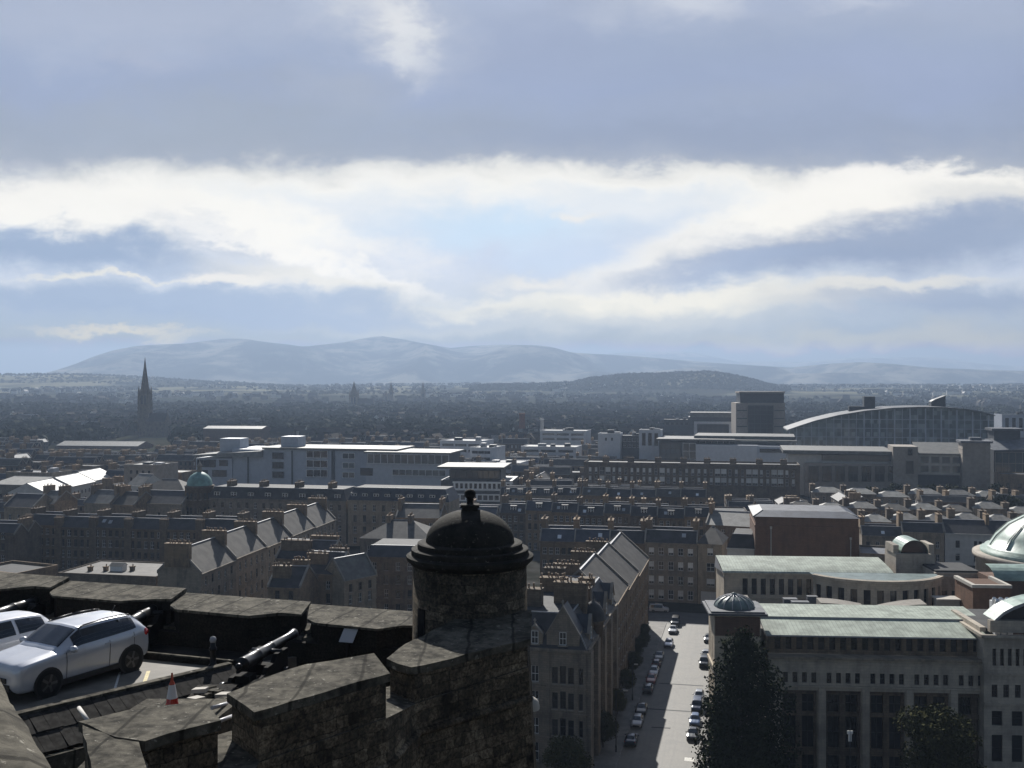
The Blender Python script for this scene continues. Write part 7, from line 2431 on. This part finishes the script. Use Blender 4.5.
# wall body under and between the merlons, battered outwards
wb = MB()
line_ = [(-6.3, 12.4), (-4.42, 12.1), (-4.3, 17.05), (-2.4, 19.15), (-2.0, 20.8), (.38, 22.95), (.45, 25.5)]
zt_ = [48.6, 48.6, 48.55, 48.6, 48.35, 48.5, 48.4]
back_ = [(-7.0, 13.2), (-6.6, 13.6), (-5.4, 18.4), (-3.1, 20.7), (-2.7, 22.0), (-1.0, 25.0), (-.6, 26.5)]
outv = (.72, -.69)
for i in range(len(line_) - 1):
    a, b2 = line_[i], line_[i + 1]; c, d = back_[i + 1], back_[i]
    za, zb_ = zt_[i], zt_[i + 1]
    n = 6
    for k_ in range(n):
        f0, f1 = k_ / n, (k_ + 1) / n
        pa_ = lambda f, zt0, p: (p[0] + outv[0] * 1.4 * f, p[1] + outv[1] * 1.4 * f, zt0 - (zt0 - 30) * f)
        wb.quad(pa_(f1, za, a), pa_(f1, zb_, b2), pa_(f0, zb_, b2), pa_(f0, za, a))
    wb.quad((*a, za), (*b2, zb_), (*c, zb_), (*d, za), m=1)
    wb.quad((*c, 40), (*d, 40), (*d, za), (*c, zb_))
wb.quad((.45, 25.5, 48.4), (-.6, 26.5, 48.4), (-.6, 26.5, 30), (.45 + 1.0, 25.5 - .96, 30))
wb.build('wall_body', ['castle_rubble', 'coping_stone'], nbw)
# roll moulding on the outer face
sm = MB()
for i in range(2, len(line_) - 2):
    a, b2 = Vector(line_[i]), Vector(line_[i + 1])
    za, zb_ = 47.55 + .05 * i, 47.55 + .05 * (i + 1)
    off = Vector(outv) * .06
    sm.tube((a.x + off.x, a.y + off.y, za), (b2.x + off.x, b2.y + off.y, zb_), .085, seg=8)
sm.build('string_course', ['castle_rubble'], nbw)

# turret
TX, TY = xat(470, 26.0), 26.0
tu = thing('turret', 'round stone sentry turret with stepped cornice, dark dome and ball finial', 'turret', (TX, TY, 0))
mb = MB()
mb.lathe([(1.62, 34), (1.52, 46.5), (1.47, 50.35), (1.3, 50.35)], 48); mb.build('shaft', ['castle_rubble'], tu)
mb = MB()
zz_ = lambda z: 50.32 + (z - 49.98) * .75
mb.lathe([(r, zz_(z)) for r, z in [(1.46, 49.98), (1.52, 50.02), (1.58, 50.1), (1.63, 50.16), (1.65, 50.24), (1.65, 50.31), (1.58, 50.36), (1.52, 50.37), (1.52, 50.54), (1.48, 50.56), (1.36, 50.57), (1.36, 50.74), (1.31, 50.77), (1.1, 50.78)]], 56, smooth=False)
mb.build('cornice', ['dome_stone'], tu)
mb = MB()
pr = [(1.15 * math.cos(R(a_)) ** 1.0, 50.9 + .84 * math.sin(R(a_))) for a_ in range(0, 81, 8)]
mb.lathe(pr + [(.2, 51.72)], 48); mb.build('dome', ['dome_stone'], tu)
mb = MB()
mb.prism([(-.2, -.2), (.2, -.2), (.2, .2), (-.2, .2)], 51.5, 51.87); mb.prism([(-.24, -.24), (.24, -.24), (.24, .24), (-.24, .24)], 51.80, 51.88)
mb.lathe([(.1, 51.88), (.07, 51.94), (.1, 51.99), (.075, 52.02)], 12)
mb.lathe([(.075, 52.02), (.12, 52.05), (.15, 52.12), (.14, 52.19), (.09, 52.25), (.0, 52.27)], 16); mb.build('finial', ['dome_stone'], tu)
mb = MB(); a_ = R(-142)
mb.box(-.14, .14, -.03, .3, 0, .75); mb.build('slit_window', ['glass_dark'], tu, (1.49 * math.cos(a_), 1.49 * math.sin(a_), 48.6), a_ + R(90))
mb = MB(); mb.box(-.1, .1, -.02, .2, 0, .9); mb.build('slit_window', ['glass_dark'], tu, (1.52 * math.cos(R(-52)), 1.52 * math.sin(R(-52)), 47.6), R(-52) + R(90))
# pale lamp on the wall's outer corner
fl = thing('floodlight', 'pale half-dome floodlight hood fixed to the outer corner of the turret wall', 'light', at(530, 705, 25.2))
mb = MB(); mb.lathe([(.24, -.1), (.24, .0), (.2, .12), (.1, .2), (0, .22)], 18); mb.build('hood', ['stone_trim_pale'], fl)
mb = MB(); mb.tube((-.3, .1, -.05), (0, 0, -.05), .04); mb.build('bracket', ['black_iron'], fl)

# the rounded coping right under the look-out
pwl = thing('parapet_wall', 'broad rounded grey coping of the look-out wall in the bottom left corner', 'wall', (0, 0, 0))
e0, e1 = Vector((-5.35, 9.6)), Vector((-1.55, 4.05))
dd = e1 - e0; L_ = dd.length; prz = math.atan2(dd.y, dd.x)
mb = MB()
prof = [(0.0, -2.5), (.0, -.42), (-.06, -.36), (-.06, -.26), (-.02, -.14), (.1, -.05), (.3, .0), (1.0, .02), (1.25, -.06), (1.4, -.2), (1.4, -.42), (1.3, -.5), (1.3, -2.5)]
ns = 36
i0 = 0
r_ = random.Random(2)
for k_ in range(ns + 1):
    x = L_ * k_ / ns
    j = (k_ % 9 == 0) * -.03
    for q, (v, z) in enumerate(prof):
        w_ = float(vnoise(x * 3, v * 3, 1, 6)) - .5
        mb.v.append((x, -v + w_ * .03, z + (w_ * .05 + j if 3 <= q <= 9 else 0)))
n = len(prof)
for k_ in range(ns):
    for q in range(n - 1):
        mb.smooth.add(len(mb.f)); mb.f.append((k_ * n + q, k_ * n + q + 1, (k_ + 1) * n + q + 1, (k_ + 1) * n + q)); mb.m.append(0)
mb.f.append(tuple(range(n))); mb.m.append(0); mb.f.append(tuple(ns * n + q for q in reversed(range(n)))); mb.m.append(0)
mb.build('coping', ['coping_stone'], pwl, (e0.x, e0.y, 53.0), prz)
sheet('lookout_platform', [(-9, -14), (9, -14), (9, 2.6), (-3, 3.0), (-9, 3.0)], 53.2, 'coping_stone', thick=12)


# ------------------------------------------------------------------ vehicles
def cr_spline(P, s):
    """Catmull-Rom through rows of P at parameters s"""
    n = len(P)
    i = np.clip(np.floor(s).astype(int), 0, n - 2); f = (s - i)[:, None]
    g_ = lambda k_: P[np.clip(k_, 0, n - 1)]
    p0, p1, p2, p3 = g_(i - 1), g_(i), g_(i + 1), g_(i + 2)
    return .5 * ((2 * p1) + (-p0 + p2) * f + (2 * p0 - 5 * p1 + 4 * p2 - p3) * f ** 2 + (-p0 + 3 * p1 - 3 * p2 + p3) * f ** 3)


SUV = dict(st=[  # x, bottom, shoulder z, glass-top z, centre z, half widths bottom/shoulder/glass-top
    (0.00, .42, .66, .70, .72, .62, .60, .48), (0.05, .30, .82, .87, .89, .78, .76, .62), (0.24, .24, .94, .985, 1.0, .88, .865, .70), (1.02, .22, 1.0, 1.07, 1.10, .90, .885, .73),
    (1.17, .22, 1.015, 1.10, 1.15, .90, .885, .73), (1.82, .22, 1.03, 1.44, 1.53, .90, .90, .66), (2.0, .22, 1.035, 1.47, 1.565, .90, .905, .66), (2.7, .22, 1.055, 1.49, 1.595, .90, .905, .65),
    (3.38, .24, 1.09, 1.47, 1.575, .90, .90, .63), (3.66, .28, 1.13, 1.42, 1.53, .89, .885, .62), (3.86, .30, 1.13, 1.28, 1.37, .88, .87, .68), (4.03, .34, 1.05, 1.11, 1.15, .85, .83, .72), (4.10, .42, .88, .94, .96, .78, .76, .64)],
    seams=(4.4, 7.0, 8.4), side=[(4.72, 7.0), (7.06, 8.9)], wsh=(4.1, 5.0), rear=(9.15, 10.75), wheels=(.84, 3.42), wr=.355, track=.80)
HATCH = dict(st=[(0.00, .36, .58, .62, .64, .60, .58, .46), (0.06, .26, .66, .70, .72, .72, .70, .58), (0.30, .20, .76, .80, .82, .82, .80, .64), (0.95, .18, .87, .93, .96, .85, .83, .68),
    (1.12, .18, .89, .98, 1.01, .85, .835, .68), (1.85, .18, .91, 1.33, 1.40, .85, .85, .58), (2.05, .18, .915, 1.37, 1.44, .85, .85, .57), (2.6, .18, .93, 1.38, 1.46, .85, .85, .57),
    (3.25, .20, .95, 1.34, 1.43, .85, .845, .56), (3.6, .24, .97, 1.28, 1.38, .84, .83, .55), (3.85, .26, .95, 1.10, 1.18, .82, .80, .58), (3.98, .32, .86, .92, .95, .78, .76, .62), (4.04, .40, .70, .74, .76, .68, .66, .54)],
    side=[(4.75, 7.0), (7.12, 8.9)], wsh=(4.12, 5.0), rear=(9.1, 10.7), wheels=(.78, 3.22), wr=.31, track=.74)
SALOON = dict(st=[(0.00, .36, .58, .62, .64, .62, .60, .48), (0.06, .26, .66, .70, .72, .74, .72, .60), (0.30, .20, .76, .80, .82, .85, .83, .66), (1.15, .18, .87, .92, .95, .88, .86, .70),
    (1.32, .18, .88, .97, 1.0, .88, .865, .70), (2.05, .18, .90, 1.32, 1.38, .88, .88, .58), (2.25, .18, .905, 1.35, 1.42, .88, .88, .57), (2.75, .18, .92, 1.35, 1.43, .88, .88, .57),
    (3.25, .20, .93, 1.28, 1.36, .88, .875, .57), (3.75, .22, .94, 1.02, 1.06, .86, .85, .64), (4.25, .26, .92, .97, .99, .84, .82, .66), (4.4, .32, .84, .88, .9, .78, .76, .6), (4.45, .40, .68, .72, .74, .68, .66, .52)],
    side=[(4.75, 6.8), (6.95, 8.5)], wsh=(4.12, 5.0), rear=(8.1, 9.0), wheels=(.85, 3.5), wr=.31, track=.77)
VAN = dict(st=[(0.00, .40, .70, .74, .76, .66, .64, .5), (0.06, .28, .84, .90, .92, .80, .78, .64), (0.30, .22, .98, 1.02, 1.05, .90, .88, .7), (0.75, .2, 1.06, 1.14, 1.18, .93, .91, .76),
    (0.9, .2, 1.08, 1.2, 1.25, .93, .915, .76), (1.55, .2, 1.1, 1.7, 1.78, .93, .93, .72), (1.8, .2, 1.1, 1.76, 1.86, .93, .93, .72), (2.6, .2, 1.12, 1.78, 1.9, .93, .93, .72),
    (3.6, .22, 1.12, 1.78, 1.9, .93, .93, .72), (4.4, .24, 1.12, 1.74, 1.86, .92, .92, .71), (4.6, .28, 1.1, 1.6, 1.7, .91, .9, .72), (4.72, .32, 1.0, 1.1, 1.14, .88, .86, .74), (4.76, .42, .8, .86, .88, .8, .78, .66)],
    side=[(4.75, 6.9), (7.05, 8.3), (8.4, 9.1)], wsh=(4.12, 5.0), rear=(9.6, 10.8), wheels=(.85, 3.75), wr=.33, track=.82)


def car_parts(spec, ns=5, nt=4):
    """meshes of one vehicle; nose at x = 0, along +X, left side -Y ... y is mirrored"""
    key = ('car', id(spec), ns)
    if key in _cache: return _cache[key]
    stn = spec['st']
    rows = []
    for x, zb, zs, zg, zt, wb_, ws, wg in stn:
        rows.append([(x, wb_ * .86, zb), (x, wb_ * .97, zb + .08), (x, max(wb_, ws) + .015, zb + (zs - zb) * .55), (x, ws, zs), (x, wg, zg), (x, wg - .10, zt - (zt - zg) * .28), (x, wg * .5, zt - .012), (x, 0, zt)])
    P = np.array(rows)                                   # stations x section x 3
    S, T = P.shape[:2]
    s = np.linspace(0, S - 1, (S - 1) * ns + 1)
    A = cr_spline(P.reshape(S, -1), s).reshape(len(s), T, 3)
    t_ = np.linspace(0, T - 1, (T - 1) * nt + 1)
    B = np.stack([cr_spline(A[i], t_) for i in range(len(s))])
    # keep the shoulder a crisp crease: linear between shoulder and glass top
    for k_, tv in enumerate(t_):
        if 3 < tv < 4:
            f = tv - 3
            B[:, k_] = A[:, 3] * (1 - f) + A[:, 4] * f + np.array([0, .03 * math.sin(math.pi * f), 0])
    B[:, -1, 1] = 0
    sel = {'body': MB(), 'side_window': MB(), 'windscreen': MB(), 'rear_window': MB()}
    sideL = MB(); sideR = MB()
    N = [np.zeros(3)]

    def add(mb, i, j, side, off=0.0):
        q = [B[i, j], B[i + 1, j], B[i + 1, j + 1], B[i, j + 1]]
        q = [np.array(p) for p in q]
        if off:
            n = np.cross(q[1] - q[0], q[3] - q[0]); l = np.linalg.norm(n)
            if l > 1e-9:
                n = n / l
                if n[1] < 0 and abs(n[1]) > .3 or (abs(n[1]) <= .3 and n[2] < 0): n = -n
                q = [p + n * off for p in q]
        q = [(p[0], p[1] * side, p[2]) for p in q]
        if side > 0: q = q[::-1]
        mb.smooth.add(len(mb.f)); mb.quad(*q)
    for i in range(len(s) - 1):
        sm_ = (s[i] + s[i + 1]) / 2
        for j in range(len(t_) - 1):
            tm = (t_[j] + t_[j + 1]) / 2
            for side in (1, -1):
                add(sel['body'], i, j, side)
                if 3.1 < tm < 3.98 and any(a < sm_ < b2 for a, b2 in spec['side']): add(sideL if side > 0 else sideR, i, j, side, .012)
                if tm > 4.3 - .0 and spec['wsh'][0] < sm_ < spec['wsh'][1]: add(sel['windscreen'], i, j, side, .012)
                if tm > 4.5 and spec['rear'][0] < sm_ < spec['rear'][1]: add(sel['rear_window'], i, j, side, .012)
    bd = sel['body']
    n0 = len(t_)
    for i in (0, len(s) - 1):                             # nose and tail caps
        ring = [tuple(B[i, j]) for j in range(n0)]; ring2 = [(p[0], -p[1], p[2]) for p in ring[::-1]]
        bd.quad(*(ring + ring2[1:]) if i else (ring + ring2[1:])[::-1])
    lo = [tuple(B[i, 0]) for i in range(len(s))]
    for i in range(len(s) - 1): bd.quad(lo[i], (lo[i][0], -lo[i][1], lo[i][2]), (lo[i + 1][0], -lo[i + 1][1], lo[i + 1][2]), lo[i + 1], m=1)
    # weld doubles so shading is smooth
    def welded(mb, name, mats):
        me = mb.mesh(name, mats)
        bm = bmesh.new(); bm.from_mesh(me); bmesh.ops.remove_doubles(bm, verts=bm.verts, dist=.0008); bmesh.ops.recalc_face_normals(bm, faces=bm.faces); bm.to_mesh(me); bm.free()
        return me
    wr, tk = spec['wr'], spec['track']
    ab = MB()
    for xw in spec['wheels']:
        for sy in (-1, 1):
            # dark arch recess just proud of the flank
            ab.tube((xw, sy * (tk + .085), wr), (xw, sy * (tk + .118), wr), wr + .06, seg=24)
    x1, x2 = spec['wheels'][0] + wr, spec['wheels'][1] - wr
    for sy in (-1, 1):
        ya, yb = sorted((sy * (tk + .06), sy * (tk + .115)))
        ab.box(x1, x2, ya, yb, wr * .62, wr * .62 + .14)
    Lc = stn[-1][0]
    ab.box(-.02, .14, -.55, .55, .30, .47); ab.box(Lc - .14, Lc + .03, -.6, .6, .32, .5)
    for zz in (spec['st'][0][2] - .10,): ab.box(-.03, .1, -.42, .42, zz - .06, zz + .06)
    se = MB()
    for sv in spec.get('seams', ()):
        i = int(np.argmin(np.abs(s - sv)))
        for j in range(nt, 3 * nt):
            for side in (1, -1):
                q = [np.array(B[i, j]), np.array(B[i, j + 1])]
                off = np.array([0, .006, 0])
                pts = [q[0] + off + [-.008, 0, 0], q[0] + off + [.008, 0, 0], q[1] + off + [.008, 0, 0], q[1] + off + [-.008, 0, 0]]
                se.quad(*[(p_[0], p_[1] * side, p_[2]) for p_ in pts])
    for x_a, x_b, z_ in ((spec['wheels'][0] + wr + .1, spec['wheels'][1] - wr - .1, .62),):
        for sy in (-1, 1):
            pass
    wm = MB()
    wm.tube((0, -.10, 0), (0, .10, 0), wr, seg=24, m=0); wm.tube((0, -.112, 0), (0, -.099, 0), wr * .66, seg=20, m=1)
    for k_ in range(5):
        a_ = 2 * math.pi * k_ / 5
        ca, sa = math.cos(a_), math.sin(a_)
        for w2 in (.035,):
            wm.quad((ca * .04 - sa * w2, -.125, sa * .04 + ca * w2), (ca * .04 + sa * w2, -.125, sa * .04 - ca * w2), (ca * wr * .66 + sa * w2, -.118, sa * wr * .66 - ca * w2), (ca * wr * .66 - sa * w2, -.118, sa * wr * .66 + ca * w2), m=2)
    hl = MB(); hz = stn[2][2] - .05; hl.lathe([(.0, -.035), (.10, -.02), (.13, .02), (.0, .05)], 12)
    hl.v = [(z, x * 1.3, y * .75) for x, y, z in hl.v]
    tl = MB(); tl.lathe([(.0, -.09), (.10, -.06), (.13, .0), (.10, .06), (.0, .09)], 12); tl.v = [(x * 1.0, z * 1.1, y * 1.05) for x, y, z in tl.v]
    mi = MB(); mi.lathe([(0, -.06), (.09, -.05), (.11, .02), (.07, .09), (0, .1)], 12); mi.v = [(x * .9, y * 1.2, z) for x, y, z in mi.v]
    out_ = dict(body=welded(bd, 'body', ['paint_silver', 'plastic_dark']), side_a=welded(sideL, 'side_window', ['glass_car']), side_b=welded(sideR, 'side_window', ['glass_car']), windscreen=welded(sel['windscreen'], 'windscreen', ['glass_car']), rear=welded(sel['rear_window'], 'rear_window', ['glass_car']),
                trim=ab.mesh('lower_trim', ['plastic_dark']), wheel=wm.mesh('wheel', ['rubber', 'plastic_dark', 'alloy']), headlight=hl.mesh('headlight', ['lamp_glass']), tail=tl.mesh('tail_light', ['tail_red']), mirror=mi.mesh('wing_mirror', ['paint_silver']))
    if se.f: out_['seam'] = se.mesh('door_seam', ['plastic_dark'])
    _cache[key] = out_
    return out_


def car(label, spec, p, rz, paint, group=None, rails=False, name='parked_car', ns=4, nt=3, cat='car'):
    """p: ground point under the nose's middle; rz: direction from nose to tail"""
    m_ = car_parts(spec, ns, nt)
    root = thing(name, label, cat, p, rz, group)

    def paintit(o):
        o.material_slots[0].link = 'OBJECT'; o.material_slots[0].material = MATS[paint]
    b_ = put('body', m_['body'], root); paintit(b_)
    put('lower_trim', m_['trim'], root)
    if 'seam' in m_: put('door_seam', m_['seam'], root)
    for k_ in ('side_a', 'side_b'): put('side_window', m_[k_], root)
    put('windscreen', m_['windscreen'], root); put('rear_window', m_['rear'], root)
    stn = spec['st']
    for xw in spec['wheels']:
        for sy in (-1, 1):
            put('wheel', m_['wheel'], root, (xw, sy * spec['track'] + sy * .02, spec['wr']), 0 if sy < 0 else math.pi)
    for sy in (-1, 1):
        put('headlight', m_['headlight'], root, (.16, sy * stn[1][6] * .86, stn[1][2] - .02), sy * R(-32) * -1 * -1)
        put('tail_light', m_['tail'], root, (stn[-2][0] - .10, sy * (stn[-2][6] - .02), stn[-2][2] - .05), 0)
        w_ = put('wing_mirror', m_['mirror'], root, (stn[4][0] + .32, sy * (stn[5][6] + .12), stn[5][2] + .05)); paintit(w_)
    if rails:
        for sy in (-1, 1):
            rb = MB(); pts = [(1.9, .64, 1.49), (2.05, .64, 1.56), (2.7, .64, 1.60), (3.3, .62, 1.585), (3.5, .61, 1.56), (3.6, .60, 1.52)]
            for a, b2 in zip(pts, pts[1:]): rb.tube((a[0], sy * a[1], a[2]), (b2[0], sy * b2[1], b2[2]), .022, seg=6)
            rb.build('roof_rail', ['plastic_dark'], root)
        ab = MB(); ab.tube((3.5, 0, 1.56), (3.62, 0, 1.72), .012, seg=5); ab.build('aerial', ['plastic_dark'], root)
        pb = MB(); pb.box(4.08, 4.105, -.26, .26, .62, .73); pb.build('number_plate', ['line_yellow'], root)
        for sy in (-1, 1):
            fb = MB(); fb.lathe([(0, -.03), (.07, -.02), (.07, .03), (0, .03)], 10); fb.v = [(z, x, y) for x, y, z in fb.v]; fb.build('fog_light', ['lamp_glass'], root, (.07, sy * .62, .47), 0)
        for sy in (-1, 1):
            for x_ in (2.55, 3.45):
                hb = MB(); hb.box(x_, x_ + .18, sy * .925 - .02, sy * .925 + .02, .97, 1.0); hb.build('door_handle', ['paint_silver'], root)
    return root


hd = math.atan2(2.1, 1.2)
hd = math.atan2(.866, .5) + R(1)
hv = Vector((math.cos(hd), math.sin(hd))); hn = Vector((hv.y, -hv.x))
fw_ = Vector((-11.85, 25.55))                       # visible front wheel on the ground
p = fw_ - hv * .86 - hn * .86
car('silver compact off-roader with roof rails parked on the castle terrace', SUV, (p.x, p.y, TZ), hd, 'paint_silver', rails=True, ns=6, nt=5, name='silver_car')
p2 = p - hn * 2.75 - hv * .7
car('white hatchback half out of frame at the left edge beside the silver car', HATCH, (p2.x, p2.y, TZ), hd, 'paint_white', name='white_car', ns=6, nt=5)

for nm, c_ in (('paint_black', (.012, .012, .013)), ('paint_navy', (.014, .022, .05)), ('paint_red', (.16, .016, .014)), ('paint_grey', (.10, .105, .11)), ('paint_maroon', (.06, .016, .016)), ('paint_pale', (.34, .35, .37)), ('paint_blue', (.05, .09, .18))):
    plain(nm, c_, .3, var=.03, coat=.6, metal=.1)
STREET = [  # side, distance along the street, model, paint, faces the look-out?, label
    ('L', 151.5, 'S', 'paint_navy', 0, 'dark saloon nearest the camera on the left kerb, standing alone'), ('L', 159.5, 'H', 'paint_pale', 1, 'pale hatchback second from the camera on the left kerb'), ('L', 165.5, 'S', 'paint_black', 1, 'black saloon behind the pale hatchback on the left kerb'),
    ('L', 177, 'H', 'paint_grey', 0, 'grey hatchback on the left kerb after the empty space'), ('L', 182.5, 'S', 'paint_red', 1, 'bright red car on the left kerb'), ('L', 187.5, 'H', 'paint_pale', 1, 'pale blue-grey hatchback just beyond the red car'),
    ('L', 193, 'H', 'paint_maroon', 0, 'dark maroon hatchback on the left kerb in the shade'), ('L', 198, 'S', 'paint_grey', 1, 'grey saloon beyond the maroon hatchback'), ('L', 208, 'H', 'paint_silver', 1, 'small silver car standing out into the sun on the left kerb'),
    ('L', 219.5, 'S', 'paint_pale', 1, 'pale saloon in front of the farthest dark car'), ('L', 226, 'V', 'paint_black', 1, 'farthest dark people carrier on the left kerb'),
    ('R', 153.5, 'S', 'paint_black', 1, 'black saloon nearest the camera on the right kerb'), ('R', 160, 'H', 'paint_blue', 1, 'blue hatchback second on the right kerb'), ('R', 166.5, 'V', 'paint_navy', 1, 'dark blue people carrier third on the right kerb'), ('R', 172.5, 'H', 'paint_pale', 1, 'pale-roofed hatchback fourth on the right kerb'),
    ('R', 193, 'V', 'paint_black', 1, 'dark van half hidden by the domed pavilion on the right kerb'), ('R', 199, 'H', 'paint_pale', 1, 'pale hatchback partly hidden by the domed pavilion'), ('R', 212, 'S', 'paint_grey', 1, 'grey saloon mostly hidden beyond the domed pavilion')]
SP = {'S': SALOON, 'H': HATCH, 'V': VAN}
srd = math.atan2(SD.y, SD.x)
for side, D_, mdl, pt, face, lab in STREET:
    s_ = (D_ - 152) / SD.y
    n_ = 1.15 if side == 'L' else RW - 1.2
    if side == 'L' and D_ > 205: n_ = 2.3
    s_ += (n_ * .2376)
    q = st(n_, s_) if face else st(n_, s_ + 4.2)
    car(lab, SP[mdl], (q[0], q[1], .014), srd if face else srd + math.pi, pt, 'cars parked along the street', ns=2, nt=2)
# vehicles crossing at the far end
for px, D_, mdl, pt, lab in ((669, 241, 'V', 'paint_pale', 'pale van standing at the far end of the street in the shade'), (645, 240, 'S', 'paint_black', 'dark car at the far left corner of the street end')):
    car(lab, SP[mdl], (xat(px, D_), D_, .012), R(170), pt, None, ns=2, nt=2)

# ------------------------------------------------------------------ street furniture


def street_lamp(label, x, y, h, arm, rz):
    r0 = thing('street_lamp', label, 'street lamp', (x, y, .13), rz)
    mb = MB(); mb.lathe([(.14, 0), (.14, .9), (.08, 1.0), (.055, h)], 10); mb.build('pole', ['black_iron'], r0)
    mb = MB(); mb.tube((0, 0, h), (arm, 0, h + .25), .04); mb.build('arm', ['black_iron'], r0)
    mb = MB(); mb.box(arm - .1, arm + .55, -.16, .16, h + .17, h + .32); mb.build('lamp_head', ['stone_trim_pale'], r0)
    return r0


street_lamp('tall slim lamp post on the left pavement near the bottom edge', *st(-.6, -3), 9.0, 1.2, SRZ)
street_lamp('lamp post with a pale arm reaching over the far left of the street', *st(-2.2, 62), 8.0, 1.6, SRZ)
street_lamp('lamp post on the left pavement beside the red car', *st(-1.0, 22), 6.0, .4, SRZ)
street_lamp('lamp post on the pavement in front of the office pilasters', xat(896, 123), 123, 7.0, .6, 0)
bn = thing('banner_post', 'small white sign post standing before the office pilasters', 'sign', (xat(850, 122), 122, 0))
mb = MB(); mb.tube((0, 0, 0), (0, 0, 13.0), .06, seg=8); mb.build('pole', ['black_iron'], bn)
mb = MB(); mb.box(-.18, .18, -.04, .04, 11.4, 12.6); mb.box(-.34, .34, -.05, .05, 12.3, 12.7); mb.build('panel', ['frame_white'], bn)
sheet('pavement', [(xat(700, 128), 120), (xat(1060, 128), 118), (xat(1060, 134), 133.5), (xat(700, 137), 136.4)], .12, 'pavement', thick=.4)
# white scooter at the kerb by the corner block
sc = thing('motor_scooter', 'white motor scooter parked at the corner by the small yellowish tree', 'scooter', (xat(587, 144.5), 144.5, .13), R(20))
mb = MB(); mb.box(-.75, .5, -.16, .16, .28, .5); mb.prism([(.35, -.2), (.55, -.22), (.55, .22), (.35, .2)], .3, 1.0); mb.prism([(-.85, -.17), (-.15, -.17), (-.1, .17), (-.85, .17)], .5, .64); mb.build('body', ['paint_white'], sc)
mb = MB(); mb.box(-.75, 0, -.15, .15, .79, .88); mb.tube((.45, -.34, 1.05), (.45, .34, 1.05), .03); mb.build('seat_and_handlebar', ['plastic_dark'], sc)
for x_ in (-.6, .62):
    mb = MB(); mb.tube((0, -.06, 0), (0, .06, 0), .25, seg=16); mb.build('wheel', ['rubber'], sc, (x_, 0, .25))

# ------------------------------------------------------------------ the air between here and the hills
hz = bpy.data.materials.new('haze')
hz.use_nodes = True
t = NT(hz.node_tree); t.n.clear()
ho = t.new('ShaderNodeOutputMaterial'); pvn = t.new('ShaderNodeVolumePrincipled')
pvn.inputs['Color'].default_value = (0.41, 0.53, 0.72, 1)
pvn.inputs['Density'].default_value = 1.4e-4
pvn.inputs['Anisotropy'].default_value = 0.3
t.link(pvn.outputs[0], ho.inputs['Volume'])
mb = MB(); mb.box(-13400, 13400, -13400, 13400, -4, 520)
me = mb.mesh('haze', [hz])
tag(put('haze', me), 'thin blue-white summer haze', 'haze', kind='stuff')
